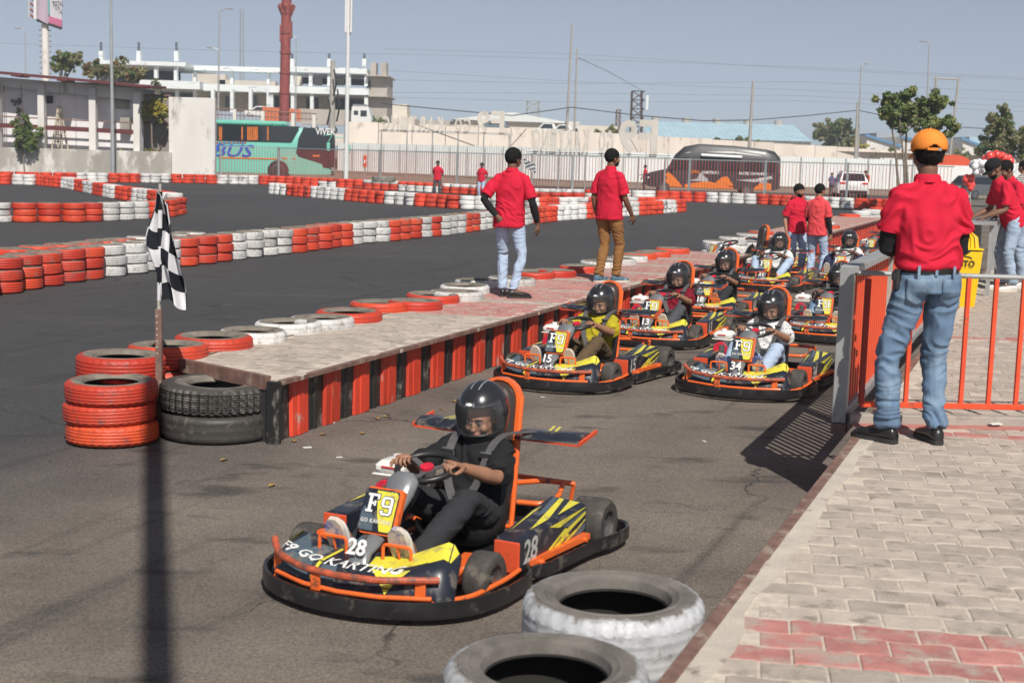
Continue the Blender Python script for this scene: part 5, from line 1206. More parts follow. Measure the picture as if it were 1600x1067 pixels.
# ================================================================== railing at the right
RP=Vector((2.06,8.76,.5))
Tr=Matrix.Translation(RP)@Matrix.Rotation(TA-pi/2,4,'Z')      # local y runs along the track
def post(t,x,y,h,m,w=.085,M=Tr,z0=.0):
    mb=MB(); mb.box((x,y,z0+h/2),(w,w,h),M=M,bev=.004); return mb.build('post',m,t)
rl_=thing('railing','grey railing along the kerb with red bars and a wide top rail','railing')
post(rl_,0,0,.975,M_grey); 
mb=MB(); mb.box((0,.0,-.035),(.09,.09,.06),M=Tr); mb.build('post_foot',M_brown,rl_)
LR=11.6
mb=MB(); mb.box((.01,LR/2+.0,.955),(.11,LR,.045),M=Tr,bev=.004); mb.build('top_rail',M_grey,rl_)
mb=MB(); mb.box((.01,LR/2+.05,.05),(.06,LR,.06),M=Tr,bev=.004); mb.build('bottom_rail',M_grey,rl_)
for k in range(6): 
    if k: post(rl_,.0,2.2*k,.93,mat('beige_rail_post',(.42,.38,.33),.6) if k==1 else M_grey,.07)
bar=MB(); bar.box((0,0,.50),(.028,.028,.86),bev=.003); bm_=bar.mesh('bar',M_orail)
i=0; y=.14
while y<LR-.1:
    if min(abs(y-2.2*k) for k in range(6))>.06:
        o=obj('bar',bm_,rl_); o.matrix_local=Tr@Matrix.Translation((0,y,0))
    y+=.115
# front gate section facing the camera
gt=thing('railing','low red barred railing section closing the path in front of the yellow bin','railing')
Tg=Matrix.Translation(RP)@Matrix.Rotation(R(2.6),4,'Z')
mb=MB(); mb.tube([(.05,0,.935),(2.3,0,.925)],.016,10,M=Tg); mb.build('top_rail',M_grey,gt)
mb=MB(); mb.box((1.2,0,.115),(2.15,.03,.035),M=Tg,bev=.003); mb.build('bottom_rail',M_brown if False else M_orail,gt)
mb=MB(); mb.box((.13,0,.51),(.032,.035,.78),M=Tg,bev=.003); mb.build('frame_upright',mat('dark_red_railing_paint',(.36,.03,.02),.45),gt)
for x in(.41,.585,.76,.935,1.11,1.285,1.46,1.635,1.81,1.985,2.16):
    mb=MB(); mb.box((x,0,.525),(.026,.026,.79),M=Tg,bev=.003); mb.build('bar',M_orail,gt)
mb=MB(); mb.box((1.2,-.02,.03),(2.3,.10,.06),M=Tg,bev=.006); mb.build('base_beam',M_conc,gt)
mb=MB(); mb.box((1.2,-.03,.004),(2.3,.30,.006),M=Tg); tag(mb.build('painted_strip',mat('faded_red_strip',(.45,.18,.15),.9,dirt=(.4,.34,.28),damt=.5)),'faded red strip painted on the paving under the railing','painted strip')
# yellow bin
bp=Vector((5.14,16.55,.5)); bn=thing('litter_bin','yellow plastic litter bin with black lettering behind the railing','bin',bp,R(-4))
mb=MB(); w0,w1=.19,.235
mb.rings([[(-w,-w*1.05,z),(w,-w*1.05,z),(w,w*1.05,z),(-w,w*1.05,z)] for w,z in((w0,0),(w0+.004,.01),(w1,.62),(w1,.64))]); mb.build('bin_body',M_ylw,bn,30)
mb=MB(); mb.rings([[( (w+.01*math.sin(5*k))*math.cos(2*pi*k/28)*1.1,(w+.012*math.cos(7*k))*math.sin(2*pi*k/28)*1.1,z+.008*math.sin(3*k)) for k in range(28)] for w,z in((w1*1.02,.60),(w1*1.08,.645),(w1*.95,.67))]); mb.build('bin_liner',mat('dark_bin_liner',(.05,.05,.055),.3),bn,60)
mb=MB(); rs=[]
for s_,z,n in((.0,.66,0),(.0,.80,1),(.0,.88,2)):
    k=[.235,.215,.12][n]; rs.append([(math.copysign(abs(math.cos(a))**.6,math.cos(a))*k,math.copysign(abs(math.sin(a))**.6,math.sin(a))*k,z) for a in[2*pi*i/24 for i in range(24)]])
mb.rings(rs); 
for i in range(-3,4): mb.tube([(i*.052,-.236,.68),(i*.050,-.222,.80),(i*.030,-.12,.885),(i*.02,0,.89)],.009,6)
mb.box((0,0,.665),(.50,.50,.02),bev=.006); mb.build('bin_lid',M_ylw,bn,40)
t=text_mb('ARISTO',.10,.002,.02,0,.92); Mt=Matrix.Translation((0,-w1*1.05-.006,.50))@Matrix.Rotation(pi/2-.07,4,'X'); place_mb(t,Mt).build('bin_lettering',M_blkpl,bn)
mb=MB(); P=[(math.cos(a)*.13,0,math.sin(a)*.045) for a in np.linspace(R(25),R(155),10)]; mb.tube([Matrix.Translation((0,-w1*1.05-.004,.545))@Vector(p) for p in P],.006,5); mb.build('bin_arc_mark',M_blkpl,bn)
t=text_mb('ARISTO',.07,.002,.02,0,.92); Mt=Matrix.Translation((w1+.0,0,.51))@Matrix.Rotation(pi/2,4,'Z')@Matrix.Rotation(pi/2,4,'X'); place_mb(t,Mt).build('bin_lettering',M_blkpl,bn)
# counter the men lean on
ct=thing('counter','grey steel counter the two men in red lean on','counter',(6.15,18.85,.5),TA-pi/2)
mb=MB(); mb.box((.05,.2,.90),(.34,2.6,.03),bev=.004); mb.build('counter_top',M_grey,ct)
for x,y in((-.08,-1.0),(.18,-1.0),(-.08,1.4),(.18,1.4)):
    mb=MB(); mb.box((x,y,.442),(.05,.05,.885)); mb.build('leg',M_grey,ct)
for k in range(14):
    mb=MB(); mb.box((-.08,-.9+.17*k,.45),(.02,.10,.84)); mb.build('slat',mat('brown_grey_board',(.20,.16,.13),.7,rand=.3) if k==0 else bpy.data.materials['brown_grey_board'],ct)
# inner barriers of red bars beyond the counter
for q,(x0,y0,L_,lab) in enumerate([(7.55,22.4,6.5,'red barred crowd barrier beyond the counter')]):
    b=thing('crowd_barrier',lab,'barrier',(x0,y0,.5),TA-pi/2-.03); mb=MB(); mb.box((0,L_/2,.98),(.05,L_,.05)); mb.build('top_rail',M_grey,b); mb=MB(); mb.box((0,L_/2,.12),(.04,L_,.04)); mb.build('bottom_rail',M_grey,b)
    me=MB(); me.box((0,0,.54),(.022,.022,.82)); me=me.mesh('bar',M_orail)
    for k in range(int(L_/.13)): o=obj('bar',me,b); o.location=(0,.06+k*.13,0)
    for y in(0,L_/2,L_): mb=MB(); mb.box((0,y,.5),(.06,.06,1.0)); mb.build('post',M_grey,b)
# flag pole in its bracket
p=Vector((-2.56,10.22,0)); fp=thing('flag_pole','thin flag pole in a brown steel socket beside the truck tyres','flag pole',p)
mb=MB(); mb.box((0,0,.46),(.045,.045,.92),bev=.003); mb.build('socket',M_brown,fp)
for k in range(7):
    mb=MB(); mb.cyl((0,0,0),.004,.006,6,M=Matrix.Translation((-.008,-.022,.60+.045*k))@Matrix.Rotation(pi/2,4,'X')); mb.build('bolt_hole',M_wht if False else M_kwh,fp)
mb=MB(); mb.tube([(0,0,.90),(.004,0,1.30),(.012,.0,1.82)],[.014,.013,.011],10); mb.build('pole',mat('bamboo_grey_pole',(.45,.42,.36),.6,var=.2,scale=12),fp,60)
fl=thing('chequered_flag','black and white chequered flag hanging from the pole','flag',p)
nu,nv=26,44; L=[]
def FL(u,v):  # u 0..1 away from the pole, v 0 bottom..1 top
    z=.985+ .78*v - u*.06 +.02*math.sin(u*6)
    x=.02+u*(.195-.15*v**1.2)+ .012*math.sin(v*9+u*5)
    if u<0: x=.02+u*(.18*math.exp(-((v-.52)/.26)**2)+.02)
    y=-.015+.05*math.sin(u*9+v*3)*(.4+.6*abs(u))+.02*math.sin(v*11)
    return (x,y,z)
mk=MB(); 
us=[-.55+1.55*i/nu for i in range(nu+1)]; cells={}
for col in(0,1):
    mb=MB(); vs=[FL(u,j/nv) for j in range(nv+1) for u in us]; fs=[]
    for j in range(nv):
        for i in range(nu):
            uc=(us[i]+us[i+1])/2; vc=(j+.5)/nv
            if (int(math.floor(uc*2.15+10))+int(vc*6.2))%2==col: fs.append((j*(nu+1)+i,j*(nu+1)+i+1,(j+1)*(nu+1)+i+1,(j+1)*(nu+1)+i))
    mb.add(vs,fs); mb.build('flag_cloth' ,[M_flagk,M_flagw][col],fl,80)
# sleeve of the flag round the pole
for k in range(6):
    mb=MB(); z0=.985+.13*k; mb.tube([(.004+.0015*k,0,z0),(.0055+.0015*k,0,z0+.129)],.0175,10); mb.build('flag_sleeve',[M_flagw,M_flagk][k%2],fl,60)
# small chequered flag held up at the fence by a marshal near the hoarding
p=G(829,300); mb=MB(); sf=thing('small_chequered_flag','small chequered flag seen right of the man with hand on hip','flag',(p.x,p.y-18,0))
w=[D(823,262,p.y-18),D(834,270,p.y-18)]
for col in(0,1):
    mb=MB()
    for i in range(5):
        for j in range(5):
            if (i+j)%2==col: 
                def q(a,b): return (w[0].x-p.x-.15+ .10*a+.015*b, .05*math.sin(a*2+b), w[0].z+.40-.08*b-.05*a)
                mb.add([q(i,j),q(i+1,j),q(i+1,j+1),q(i,j+1)],[(0,1,2,3)])
    mb.build('flag_cloth',[M_flagk,M_flagw][col],sf)
mb=MB(); mb.tube([(w[0].x-p.x-.05,0,.9),(w[0].x-p.x,0,w[0].z+.6)],.012,6); mb.build('flag_stick',M_polec,sf)
# unseen mast and boom added behind the camera to cast the pit lane shadow
su=Vector((-math.sin(R(SUN_AZ)),math.cos(R(SUN_AZ)),0)); hz=7.0; sh_=hz/math.tan(R(SUN_EL))
a=Vector((-1.30,5.2,0))-su*sh_-su*1.5; b=Vector((-2.66,10.45,0))-su*sh_
ma_=thing('shadow_mast','unseen mast behind the photographer, added so its boom shades the asphalt','mast',(a.x,a.y,0))
mb=MB(); mb.tube([(0,0,0),(0,0,hz)],.07,14); mb.build('mast_post',M_pole,ma_,60); d=b-a
mb=MB(); mb.tube([(0,0,hz),(d.x,d.y,hz)],.072,14); mb.build('boom',M_pole,ma_,60)
# litter and dry leaves
rr=random.Random(5)
lf=MB(); lf.add([(-.03,0,.004),(0,-.014,.010),(.032,.002,.005),(.004,.016,.012)],[(0,1,2),(0,2,3)]); lm=lf.mesh('dry_leaf',M_dry); lw=MB(); lw.box((0,0,.003),(.05,.025,.004),rz=.3); lwm=lw.mesh('litter',M_litter)
for i,(x,y) in enumerate([(505,680),(566,678),(520,660),(601,652),(709,628),(848,621),(690,640),(655,720),(530,715),(460,690),(600,640),(1100,690),(1230,735),(1350,570),(1500,620),(760,612),(590,655),(480,700),(425,760),(350,720)]):
    pv=G(x,y,.5 if x>1340 else 0); w_=i%3==2
    o=obj('litter' if w_ else 'dry_leaf',lwm if w_ else lm); o.location=(pv.x,pv.y,pv.z+.002); o.rotation_euler=(0,0,rr.random()*6); o.scale=(rr.uniform(.7,1.5),)*3
    tag(o,('white scrap of paper' if w_ else 'dry yellow leaf')+(' lying on the beige paving' if x>1340 else ' lying on the pit lane asphalt'),'litter' if w_ else 'leaf','litter and leaves scattered on the ground')
o=obj('litter',lwm); q=G(1555,668,.5); o.location=(q.x,q.y,q.z+.02); o.scale=(1.6,1.6,1.6); tag(o,'white wrapper lying on the paving at the foot of the red barred railing','litter')
# ================================================================== background
def XZ(px,py,Y): return D(px,py,Y)
# ---- red barred fence behind the far barrier, built in bays that follow it
def fence(pts,h,label,sp=.175,postpx=None):
    t=thing('fence',label,'fence',(pts[0].x,pts[0].y,0)); o=pts[0]
    def pick(c): return c
    for a,b in zip(pts,pts[1:]):
        d=(b-a); L=d.length; u=d/L; ang=math.atan2(u.y,u.x); M=Matrix.Translation(a-o)@Matrix.Rotation(ang,4,'Z')
        mb=MB(); mb.box((L/2,0,h-.03),(L-.1,.05,.06),M=M); mb.build('top_rail',M_grey,t)
        mb=MB(); mb.box((L/2,0,.16),(L-.1,.04,.04),M=M); mb.build('bottom_rail',M_orail,t)
        mb=MB(); n=int(L/sp)
        for k in range(1,n): mb.box((L*k/n,0,h/2+.05),(.02,.02,h-.25),M=M)
        mb.build('fence_bars',M_fbar,t,kind='stuff')
        mb=MB(); mb.box((0,0,h/2+.02),(.11,.11,h+.04),M=M); mb.build('post',M_grey,t)
M_fbar=mat('dull_red_fence_bar',(.50,.075,.045),.5,var=.2,scale=.5)
FY=[G(338,281.5),G(430,283.0),G(590,292.5),G(712,299),G(895,306.5),G(1080,311),G(1200,316),G(1330,321),G(1500,328)]
FY=[p+Vector((0,1.2,0)) for p in FY]
fence(FY,2.12,'long fence of thin red bars between grey posts behind the far barrier')
# ---- white corrugated hoarding
def hoarding(p,q,h,label,n):
    t=thing('hoarding',label,'hoarding',(p.x,p.y,0)); d=(q-p); L=d.length; ang=math.atan2(d.y,d.x); w=L/n
    mb=MB(); pr=[]
    k=8
    for i in range(k+1):
        x=w*i/k; pr+= [(x,0),(x+w/k*.25,.04),(x+w/k*.5,.04),(x+w/k*.75,0)] if i<k else [(x,0)]
    mb.rings([[(x,y,0.05) for x,y in pr],[(x,y,h) for x,y in pr]],cap=False,loop=False); me=mb.mesh('sheet_panel',M_sheet)
    for i in range(n):
        o=obj('sheet_panel',me,t); o.matrix_local=Matrix.Rotation(ang,4,'Z')@Matrix.Translation((w*i,0,0))
        mb=MB(); mb.tube([(w*i,-.09,0),(w*i,-.09,h+.02)],.03,6,M=Matrix.Rotation(ang,4,'Z')); mb.build('stay_post',M_grey,t)
HA,HB,HC_=G(528,267.5),G(905,283),G(1600,303); hoarding(HA,HB,2.75,'white corrugated hoarding left, behind the long red fence',14); hoarding(HB,HC_,2.55,'white corrugated hoarding right, behind the white car',20)
sheet('pavement',[(HA.x-10,HA.y-2),(HB.x,HB.y-3.5),(HC_.x,HC_.y-3.5),(HC_.x,HC_.y-1.2),(HB.x,HB.y-1.2),(HA.x-10,HA.y)],.05,M_dirt)
# white pipe frame with mirrored letters standing on the entrance gate
M_lett=mat('weathered_letter_back',(.60,.56,.50),.8,var=.12,scale=1.2,dirt=(.4,.37,.33),damt=.4,dscale=2)
def sign(txtbig,txt,x0,x1,xb0,xb1,ybase,Y,hs,hb,label):
    a,b=D(x0,ybase,Y),D(xb1,ybase+ (xb1-x0)*.028,Y); t=thing('letter_sign',label,'sign',(a.x,Y,0))
    L=b.x-a.x; zb=a.z
    M180=Matrix.Rotation(pi,4,'Z')@Matrix.Rotation(pi/2,4,'X')
    def put_(s,cx,w,h):
        m=text_mb(s,1.,.22/h,.03); xs=[v[0] for v in m.v]; ys=[v[1] for v in m.v]; sx=w/(max(xs)-min(xs)); sy=h/(max(ys)-min(ys)); y0=min(ys)
        m=xm(m,lambda v:(v[0]*sx,(v[1]-y0)*sy,v[2]*h)); return place_mb(m,Matrix.Translation((cx,0,zb+.12))@M180)
    n=len(txt); X0=0; X1=D(x1,0,Y).x-a.x; step=(X1-X0)/n
    for i,ch in enumerate(reversed(txt)):
        if ch==' ': continue
        put_(ch,X0+step*(i+.5),step*.80,hs).build('letter',M_lett,t)
    B0,B1=D(xb0,0,Y).x-a.x,D(xb1,0,Y).x-a.x; st=(B1-B0)/2
    for i,ch in enumerate(reversed(txtbig)): put_(ch,B0+st*(i+.5),st*.88,hb).build('letter',M_lett,t)
    for z in(zb,zb+.10): mb=MB(); mb.tube([(-.3,.1,z),(L+.3,.1,z)],.04,6); mb.build('rail',M_grey,t)
    for k in range(6): mb=MB(); x=L*k/5; mb.tube([(x,.12,0),(x,.12,zb)],.05,6); mb.build('sign_post',M_grey,t)
sign('F9','GO KARTING',832,968,972,1040,240,82,1.30,1.95,'mirrored white F9 letters on a frame seen from behind, beside the dark van')
sign('F9','GO KARTING',596,742,748,796,205,118,1.15,1.75,'smaller mirrored letter sign farther back above the concrete wall')
# ---- beige retaining wall of concrete panels
def pwall(P,zt,label,pxstep=None,m=M_retw):
    t=thing('concrete_wall',label,'wall',(P[0].x,P[0].y,0))
    for (a,b,za,zb) in zip(P,P[1:],zt,zt[1:]):
        d=b-a; L=d.length; n=max(1,int(L/3.2)); ang=math.atan2(d.y,d.x)
        for i in range(n):
            f0,f1=i/n,(i+1)/n; p0=a-P[0]+d*f0; h=za+(zb-za)*(f0+f1)/2+.03*((i*7)%3)
            mb=MB(); mb.box((L/n/2,0,h/2),(L/n-.06,.35,h),M=Matrix.Translation(p0)@Matrix.Rotation(ang,4,'Z')); mb.build('wall_panel',m,t)
WP=[Vector((D(540,0,150).x,150,0)),Vector((D(905,0,156).x,156,0)),Vector((D(1250,0,176).x,176,0)),Vector((D(1640,0,192).x,192,0))]
def zt(px,py,Y): return D(px,py,Y).z
pwall(WP,[zt(540,190,150),zt(905,206,156),zt(1250,226,176),zt(1640,250,192)],'long beige concrete retaining wall behind the hoarding')
sheet('raised_road',[(WP[0].x-40,151),(WP[1].x,157),(WP[2].x,177),(WP[3].x+30,193),(WP[3].x+80,330),(WP[0].x-40,330)],3.6,M_dirt)
# ---- white end wall, parapet and shed on the left
t=thing('end_wall','tall stained white plaster wall left of the green bus','wall',(D(302,0,89).x,89,0))
a,b=D(265,152,89),D(337,157,89)
mb=MB(); mb.box(((a.x+b.x)/2-D(302,0,89).x,0,a.z/2-.0),(b.x-a.x,.5,a.z),bev=.02); mb.build('wall_slab',M_whwall,t)
t=thing('low_wall','low weathered concrete wall under the shed columns','wall',(D(0,0,88.6).x,88.6,0))
a,b=D(-60,237,88.6),D(268,241,88.6); x0=D(0,0,88.6).x
mb=MB(); mb.box(((a.x+b.x)/2-x0,0,.82),(b.x-a.x,.4,1.66),bev=.02); mb.build('wall_slab',mat('streaked_concrete',(.40,.37,.33),.9,var=.2,scale=.8,bump=.4,bscale=10,dirt=(.70,.67,.62),damt=.55,dscale=1.1,stretch=(1,1,.5)),t)
sh=thing('shed','open fronted white shed with maroon roof and pale columns','shed',(x0,89,0))
def col_(px0,px1,yt,yb,Y,m,nm,dep=.5):
    a,b=D(px0,yt,Y),D(px1,yb,Y); mb=MB(); mb.box(((a.x+b.x)/2-x0,Y-89,(a.z+b.z)/2),(b.x-a.x,dep,abs(a.z-b.z)),bev=.01); return mb.build(nm,m,sh)
for px0,px1,yt in((-10,2,128),(60,71.5,132),(140,151.5,138),(209.5,220,144)): col_(px0,px1,yt,240,89.1,M_whwall,'column')
bw=MB(); a,b=D(-60,118,91),D(228,141,91); bw.box(((a.x+b.x)/2-x0,1.15,2.9),(b.x-a.x,.3,5.8)); 
bw.build('back_wall',mat('pale_lilac_wall',(.80,.77,.78),.9,var=.07,scale=.5),sh)
# eave beam, roof sheet and gutter
def slab(px0,py0,px1,py1,Y0,Y1,th,m,nm):
    a,b=D(px0,py0,Y0),D(px1,py1,Y0); c,d=Vector((b.x,Y1,b.z+.12)),Vector((a.x,Y1,a.z+.12)); O=Vector((x0,89,0)); P=[p-O for p in(a,b,c,d)]; mb=MB()
    mb.add([tuple(p) for p in P]+[tuple(p-Vector((0,0,th))) for p in P],[(0,1,2,3),(7,6,5,4),(0,4,5,1),(1,5,6,2),(2,6,7,3),(3,7,4,0)]); return mb.build(nm,m,sh)
slab(-60,107,238,134.5,87.9,91.4,.14,M_maroon,'roof_sheet')
col_(-60,224,123,133,89.3,M_whwall,'lintel',.3) if False else None
a,b=D(-60,116,89.2),D(222,139,89.2); O=Vector((x0,89,0)); P=[a-O,b-O]; mb=MB(); mb.add([tuple(P[0]),tuple(P[1]),tuple(P[1]-Vector((0,0,.75))),tuple(P[0]-Vector((0,0,.5))),tuple(P[0]+Vector((0,.3,0))),tuple(P[1]+Vector((0,.3,0))),tuple(P[1]+Vector((0,.3,-.75))),tuple(P[0]+Vector((0,.3,-.5)))],[(0,3,2,1),(4,5,6,7),(0,1,5,4),(3,7,6,2)]); mb.build('fascia',M_whwall,sh)
for px,py in((32,119),(103,126),(170,131.5),(228,136)): col_(px-8,px+8,py-2,py+2,88.2,M_maroon,'rafter_end',1.6)
for y0_,y1_,nm in((182,193,'girt'),(196,207,'channel')):
    for (pa,pb) in((-10,60),(71.5,140),(151.5,209)):
        f=lambda p:y0_+ (y1_-y0_)*p/215
        a,b=D(pa,f(pa),88.9),D(pb,f(pb),88.9); mb=MB(); mb.tube([a-O,b-O],.05,sq=(.09,.08 if nm=='girt' else .28)); mb.build(nm,M_maroon if nm=='channel' else M_brown,sh)
for px in(7,34,94,118,180): col_(px-.6,px+.6,133,238,88.9,M_brown,'wire_upright',.05)
col_(72,83,150,162,89.97,M_win,'window',.12); col_(180,202,153,171,89.97,M_conc,'shutter',.12); col_(189,204,184,204,89.6,M_conc,'cabinet')
gd=thing('gate_panel','brown boarded panel between the shed and the white wall','panel',(D(243,0,91).x,91,0)); a,b=D(221,147,91),D(265,238,91)
mb=MB(); mb.box((0,.3,(a.z+b.z)/2),(b.x-a.x,.06,a.z-b.z)); mb.build('board',mat('grey_brown_board',(.30,.26,.23),.8,var=.1,scale=1),gd)
for z in(a.z-.05,(a.z+b.z)/2): mb=MB(); mb.box((0,.2,z),(b.x-a.x,.08,.10)); mb.build('brace',M_brown,gd)
mb=MB(); mb.tube([(.1,.15,b.z),((b.x-a.x)/2,.15,(a.z+b.z)/2)],.05,sq=(.06,.06)); mb.build('brace',M_brown,gd)
# ladder leaning inside the shed
ld=thing('ladder','pale bamboo step ladder standing inside the shed','ladder',(D(86,0,89.5).x,89.55,0))
for s in(-1,1):
    for k in(0,1): mb=MB(); mb.tube([(s*.35+.35*k,-.2+.3*k,1.2),(.08*s+.15,0,4.3)],.05,6); mb.build('ladder_rail',mat('bamboo',(.55,.48,.36),.7),ld)
for k in range(7): mb=MB(); z=1.6+.38*k; mb.tube([(-.32+.05*k,-.25+.03*k,z),(.38-.04*k,-.25+.03*k,z)],.03,6); mb.build('rung',bpy.data.materials['bamboo'],ld)
# ---- unfinished white frame building
bd=thing('unfinished_building','long pale unfinished concrete frame building with open floors','building',(D(380,0,230).x,230,0)); BX=D(380,0,230).x
def bb(px0,px1,yt,yb,Y,m,nm,dep=6.,par=None,slope=.0):
    a,b=D(px0,yt,Y),D(px1,yb,Y); mb=MB(); mb.box(((a.x+b.x)/2-BX,Y+dep/2-230,(a.z+b.z)/2),(b.x-a.x,dep,a.z-b.z)); return mb.build(nm,m,par or bd)
bb(150,290,94,104,226,M_bldw,'roof_slab',22); bb(288,447,102,114,232,M_bldw,'roof_slab',4); bb(449,573,104,116,228,M_bldw,'roof_slab',20)
bb(218,312,125,140,226.2,M_bldw,'floor_slab',20); bb(306,425,131,145,229,M_bldw,'floor_slab',18); bb(420,576,134,149,227,M_bldw,'floor_slab',20)
for px in(243,274): bb(px-2.5,px+2.5,104,126,226.6,M_bldw,'column',1.)
for px in(304,362,419): bb(px-2,px+2,113,132,233,M_bldw,'column',1.)
for px in(456,485,514,545,572): bb(px-2.5,px+2.5,115,135,228.5,M_bldw,'column',1.)
for px in(246,276,304,332,362,391,419,424,457,487,517,572): bb(px-2.5,px+2.5,140,176,227.4,M_bldw,'column',1.)
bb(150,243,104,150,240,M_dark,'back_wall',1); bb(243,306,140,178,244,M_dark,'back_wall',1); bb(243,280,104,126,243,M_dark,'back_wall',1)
bb(300,425,112.5,131,262,M_cream,'rear_block',3) if False else bb(300,352,115,136,262,M_cream,'rear_block',3); bb(340,430,125,136,262,M_cream,'rear_block',3)
bb(306,420,145,176,240,M_cream,'rear_wall',1)
for px in(330,356,396): bb(px-4,px+4,151,168,239.4,M_win,'window',.4)
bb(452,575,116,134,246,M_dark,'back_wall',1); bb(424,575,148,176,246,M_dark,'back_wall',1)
for px in(466,497,531): bb(px-6,px+6,119,134,244,M_cream,'partition',.6); 
for px in(470,506): bb(px-8,px+8,151,176,243,M_cream,'partition',.6)
for px in(157,216,275,456,514,569): 
    o=bb(px-3,px+3,80 if px<400 else 92,96 if px<400 else 105,229,M_bldw,'stub_column',1.2)
    for dx in(-1.4,0,1.4): mb=MB(); a=D(px+dx,66 if px<400 else 84,229.5); b=D(px+dx,84 if px<400 else 95,229.5); mb.tube([(a.x-BX,-.2,a.z),(b.x-BX,-.2,b.z)],.05,4); mb.build('rebar',M_wire,bd)
bb(573,604,117,200,229,M_rawc,'stair_tower',10); bb(572,607,117,120,227.4,M_rawc,'ledge',13); bb(572,607,149,152,227.4,M_rawc,'ledge',13)
for px in(583,599): bb(px-4,px+4.5,98,118,229,M_rawc,'stub_column',3)
bb(573,579,127,140,228.8,M_dark,'window',.3)
# orange hoarding, truck and cars up on the road
oh=thing('site_hoarding','orange panelled site hoarding in front of the unfinished building','hoarding',(D(470,0,205).x,205,0)); ox=D(470,0,205).x
for k in range(16):
    p0=410+7.9*k; a,b=D(p0,167+.08*k*7,205),D(p0+7.6,190,205); mb=MB(); mb.box(((a.x+b.x)/2-ox,.0,(a.z+b.z)/2),(b.x-a.x,.2,a.z-b.z)); mb.build('hoarding_panel',M_orhoard,oh)
pf=thing('pipe_fence','pillared pipe fence on the raised road behind the bus','fence',(D(430,0,148).x,148,0)); fx=D(430,0,148).x
for px in(367,411,458,491): a,b=D(px-2.5,171+(px-367)*.07,148),D(px+2.5,200,148); mb=MB(); mb.box(((a.x+b.x)/2-fx,0,(a.z+b.z)/2),(b.x-a.x,.4,a.z-b.z)); mb.build('pillar',M_whwall,pf)
for dy in(0,9): a,b=D(337,170+dy,148),D(495,178+dy,148); mb=MB(); mb.tube([(a.x-fx,0,a.z),(b.x-fx,0,b.z)],.06,6); mb.build('rail',M_brown,pf)
for k in range(26): px=340+6*k; a,b=D(px,170+.05*(px-337),148),D(px,190,148); mb=MB(); mb.tube([(a.x-fx,0,a.z),(a.x-fx,0,b.z)],.02,4); mb.build('bar',M_brown,pf)
mb=MB(); mb.box((0,0,3.1),(D(560,0,150).x-D(330,0,150).x,.4,1.2)); 
o=thing('parapet','low beige parapet wall behind the green bus','wall',(D(445,0,150.5).x,150.5,0)); mb.build('wall_slab',M_retw,o)
# ---- vehicles helpers
def shell(secs,m,name,par,M=None,sm=35):
    mb=MB(); mb.rings(secs,M=M); return mb.build(name,m,par,sm)
def wheel_at(par,x,y,r,w=.24,M=None):
    wv=obj('wheel',None,par); a=MB(); MX=Matrix.Rotation(pi/2,4,'X')
    a.lathe([(r*.6,-w/2),(r*.92,-w/2),(r,-w*.35),(r,w*.35),(r*.92,w/2),(r*.6,w/2)],28,0,True,MX); a.build('tyre',M_rub,wv,50); b=MB(); b.cyl((0,0,-w*.35),r*.61,w*.7,20,M=MX); b.build('rim',M_alu,wv,40); wv.location=(x,y,r); return wv
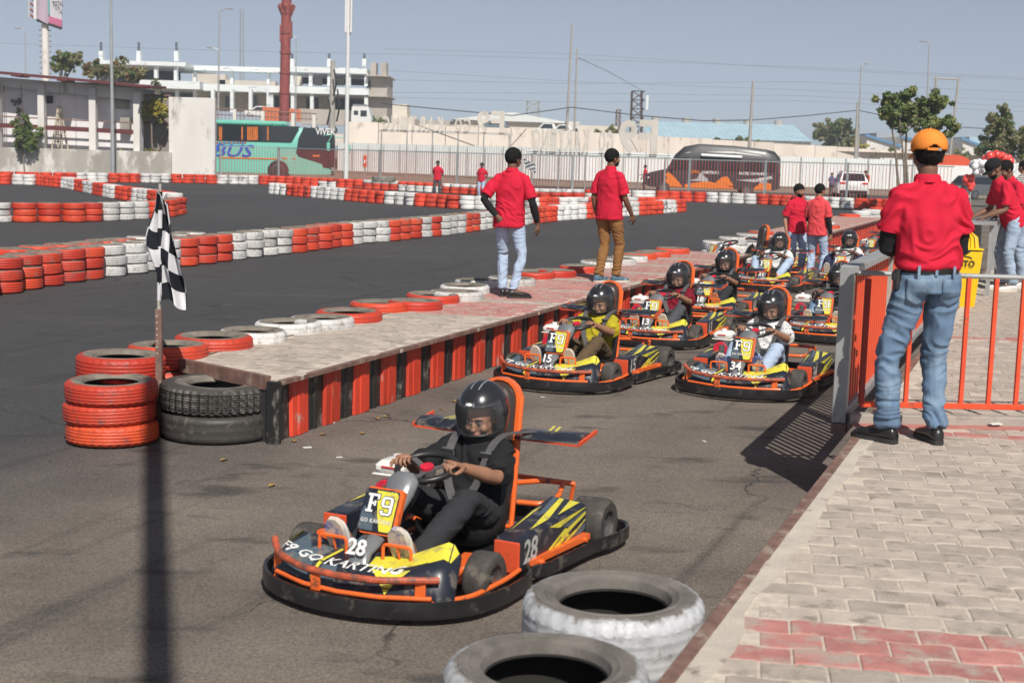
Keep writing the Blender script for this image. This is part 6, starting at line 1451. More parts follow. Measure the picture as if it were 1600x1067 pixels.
# green coach: local x = length (front +x), y depth, z up
def coach():
    Y=99.; cx=D(420,0,Y).x; t=thing('coach','sea green coach with orange curtains parked behind the fence','coach',(cx,Y,0),R(1.0))
    xr=D(300,0,Y).x-cx; xf=D(523,0,Y).x-cx; zt_=3.62; W_=2.5
    def sec(x,zt,zb,w=1.25,ins=0): return [(x,-w,zb),(x,-w,1.2),(x,-w+.02,zt*.62),(x,-w+.10,zt-.30),(x,-w+.30,zt),(x,w-.30,zt),(x,w-.10,zt-.30),(x,w,1.2),(x,w,zb)]
    secs=[sec(xr,3.55,.35),sec(xr+1,3.62,.35),sec(xf-3.5,3.55,.35),sec(xf-1.6,3.42,.35),sec(xf-.7,3.22,.35,1.24),sec(xf-.2,2.85,.38,1.2),sec(xf,1.6,.42,1.1),sec(xf-.02,.6,.45,1.1)]
    shell(secs,M_teal,'body',t)
    mb=MB(); mb.box((xr+3.2,0,3.72),(6.8,1.9,.34),bev=.12); mb.build('roof_unit',M_teal,t,40)
    def panel(P,m,nm,y=-1.262,th=.012): mb=MB(); mb.add([(x,y,z) for x,z in P]+[(x,y+th+.05,z) for x,z in P],[tuple(range(len(P)))]+[(i,len(P)+i,len(P)+(i+1)%len(P),(i+1)%len(P)) for i in range(len(P))]); return mb.build(nm,m,t)
    def q(px,py): a=D(px,py,Y-1.25); return (a.x-cx,a.z)
    panel([q(300,192),q(340,193.5),q(468,198),q(455,222.5),q(340,219.5),q(300,218.5)],M_win,'side_window',-1.275)
    panel([q(474,199),q(490,201),q(521,206),q(523,222),q(522,262),q(505,262),q(502,256),q(466,245),q(462,239),q(466,216)],M_win,'windscreen',-1.268)
    panel([q(505,201),q(519,203),q(521,212),q(508,211)],M_win,'windscreen_top',-1.27)
    for px0,px1 in((342,347),(377,381),(386,403),(417,421.5)): 
        for k in range(max(1,int((px1-px0)/2.5))):
            s0=px0+(px1-px0)*k/max(1,int((px1-px0)/2.5)); s1=s0+2.2; panel([q(s0,198.5),q(s1,198.5),q(s1,219.5),q(s0,219.5)],M_curt,'curtain',-1.283)
    for px in(383,424,441): panel([q(px,194),q(px+1.2,194),q(px+1.2,221.5),q(px,221.5)],M_dark,'window_divider',-1.282)
    for x0_,x1_ in((341,434),(439,448),(456,461)): panel([q(x0_,245.5),q(x1_,247.5),q(x1_,249.5),q(x0_,247.5)],M_vanor,'orange_stripe',-1.28)
    for k in range(13): px=338+3.6*k; panel([q(px,221.8),q(px+2.2,221.9),q(px+2.6,224.5),q(px+.4,224.4)],[M_redt,M_bluep][k%2],'trim_mark',-1.28)
    panel([q(338,227),q(383,228),q(383,229),q(338,228)],M_bluep,'trim_line',-1.28)
    c_=q(361,236.5); tm_=text_mb('BUS',1.15,.02,.008,.3,1.35); place_mb(tm_,Matrix.Translation((c_[0],-1.285,c_[1]))@Matrix.Rotation(pi/2,4,'X')).build('bus_lettering',M_bluep,t)
    c_=q(508,206.5); tm_=text_mb('VIVEK',.60,.02,.02,.0,.85); place_mb(tm_,Matrix.Translation((c_[0],-1.29,c_[1]))@Matrix.Rotation(pi/2,4,'X')).build('windscreen_lettering',M_kwh,t)
    a=q(434,277); r=.55
    mb=MB(); mb.prism([(a[0]+math.cos(u)*.72,max(.02,.55+math.sin(u)*.70)) for u in np.linspace(-.9,pi+.9,20)],-.03,.03,0,Matrix.Rotation(pi/2,4,'X')); o=mb.build('wheel_arch',M_dark,t); o.location=(0,-1.255,0)
    wheel_at(t,a[0],-1.14,.52,.3); wheel_at(t,a[0]-7.4,-1.14,.52,.3); wheel_at(t,a[0],1.1,.52,.3)
    for x,z in((xf-.35,1.05),(xf-.12,1.0)): mb=MB(); mb.ell((x,-1.16,z),(.14,.07,.10),10,8); mb.build('headlight',M_kwh,t,60)
    a=q(504,221); mb=MB(); mb.tube([(xf-.6,-1.2,3.0),(xf+.1,-1.55,3.05),(xf-.15,-1.6,2.6)],.04,6); mb.box((xf-.15,-1.6,2.25),(.22,.12,.6),bev=.04); mb.build('wing_mirror',M_teal,t,40)
    mb=MB(); mb.tube([(xf-.3,1.1,3.0),(xf+.75,1.2,2.9),(xf+.95,1.2,2.5)],.04,6); mb.box((xf+.95,1.2,2.15),(.22,.12,.6),bev=.04); mb.build('wing_mirror',M_teal,t,40)
    mb=MB(); mb.box((xf-1.0,-1.3,1.62),(.5,.05,.12)); mb.build('side_lamp',M_vanor,t)
M_bluep=mat('blue_letter_paint',(.03,.10,.55),.4)
coach()
# dark van with orange print, facing left
def van():
    Y=86.; cx=D(1140,0,Y).x; t=thing('van','dark grey van with orange print parked behind the red fence','van',(cx,Y,0),R(-3))
    def X(px): return D(px,0,Y).x-cx
    xf,xr=X(1020),X(1229)
    def sec(x,zt,zb,w=1.0,sh=.0): return [(x,-w,zb),(x,-w,1.15),(x,-w+.05+sh,min(zt-.05,2.0)),(x,-w+.12+sh,zt-.22 if zt>1.3 else zt-.05),(x,-w+.30+sh,zt),(x,w-.30-sh,zt),(x,w-.12-sh,zt-.22 if zt>1.3 else zt-.05),(x,w,1.15),(x,w,zb)]
    secs=[sec(xf,1.0,.5,.85),sec(xf+.25,1.25,.42,.95),sec(xf+1.3,1.5,.4),sec(xf+1.75,2.35,.4),sec(xf+2.3,2.85,.4),sec(xf+3.1,3.02,.4),sec(xf+5.2,2.95,.4),sec(xr-.9,2.80,.4),sec(xr-.35,2.68,.4),sec(xr,2.3,.5,.96),sec(xr+.02,.8,.55,.96)]
    shell(secs,M_vank,'body',t,sm=40)
    def panel(P,m,nm,y=-1.012):
        mb=MB(); n=len(P); mb.add([(x,y+.0,z) for x,z in P]+[(x,y+.03,z) for x,z in P],[tuple(range(n))]+[(i,n+i,n+(i+1)%n,(i+1)%n) for i in range(n)]); return mb.build(nm,m,t)
    panel([(xf+1.75,2.2),(xf+1.55,1.45),(xf+2.6,1.45),(xf+2.6,2.22)],M_win,'cab_window'); 
    for a_,b_ in((.38,.52),(.56,.70),(.74,.86),(.89,.97)): panel([(xf+(xr-xf)*a_,1.5),(xf+(xr-xf)*b_,1.5),(xf+(xr-xf)*b_,2.15),(xf+(xr-xf)*a_,2.15)],M_win,'side_window')
    panel([(xf+2.5,2.52),(xf+2.2,2.44),(xf+6.0,2.40),(xr-1.1,2.20),(xr-1.1,2.42),(xr-2.2,2.55),(xf+5.0,2.62)],M_kwh,'white_swoosh',-.90)
    mb=MB(); mb.tube([(xf+3.2,-1.06,2.36),(xf+5.6,-1.06,2.30)],.09,10); mb.build('rolled_awning',M_kwh,t,60)
    panel([(xf+.9,.45),(xf+1.25,1.0),(xf+1.0,1.15),(xf+1.35,1.3),(xf+1.7,1.0),(xf+2.2,.45)],M_vanor,'orange_print')
    panel([(xf+2.3,.42),(xf+2.3,.62),(xf+3.6,.85),(xf+5.2,.5),(xf+5.2,.42)],M_vanor,'orange_print',-1.015); panel([(xf+3.9,.6),(xf+4.5,1.1),(xf+4.8,1.15),(xf+5.2,.6)],M_vanor,'orange_print',-1.018)
    panel([(xf+2.4,.85),(xf+3.0,.95),(xf+3.2,1.35),(xf+3.7,.9),(xf+3.6,.80)],M_vangr,'grey_print',-1.018); panel([(xf+5.3,.95),(xf+6.5,1.05),(xr-.5,1.25),(xr-.4,1.1),(xf+6.4,.85)],M_vangr,'grey_print',-1.018)
    panel([(xf+6.3,.42),(xf+6.8,.85),(xr-.5,.8),(xr-.5,.42)],M_vanor,'orange_print',-1.015)
    for s_,x,z,h,m in(('ALPHA',2.85,1.36,.20,M_vanor),('GAMETRUCK',3.78,1.34,.18,M_kwh),('PARTIES ON WHEELS',6.3,1.34,.18,M_kwh),('GAMES',6.9,1.05,.16,M_kwh),('TRUCK',6.9,.88,.16,M_kwh)):
        place_mb(text_mb(s_,h*1.3,.01,.02,0,.75),Matrix.Translation((xf+x,-1.03,z))@Matrix.Rotation(pi/2,4,'X')).build('van_lettering',m,t)
    for x in(xf+1.05,xr-1.9): wheel_at(t,x,-.93,.37,.25); wheel_at(t,x,.93,.37,.25)
    mb=MB(); mb.ell((xf+.2,-.85,.95),(.14,.08,.10),10,8); mb.build('headlight',M_kwh,t,60)
    mb=MB(); mb.box((xf+1.5,-1.15,1.6),(.12,.2,.3),bev=.03); mb.build('wing_mirror',M_vank,t,40)
    mb=MB(); mb.box((xr+.03,-.7,1.2),(.04,.12,.5)); mb.build('tail_lamp',M_redt,t)
    for k in range(4): mb=MB(); mb.box((xr+.06,-.3,1.4+.35*k),(.04,.5,.03)); mb.build('rear_ladder_rung',M_steel,t)
van()
# white car seen from behind; generic small cars on the road
def car(loc,rz,label,m,name='parked_car',L=4.1,W_=1.75,H=1.6,glassm=M_win):
    t=thing(name,label,'car',loc,rz); w=W_/2
    def sec(x,zt,zb,ww,tw): return [(x,-ww,zb),(x,-ww,.85),(x,-tw,zt),(x,tw,zt),(x,ww,.85),(x,ww,zb)]
    shell([sec(-L/2,.75,.4,w*.9,w*.8),sec(-L/2+.05,1.05,.3,w,w*.9),sec(-L/2+.45,H-.08,.28,w,w*.72),sec(-L/2+1.2,H,.28,w,w*.70),sec(.2,H-.02,.28,w,w*.70),sec(1.0,1.02,.28,w,w*.85),sec(L/2-.15,.9,.3,w*.97,w*.8),sec(L/2,.6,.42,w*.85,w*.7)],m,'body',t,sm=30)
    mb=MB(); mb.add([(-L/2+.07,-w*.80,1.05),(-L/2+.07,w*.80,1.05),(-L/2+.40,w*.66,H-.16),(-L/2+.40,-w*.66,H-.16)],[(0,3,2,1)]); 
    o=mb.build('rear_window',glassm,t); o.location=(-.03,0,.02)
    for s in(-1,1):
        mb=MB(); mb.add([(-L/2+.6,s*w*.93,1.0),(.75,s*w*.95,1.0),(.1,s*w*.78,H-.15),(-L/2+.8,s*w*.78,H-.15)],[(0,1,2,3) if s<0 else (3,2,1,0)]); o=mb.build('side_window',glassm,t); o.location=(0,s*.02,0)
        mb=MB(); mb.box((-L/2+.03,s*w*.74,.93),(.06,w*.38,.14),bev=.02); mb.build('tail_lamp',M_redt,t)
        for x in(-L/2+.75,L/2-.8): wheel_at(t,x,s*(w-.1),.32,.2)
    mb=MB(); mb.add([(1.02,-w*.8,1.03),(1.02,w*.8,1.03),(.22,w*.66,H-.08),(.22,-w*.66,H-.08)],[(0,1,2,3)]); o=mb.build('windscreen',glassm,t); o.location=(.03,0,.02)
    mb=MB(); mb.box((-L/2-.01,0,.78),(.03,.5,.14)); mb.build('number_plate',M_kwh,t)
    mb=MB(); mb.box((-L/2,0,.42),(.10,W_*.9,.18),bev=.03); mb.build('rear_bumper',M_blkpl,t)
    return t
p=G(1326,309.5); car((p.x,p.y,0),R(84),'white hatchback seen from behind through the red fence',M_wpaint,'white_car',4.2,1.78,1.66)
p=D(1540,250,95); car((p.x,95,0),R(20),'dark car behind the balloons at the right',mat('dark_car_paint',(.10,.11,.12),.3),'dark_car')
def upcar(px,py,Y,rz,label,m,**k): p=D(px,py,Y); return car((p.x,Y,p.z-.3),rz,label,m,**k)
upcar(850,208,235,R(180),'white car passing on the raised road behind the wall',M_wpaint,H=1.9); upcar(875,209,242,R(180),'second white car on the raised road, right of the first',M_wpaint,H=1.8)
upcar(772,203,200,R(170),'grey blue pickup on the raised road behind the mirrored sign',mat('grey_blue_paint',(.14,.18,.22),.4)); upcar(404,180,215,R(175),'pale car on the raised road above the coach',M_wpaint); upcar(470,184,215,R(185),'silver car behind the pipe fence',mat('silver_paint',(.4,.41,.43),.3))
def truck():
    Y=170.; a=D(565,196,Y); t=thing('truck','white lorry cab facing right above the concrete wall','truck',(a.x,Y,a.z-1.2))
    mb=MB(); mb.rings([[(x,-1.2,z),(x2,-1.2,z),(x2,1.2,z),(x,1.2,z)] for x,x2,z in((-1.1,1.2,.6),(-1.1,1.25,2.0),(-1.05,.95,3.2),(-1.0,.8,3.35))]); mb.build('cab',M_wpaint,t,30)
    mb=MB(); mb.box((.35,-1.2,2.55),(.75,.05,.7)); mb.box((-.55,-1.2,2.6),(.5,.05,.5)); mb.build('cab_window',M_win,t)
    mb=MB(); mb.box((-4.2,0,2.0),(5.6,2.4,1.8)); mb.build('cargo_bed',M_rawc,t)
    mb=MB(); mb.box((-.2,0,3.5),(1.6,2.2,.25),bev=.08); mb.build('roof_rack',M_steel,t)
    for x in(.3,-3.2,-5.4): wheel_at(t,x,-1.1,.5,.3)
truck()
# ---- factories and roofs beyond
def block(px0,px1,yt,yb,Y,dep,m,name,label,cat='building',feat=None):
    a,b=D(px0,yt,Y),D(px1,yb,Y); t=thing(name,label,cat,((a.x+b.x)/2,Y,0)); mb=MB(); h=a.z; mb.box((0,dep/2,h/2),(b.x-a.x,dep,h)); mb.build('wall',m,t)
    w=b.x-a.x
    if feat:
        n,fz,fh,fw=feat
        for k in range(n): mb=MB(); mb.box((-w/2+w*(k+.5)/n,-.05,fz*h),(w/n*fw,.2,fh*h)); mb.build('window',M_win,t)
    return t,w,h
t,w,h=block(712,890,187,200,300,30,M_cream,'factory','long low cream factory behind the letter sign',feat=(7,.62,.14,.3))
mb=MB(); rp_=[(-w/2,-1,h),(w/2-6,-1,h+.0),(w/2-6,-1,h-1.5),(-w/2,-1,h-1.2)]; mb.prism([(-w/2-1,h),(0,h+1.8),(w/2-8,h+1.2),(w/2+1,h-.2)],-30,1,0,Matrix.Rotation(pi/2,4,'X')); mb.build('roof',M_sheet,t)
t,w,h=block(598,648,184,195,280,20,M_cream,'small_house','small cream house block left of the factory',feat=(3,.7,.15,.4)); mb=MB(); mb.box((-w*.02,6,h+1.1),(w*.5,8,3.3)); mb.build('roof_room',M_cream,t)
block(885,906,190,203,280,20,M_whwall,'annex','white gabled end of the cream factory',feat=(2,.8,.1,.3)); block(906,965,196,204,290,20,M_cream,'low_store','low yellowish store building beside twin poles'); block(655,712,188,198,300,20,M_rawc,'raw_block','unpainted block between house and factory',feat=(4,.8,.1,.4))
def bluehall(px0,px1,ye0,ye1,yr0,Y,label,m=M_blueroof,dep=45):
    a,b=D(px0,ye0,Y),D(px1,ye1,Y); ridge=D((px0+px1)/2,yr0,Y+dep/2).z; cx=(a.x+b.x)/2; t=thing('factory_hall',label,'building',(cx,Y,0)); w=b.x-a.x; h=a.z
    mb=MB(); mb.box((0,dep/2,h/2),(w,dep,h)); mb.build('wall',M_whwall,t); mb=MB()
    n=int(w/1.2)
    for i in range(n): x0_=-w/2+w*i/n; mb.add([(x0_,-1,h-.1),(x0_+w/n*.93,-1,h-.1),(x0_+w/n*.93,dep/2,ridge),(x0_,dep/2,ridge),(x0_+w/n,-1,h-.25),(x0_+w/n,dep/2,ridge-.15)],[(0,1,2,3),(1,4,5,2)])
    mb.build('roof',m,t)
    for k in range(5): mb=MB(); mb.cyl((-w/2+w*(k+.5)/5,dep/2,ridge-.2),1.,1.2,10); mb.build('roof_vent',M_rawc,t)
bluehall(1012,1268,214,221,193,330,'long hall with a pale blue corrugated roof behind the wall')
def gable(px0,px1,yl,yr,yb,Y,label,bl=True):
    a,b,c=D(px0,yl,Y),D(px1,yr,Y),D(px0,yb,Y); t=thing('factory_shed',label,'building',(a.x,Y,0)); w=b.x-a.x
    mb=MB(); mb.prism([(0,0),(w,0),(w,b.z),(0,a.z)],-30,0,0,Matrix.Rotation(pi/2,4,'X')); mb.build('wall',M_whwall,t)
    mb=MB(); mb.tube([(-.5,-.3,a.z+.1),(w+.5,-.3,b.z+.1)],.2,sq=(.6,.5)); mb.build('roof_edge',M_bluetrim,t)
    mb=MB(); mb.box((w*.2,-.1,a.z*.62),(w*.12,.2,.9)); mb.build('window',M_win,t)
M_bluetrim=mat('blue_trim',(.10,.25,.45),.6)
gable(1355,1405,212,230,240,300,'white saw tooth factory end with blue trim, left one'); gable(1408,1500,214,236,240,310,'white saw tooth factory end behind the orange cap'); gable(1505,1545,217,235,245,300,'white saw tooth factory end at the far right')
t=block(1370,1412,208,215,340,20,mat('grey_roof',(.3,.33,.36),.6),'roof_plant','grey rooftop structure above the saw tooth factory')
t=block(1515,1545,214,222,350,20,M_blueroof,'blue_box','small blue roof at the right beyond the trees')
block(1285,1330,232,242,300,10,M_cream,'kiosk','low cream building behind the dark green tree') if False else None
# ---- poles
def pole(px,yt,pyb,Y,r,m,label,name='lamp_post',lean=0,lamps=(),cat='lamp post'):
    b=D(px,pyb,Y); tp=D(px+lean,yt,Y); t=thing(name,label,cat,(b.x,Y,0)); h=tp.z
    mb=MB(); mb.tube([(0,0,0),((tp.x-b.x)*.5,0,h*.5),(tp.x-b.x,0,h)],[r*1.3,r,r*.7],8); mb.build('pole',m,t,60)
    for (dx,dz,L_) in lamps:
        mb=MB(); mb.tube([(tp.x-b.x,0,h+dz),(tp.x-b.x+dx*.6,0,h+dz+abs(dx)*.25),(tp.x-b.x+dx,0,h+dz+abs(dx)*.3)],r*.5,6); mb.build('arm',m,t)
        mb=MB(); mb.box((tp.x-b.x+dx*1.15,0,h+dz+abs(dx)*.32),(L_,.3,.12),ry=0,bev=.03); mb.build('lamp_head',M_grey,t)
    return t,h
pole(40,48,115,170,.07,M_pole,'lamp post left of the billboard with lamp turned left',lean=-1,lamps=((-.7,0,.8),)); pole(176,-14,238,84,.10,M_pole,'tall galvanised pole rising in front of the shed',lean=-3,lamps=((-.7,.2,.5),)); pole(340,18,190,150,.10,M_pole,'double lamp post behind the coach',lean=3,lamps=((.9,0,.7),(-.9,-4,.6)))
pole(462,60,180,190,.08,M_pole,'thin lamp post right of the red tower',lean=1,lamps=((-.7,0,.7),)); pole(884,38,212,160,.13,M_polec,'tallest of the twin poles right of the cream factory','utility_pole',lean=10,cat='pole'); pole(897,77,207,165,.12,M_polec,'shorter twin pole beside the tall one','utility_pole',lean=5,cat='pole')
pole(1170,128,235,150,.17,M_polec,'concrete pole standing behind the dark van','utility_pole',lean=7,cat='pole'); pole(1341,102,236,160,.11,M_pole,'slim lamp post beside the dark green tree',lean=5,lamps=((.5,0,.6),)); pole(1338,160,236,158,.15,M_polec,'short white pole touching the slim lamp post','utility_pole',lean=2,cat='pole')
pole(1448,68,240,165,.10,M_pole,'lamp post above the leafy tree with two heads',lean=4,lamps=((-.6,0,.8),(.8,-9,.7))); pole(518,95,215,140,.30,M_polec,'thick concrete utility pole hung with cables behind the coach','utility_pole',lean=2,cat='pole')
ht=thing('h_frame','leaning steel frame of two poles and a crossbar','frame',(D(1480,0,165).x,165,0)); hx_=D(1480,0,165).x
A_=[D(1463,120,165),D(1455,240,165),D(1498,122,165),D(1482,245,165)]; 
for a,b in((0,1),(2,3)): mb=MB(); mb.tube([(A_[a].x-hx_,0,A_[a].z),(A_[b].x-hx_,0,0)],.14,6); mb.build('pole',M_polec,ht)
mb=MB(); mb.tube([(A_[0].x-hx_-.3,0,A_[0].z-.2),(A_[2].x-hx_+.3,0,A_[2].z-.2)],.10,6); mb.build('crossbar',M_polec,ht)
# white floodlight mast with a tall lit panel stack
b=D(541,245,86); fm=thing('floodlight_mast','white mast with a tall slim floodlight panel on top','mast',(b.x,86,0)); tp=D(545,-20,86)
mb=MB(); mb.tube([(0,0,0),(tp.x-b.x,0,tp.z)],[.14,.09],12); mb.build('pole',M_wpaint,fm,60)
for s in(-1,1):
    a,c=D(545+s*4.2,-18,86),D(545+s*4.2,52,86); mb=MB(); mb.box(((a.x+c.x)/2-b.x+.0,0,(a.z+c.z)/2),(.12,.30,a.z-c.z),bev=.02); mb.build('lamp_panel',M_wpaint,fm)
a,c=D(545,-18,86),D(545,56,86); mb=MB(); mb.box(((a.x+c.x)/2-b.x,.05,(a.z+c.z)/2),(.20,.2,a.z-c.z),bev=.04); mb.build('lamp_core',M_dark,fm)
# red steel tower with collar rings
b=D(443,178,180); rt=thing('red_tower','red oxide steel column tower with collars and crown','tower',(b.x,180,0)); tp=D(448,-10,180); zb=b.z; dx=tp.x-b.x
mb=MB(); mb.tube([(0,0,0),(dx*.5,0,(tp.z)*.55),(dx,0,tp.z)],.62,14); mb.build('column',M_redpole,rt,50)
for k in range(6): z=zb+ (tp.z-zb)*k/6; mb=MB(); mb.cyl((dx*(z/tp.z),0,z),.72,.25,14); mb.build('collar',M_redpole,rt,40)
for s,y0_,y1_ in((-1,40,66),(-1,128,142),(1,34,60),(1,8,22)): a,c=D(447+s*7.4,y0_,180),D(447+s*7.4,y1_,180); mb=MB(); mb.box((a.x-b.x,0,(a.z+c.z)/2),(.3,.8,a.z-c.z)); mb.build('side_box',M_redpole,rt)
mb=MB(); z=D(448,10,180).z
for k in range(8): a_=k*pi/4; mb.tube([(dx,0,z-2.4),(dx+math.cos(a_)*1.0,math.sin(a_)*1.0,z),(dx+math.cos(a_)*.8,math.sin(a_)*.8,z+.2)],.16,5)
mb.build('crown_bracket',M_redpole,rt,kind='stuff')
# billboard
b=D(71.5,118,150); bbd=thing('billboard','pink and white billboard on a tall ladder pole','billboard',(b.x,150,0)); zt0=D(71,36,150).z
mb=MB(); mb.tube([(0,0,0),(0,0,zt0)],[.42,.36],14); mb.build('pole',M_whwall,bbd,60)
for k in range(9): z=D(71,48+8.4*k,150).z; mb=MB(); mb.tube([(-.62,0,z),(.62,0,z)],.05,5); mb.build('step_rung',M_brown,bbd)
def quad(pts,m,nm,dy=0):
    P=[D(x,y,150+w_) for x,y,w_ in pts]; mb=MB(); n=len(P); mb.add([(p.x-b.x,p.y-150-dy,p.z) for p in P]+[(p.x-b.x,p.y-150-dy+.12,p.z) for p in P],[tuple(range(n))[::-1],tuple(range(n,2*n))]+[(i,(i+1)%n,n+(i+1)%n,n+i) for i in range(n)]); return mb.build(nm,m,bbd)
M_bw=mat('billboard_white',(.60,.58,.62),.6,var=.05,scale=.3); M_bp=mat('billboard_pink',(.60,.16,.30),.6); M_bc=mat('billboard_mauve',(.42,.33,.40),.6,var=.25,scale=.6,stretch=(3,3,.2)); M_bt=mat('billboard_teal',(.12,.38,.36),.6)
quad([(57,-40,-1),(76,-40,-.5),(78,40,-.5),(57,29,-1)],M_bc,'poster_panel',.1); quad([(76,-40,-.5),(97.5,-40,.5),(97.5,45,.5),(78,40,-.5)],M_bw,'poster_panel',.1); quad([(78,26,-.5),(97.5,32,.5),(97.5,44.5,.5),(78,37,-.5)],M_bp,'poster_band',.25); quad([(74.5,-40,-.6),(77,-40,-.6),(78.5,25,-.6),(76.5,22,-.6)],M_bt,'poster_stripe',.25)
quad([(44.5,-40,-.6),(47,-40,-.8),(47,28,-.8),(44.5,27,-.6)],M_wpaint,'panel_edge',.1); quad([(53,-40,-1),(57,-40,-1),(57,31,-1),(53,29.5,-1)],M_wpaint,'panel_edge',.1)
for k in range(7): P=[D(48,-30+9*k,149.4),D(53,-26+9*k,149.2)]; mb=MB(); mb.tube([(p.x-b.x,p.y-150,p.z) for p in P],.12,5); mb.build('frame_brace',M_redpole,bbd)
c_=D(87.5,6,149.0); place_mb(text_mb('TOTAL',1.5,.05,.02,0,.8),Matrix.Translation((c_.x-b.x,-.4,c_.z))@Matrix.Rotation(pi/2,4,'X')).build('poster_lettering',M_greyt_,bbd) if False else place_mb(text_mb('TOTAL',.72,.05,.01,0,.5),Matrix.Translation((c_.x-b.x,-.4,c_.z))@Matrix.Rotation(pi/2,4,'X')).build('poster_lettering',C_greyt,bbd)
mb=MB(); P=[D(58,32,149.5),D(96,45,150)]; mb.tube([(p.x-b.x,p.y-150,p.z) for p in P],.2,sq=(.8,.25)); mb.build('catwalk',M_dark,bbd)
# lattice masts and bare billboard frame
def lattice(px,yt,yb,Y,w,label,m=M_pole,name='lattice_mast',n=8,r=.05):
    a,b=D(px,yt,Y),D(px,yb,Y); t=thing(name,label,'mast',(b.x,Y,0)); mb=MB(); H=a.z
    for x,y in((-w,-w),(w,-w),(w,w),(-w,w)): mb.tube([(x,y,0),(x*.8+a.x-b.x,y*.8,H)],r,4)
    for k in range(n):
        z0=H*k/n; z1=H*(k+1)/n; mb.tube([(-w,-w,z0),(w,-w,z1)],r*.6,4); mb.tube([(w,-w,z0),(-w,-w,z1)],r*.6,4); mb.tube([(-w,-w,z1),(w,-w,z1)],r*.6,4)
    mb.build('lattice',m,t,kind='stuff'); return t,H
lattice(378,15,180,330,.45,'thin guyed lattice mast right of the double lamp post',n=24,r=.06); lattice(833,158,180,330,1.6,'far lattice tower beyond the cream factory',n=9,r=.2); lattice(966,172,200,330,.5,'small tapering tower above the bushes',M_brown,n=8,r=.15)
t,H=lattice(995,143,203,230,.95,'rusty bare billboard frame above the wall',mat('rust_dark',(.10,.07,.06),.8),'bare_hoarding',n=9,r=.13)
mb=MB(); mb.box((1.4,-1.1,H*.86),(.35,.1,H*.18)); mb.build('torn_panel',M_sheet,t)
# overhead cables, one thing per span
def cable(P,label,r=.03):
    P=[D(*q) for q in P]; o=P[0]; t=MB(); t.tube([p-o for p in P],r,5); ob=t.build('overhead_cable',M_wiref if r<.03 else M_wire); ob.location=o; tag(ob,label,'cable')
cable([(595,162,150),(700,172,150),(800,181,150),(893,168,160)],'dark cable sagging from the coach to the twin poles',.05); cable([(893,168,160),(1000,181,158),(1100,189,155),(1172,188,150)],'dark cable from the twin poles to the concrete pole',.05); cable([(1176,188,150),(1260,181,155),(1338,173,158)],'dark cable from the concrete pole to the slim lamp post',.045)
cable([(1342,173,158),(1385,182,160),(1500,199,165),(1620,206,165)],'dark cable running right behind the leafy tree',.045)
for i,(ya,yb_,yc) in enumerate([(77,85,108),(84,93,105),(125,131,128),(145,146,150),(152,160,158),(110,128,141)]):
    cable([(600,ya,260),(900,yb_,260),(1250,yc,260),(1620,yc+18,260)],'faint power line across the sky, %s from the top'%ORD[i],.028)
cable([(0,68,260),(300,78,260),(600,85,260)],'faint power line across the sky at the left',.028); cable([(902,90,165),(950,112,180),(1000,140,230)],'stay wire from the short twin pole to the billboard frame',.03)
for i,(x,y0_,y1_) in enumerate([(522,110,150),(527,140,190),(512,150,195)]): cable([(x,y0_,139),(x+4,(y0_+y1_)/2,138.5),(x-1,y1_,139)],'cable bundle hanging on the thick utility pole, %s one'%ORD[i],.09)
# small red fire extinguisher board and canopy
p=G(560,283); o=thing('fire_extinguisher','red fire extinguisher on a stand near the white mast','extinguisher',(p.x,p.y+4,0)); mb=MB(); mb.cyl((0,0,.9),.13,.75,14); mb.ell((0,0,1.66),(.13,.13,.1),12,6); mb.build('cylinder',M_krd,o,50); mb=MB(); mb.tube([(0,0,0),(0,0,.9)],.03,6); mb.build('stand',M_grey,o); mb=MB(); mb.box((0,-.13,1.3),(.16,.02,.2)); mb.build('extinguisher_label',M_kwh,o)
# stop sign like red topped board behind the hoarding
p=D(1490,252,100); o=thing('sign_board','white board with a rounded red top behind the capped man','sign',(p.x,100,0)); mb=MB(); mb.prism([(math.cos(a_)*1.3,p.z-.3+math.sin(a_)*.75) for a_ in np.linspace(0,pi,14)],-.05,.05,0,Matrix.Rotation(pi/2,4,'X')); mb.build('red_top',M_krd,o); mb=MB(); mb.box((0,0,(p.z-.3)/2),(2.6,.1,p.z-.3)); mb.build('board',M_kwh,o)
p=D(1381,250.5,105); o=thing('banner','small pale banner fixed on the beige wall','banner',(p.x,148,0)); pb=D(1381,250.5,176); 
mb=MB(); mb.box((pb.x-p.x,26,pb.z),(1.9,.05,.5)); mb.build('banner_cloth',M_kwh,o)
# balloons
bl=thing('balloon_arch','arch of red and silvery white balloons at the right','balloon arch',(G(1560,300,.5).x,36,.5)); rr=random.Random(4)
def balloon(px,py,Y,r,m): a=D(px,py,Y); mb=MB(); mb.ell((0,0,0),(r,r,r*1.12),14,10); o=mb.build('balloon',m,bl,60); o.location=(a.x-bl.location.x,Y-36,a.z-.5)
for i in range(16): balloon(1540+i*2.6+rr.uniform(-1,1),251-7*math.sin(i/15*pi)+rr.uniform(-3,3),36+rr.uniform(-.3,.3),.085+rr.uniform(0,.03),M_kred)
for i in range(22): balloon(1519+rr.uniform(0,22),262+rr.uniform(-9,7),36+rr.uniform(-.3,.3),.065+rr.uniform(0,.03),M_kwb)
for i in range(6): balloon(1574+rr.uniform(0,8),258+rr.uniform(-6,8),36,.08,M_kwb)
for i in range(12): balloon(1513+rr.uniform(-5,6),285+rr.uniform(-7,10),36,.085,M_kred)
for i in range(4): balloon(1551+rr.uniform(-6,6),243+rr.uniform(-2,2),36.2,.08,M_kwb)
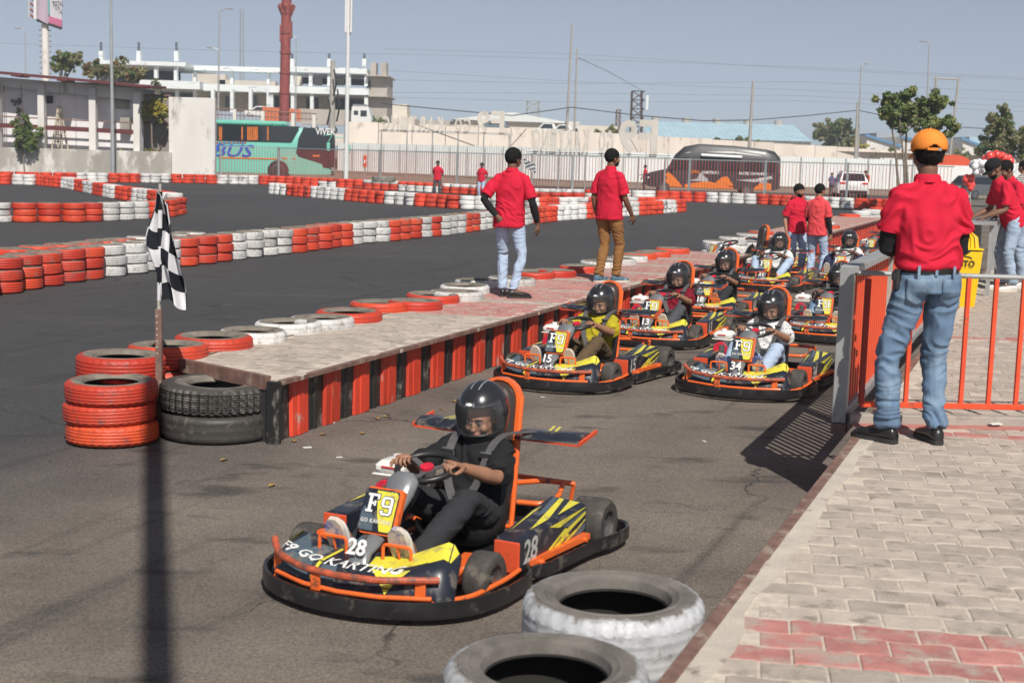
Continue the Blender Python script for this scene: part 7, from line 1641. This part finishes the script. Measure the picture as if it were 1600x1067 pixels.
mb=MB(); P=[D(x,y,36) for x,y in((1516,330),(1516,275),(1528,262),(1545,252),(1565,250),(1580,262),(1582,330))]; mb.tube([(p_.x-bl.location.x,0,p_.z-.5) for p_ in P],.02,6); mb.build('arch_frame',M_grey,bl)
# ---- trees
def leaves(cl,n,size,mats,name,par,rng,droop=0.):
    V=[];Fc=[];MI=[]
    cs=np.array([c[:3] for c in cl]); rs=np.array([c[3] for c in cl]); w=rs**2; w/=w.sum()
    idx=rng.choice(len(cl),n,p=w); d=rng.normal(size=(n,3)); d/=np.linalg.norm(d,axis=1)[:,None]; rad=rs[idx]*rng.uniform(.35,1.05,n)**.6
    P=cs[idx]+d*rad[:,None]*np.array([1,1,.85]); a=rng.normal(size=(n,3)); a/=np.linalg.norm(a,axis=1)[:,None]; b=np.cross(a,d+rng.normal(size=(n,3))*.6); b/=np.linalg.norm(b,axis=1)[:,None]+1e-9
    s=size*rng.uniform(.6,1.3,n)
    A=a*s[:,None]; B=b*s[:,None]*.42
    Q=np.stack([P-A,P-A*.1+B,P+A,P-A*.1-B],1).reshape(-1,3)
    me=bpy.data.meshes.new(name); me.from_pydata(Q.tolist(),[],[(4*i,4*i+1,4*i+2,4*i+3) for i in range(n)])
    for m in mats: me.materials.append(m)
    mi=rng.integers(0,len(mats),len(cl))[idx]; alt=rng.random(n)<.25; mi=np.where(alt,rng.integers(0,len(mats),n),mi); me.polygons.foreach_set('material_index',mi.astype(np.int32)); me.update()
    return obj(name,me,par)
def tree(px,py,Y,pts,n,size,label,mats,trunk=((0,0),),z0=0.,r=.1,name='tree',cat='tree',seed=1,stem=M_bark):
    """pts: clump centres in picture coordinates (px,py,radius px)"""
    rng=np.random.default_rng(seed); b=D(px,py,Y); t=thing(name,label,cat,(b.x,Y,z0)); k=F_/Y; cl=[]
    for x,y,rr_ in pts: a=D(x,y,Y); cl.append((a.x-b.x,rng.uniform(-.5,.5)*rr_/k*1.5,a.z-z0,rr_/k))
    sub=[]
    for c in cl:
        for _ in range(16): v=rng.normal(size=3); v*=rng.uniform(.3,1.15)/np.linalg.norm(v); sub.append((c[0]+v[0]*c[3]*1.05,c[1]+v[1]*c[3],c[2]+v[2]*c[3]*.85,c[3]*rng.uniform(.14,.42)))
    cr=leaves(sub,int(n*1.9),size*.72,mats,'crown',t,rng)
    for ti,(tx,ty) in enumerate(trunk):
        mb=MB(); x0_=D(px+tx,py,Y).x-b.x; tgt=cl[ti%len(cl)]
        top=Vector((tgt[0],tgt[1],tgt[2])); base=Vector((x0_,0,0)); mid=base.lerp(top,.5)+Vector((rng.uniform(-.1,.1)*top.z*.3,0,0))
        mb.tube([base,mid,top],[r,r*.75,r*.35],8); 
        for c in cl[ti::max(1,len(trunk))]:
            e=Vector(c[:3]); s_=mid.lerp(top,.5); mb.tube([s_,s_.lerp(e,.5)+Vector((0,0,.1*c[3])),e],[r*.4,r*.28,r*.12],5)
        mb.build('trunk',stem,t,60)
    return t
LG=M_leaf
tree(1415,285,62,[(1386,156,17),(1402,172,22),(1420,152,17),(1382,182,13),(1438,172,20),(1462,178,26),(1480,195,17),(1455,152,15),(1440,195,19),(1408,197,13),(1472,163,14),(1425,180,18)],8500,.13,'broad leaved tree with three thin stems above the orange cap',[LG[0],LG[1],LG[0],LG[3]],trunk=((-5,0),(4,0),(10,0)),r=.07,seed=2)
tree(1560,300,75,[(1566,175,14),(1550,190,17),(1580,197,20),(1555,215,23),(1585,225,24),(1602,210,20),(1540,234,16),(1572,240,18),(1600,240,18),(1560,200,15)],8500,.10,'dusty sparse leaved tree at the right edge',[M_leafd,LG[0],M_leafd],trunk=((0,0),(12,0)),r=.09,seed=3)
tree(1303,240,205,[(1292,197,15),(1310,200,18),(1323,207,15),(1286,213,15),(1305,217,18),(1326,222,12),(1322,192,10)],7000,.30,'dense dark green tree behind the wall beside the slim lamp post',[LG[2],M_leafd,LG[0]],z0=3.,r=.3,seed=4)
tree(1345,240,200,[(1340,225,8),(1350,230,7)],600,.3,'low yellow green bush right of the dark tree',[LG[3],M_leafy],z0=3.,r=.1,seed=5,name='bush',cat='bush')
tree(243,240,89.9,[(236,166,13),(250,164,13),(257,176,12),(232,179,12),(245,184,13),(243,162,12),(245,173,14)],3200,.11,'rounded yellow leaved tree beside the white end wall',[M_leafy,LG[3],M_leafy],r=.08,seed=6)
tree(38,240,88,[(30,200,12),(42,197,14),(50,210,13),(35,215,15),(48,225,13),(28,224,11),(56,222,8),(38,184,7)],3600,.11,'bright green creeper bush over the low wall',[LG[1],LG[0],LG[1]],r=.05,seed=7,name='bush',cat='bush')
tree(32,180,90,[(28,160,8),(36,150,6),(30,172,6)],260,.10,'wispy dry branches above the creeper bush',[LG[0],M_leafd],r=.03,seed=8,name='bush',cat='bush')
tree(115,130,125,[(92,91,13),(108,96,16),(122,90,10),(88,103,12),(103,108,13)],3600,.2,'tall olive green tree behind the shed roof',[M_leafd,LG[0],M_leafd],r=.2,seed=9)
tree(165,130,128,[(138,108,13),(155,111,14),(172,112,14),(188,112,14),(205,114,14),(222,117,11),(190,94,8),(184,104,10),(150,100,8)],5000,.2,'row of brownish green treetops behind the shed roof',[M_leafd,LG[0],mat('leaf_rusty',(.20,.12,.05),.7,var=.3)],trunk=((0,0),(25,0),(45,0)),r=.15,seed=10)
tree(245,150,140,[(245,128,6),(248,138,7),(240,134,5)],900,.16,'small tree sprig between shed roof and building',[M_leafd,LG[0]],r=.08,seed=11)
for i,(px,py,rr_,lab) in enumerate([(935,206,6,'dry bush left of the billboard frame'),(957,203,8,'tall dry shrub touching the billboard frame'),(880,203,4,'small green tuft by the passing white cars'),(1121,217,3,'small tuft on the wall above the van'),(1156,216,5,'rounder tuft on the wall above the van'),(1168,218,3,'dark tuft beside the concrete pole'),(1185,221,3,'pale tuft right of the concrete pole'),(596,190,6,'green shrub at the foot of the raw stair tower'),(580,186,5,'small shrub left of the stair tower'),(740,202,3,'tuft left of the mirrored F9 sign'),(1392,233,4,'tuft in front of the saw tooth factory'),(1500,240,9,'dark bush beneath the saw tooth factory'),(1560,240,9,'dark bush under the dusty tree')]):
    tree(px,py+8,178,[(px,py,rr_),(px+rr_*.7,py+rr_*.3,rr_*.7),(px-rr_*.7,py+rr_*.3,rr_*.7)],420 if rr_<6 else 900,.16,lab,[M_leafd,LG[0],LG[3]],z0=3.,r=.03,seed=20+i,name='bush',cat='bush')
for i,(px,py) in enumerate([(110,236),(188,236),(235,236)]): tree(px,238,89.5,[(px,py,4),(px+6,py+1,4),(px-6,py+1,4)],500,.08,'weeds growing inside the shed, %s clump from left'%ORD[i],[M_leafd,LG[3]],z0=1.4,r=.02,seed=40+i,name='weeds',cat='weeds')
bpy.data.scenes.remove(TS)
# ---- thin dusty haze
mb=MB(); mb.box((0,340,29),(900,760,62)); hz_=mb.build('haze',[],kind='stuff'); hm=bpy.data.materials.new('haze_air'); hm.use_nodes=True; hn=hm.node_tree; hn.nodes.remove(hn.nodes['Principled BSDF'])
pv=hn.nodes.new('ShaderNodeVolumePrincipled'); pv.inputs['Density'].default_value=.0007; pv.inputs['Color'].default_value=(.80,.89,1,1); pv.inputs['Anisotropy'].default_value=.0
hn.links.new(pv.outputs[0],hn.nodes['Material Output'].inputs['Volume']); hz_.data.materials.append(hm)
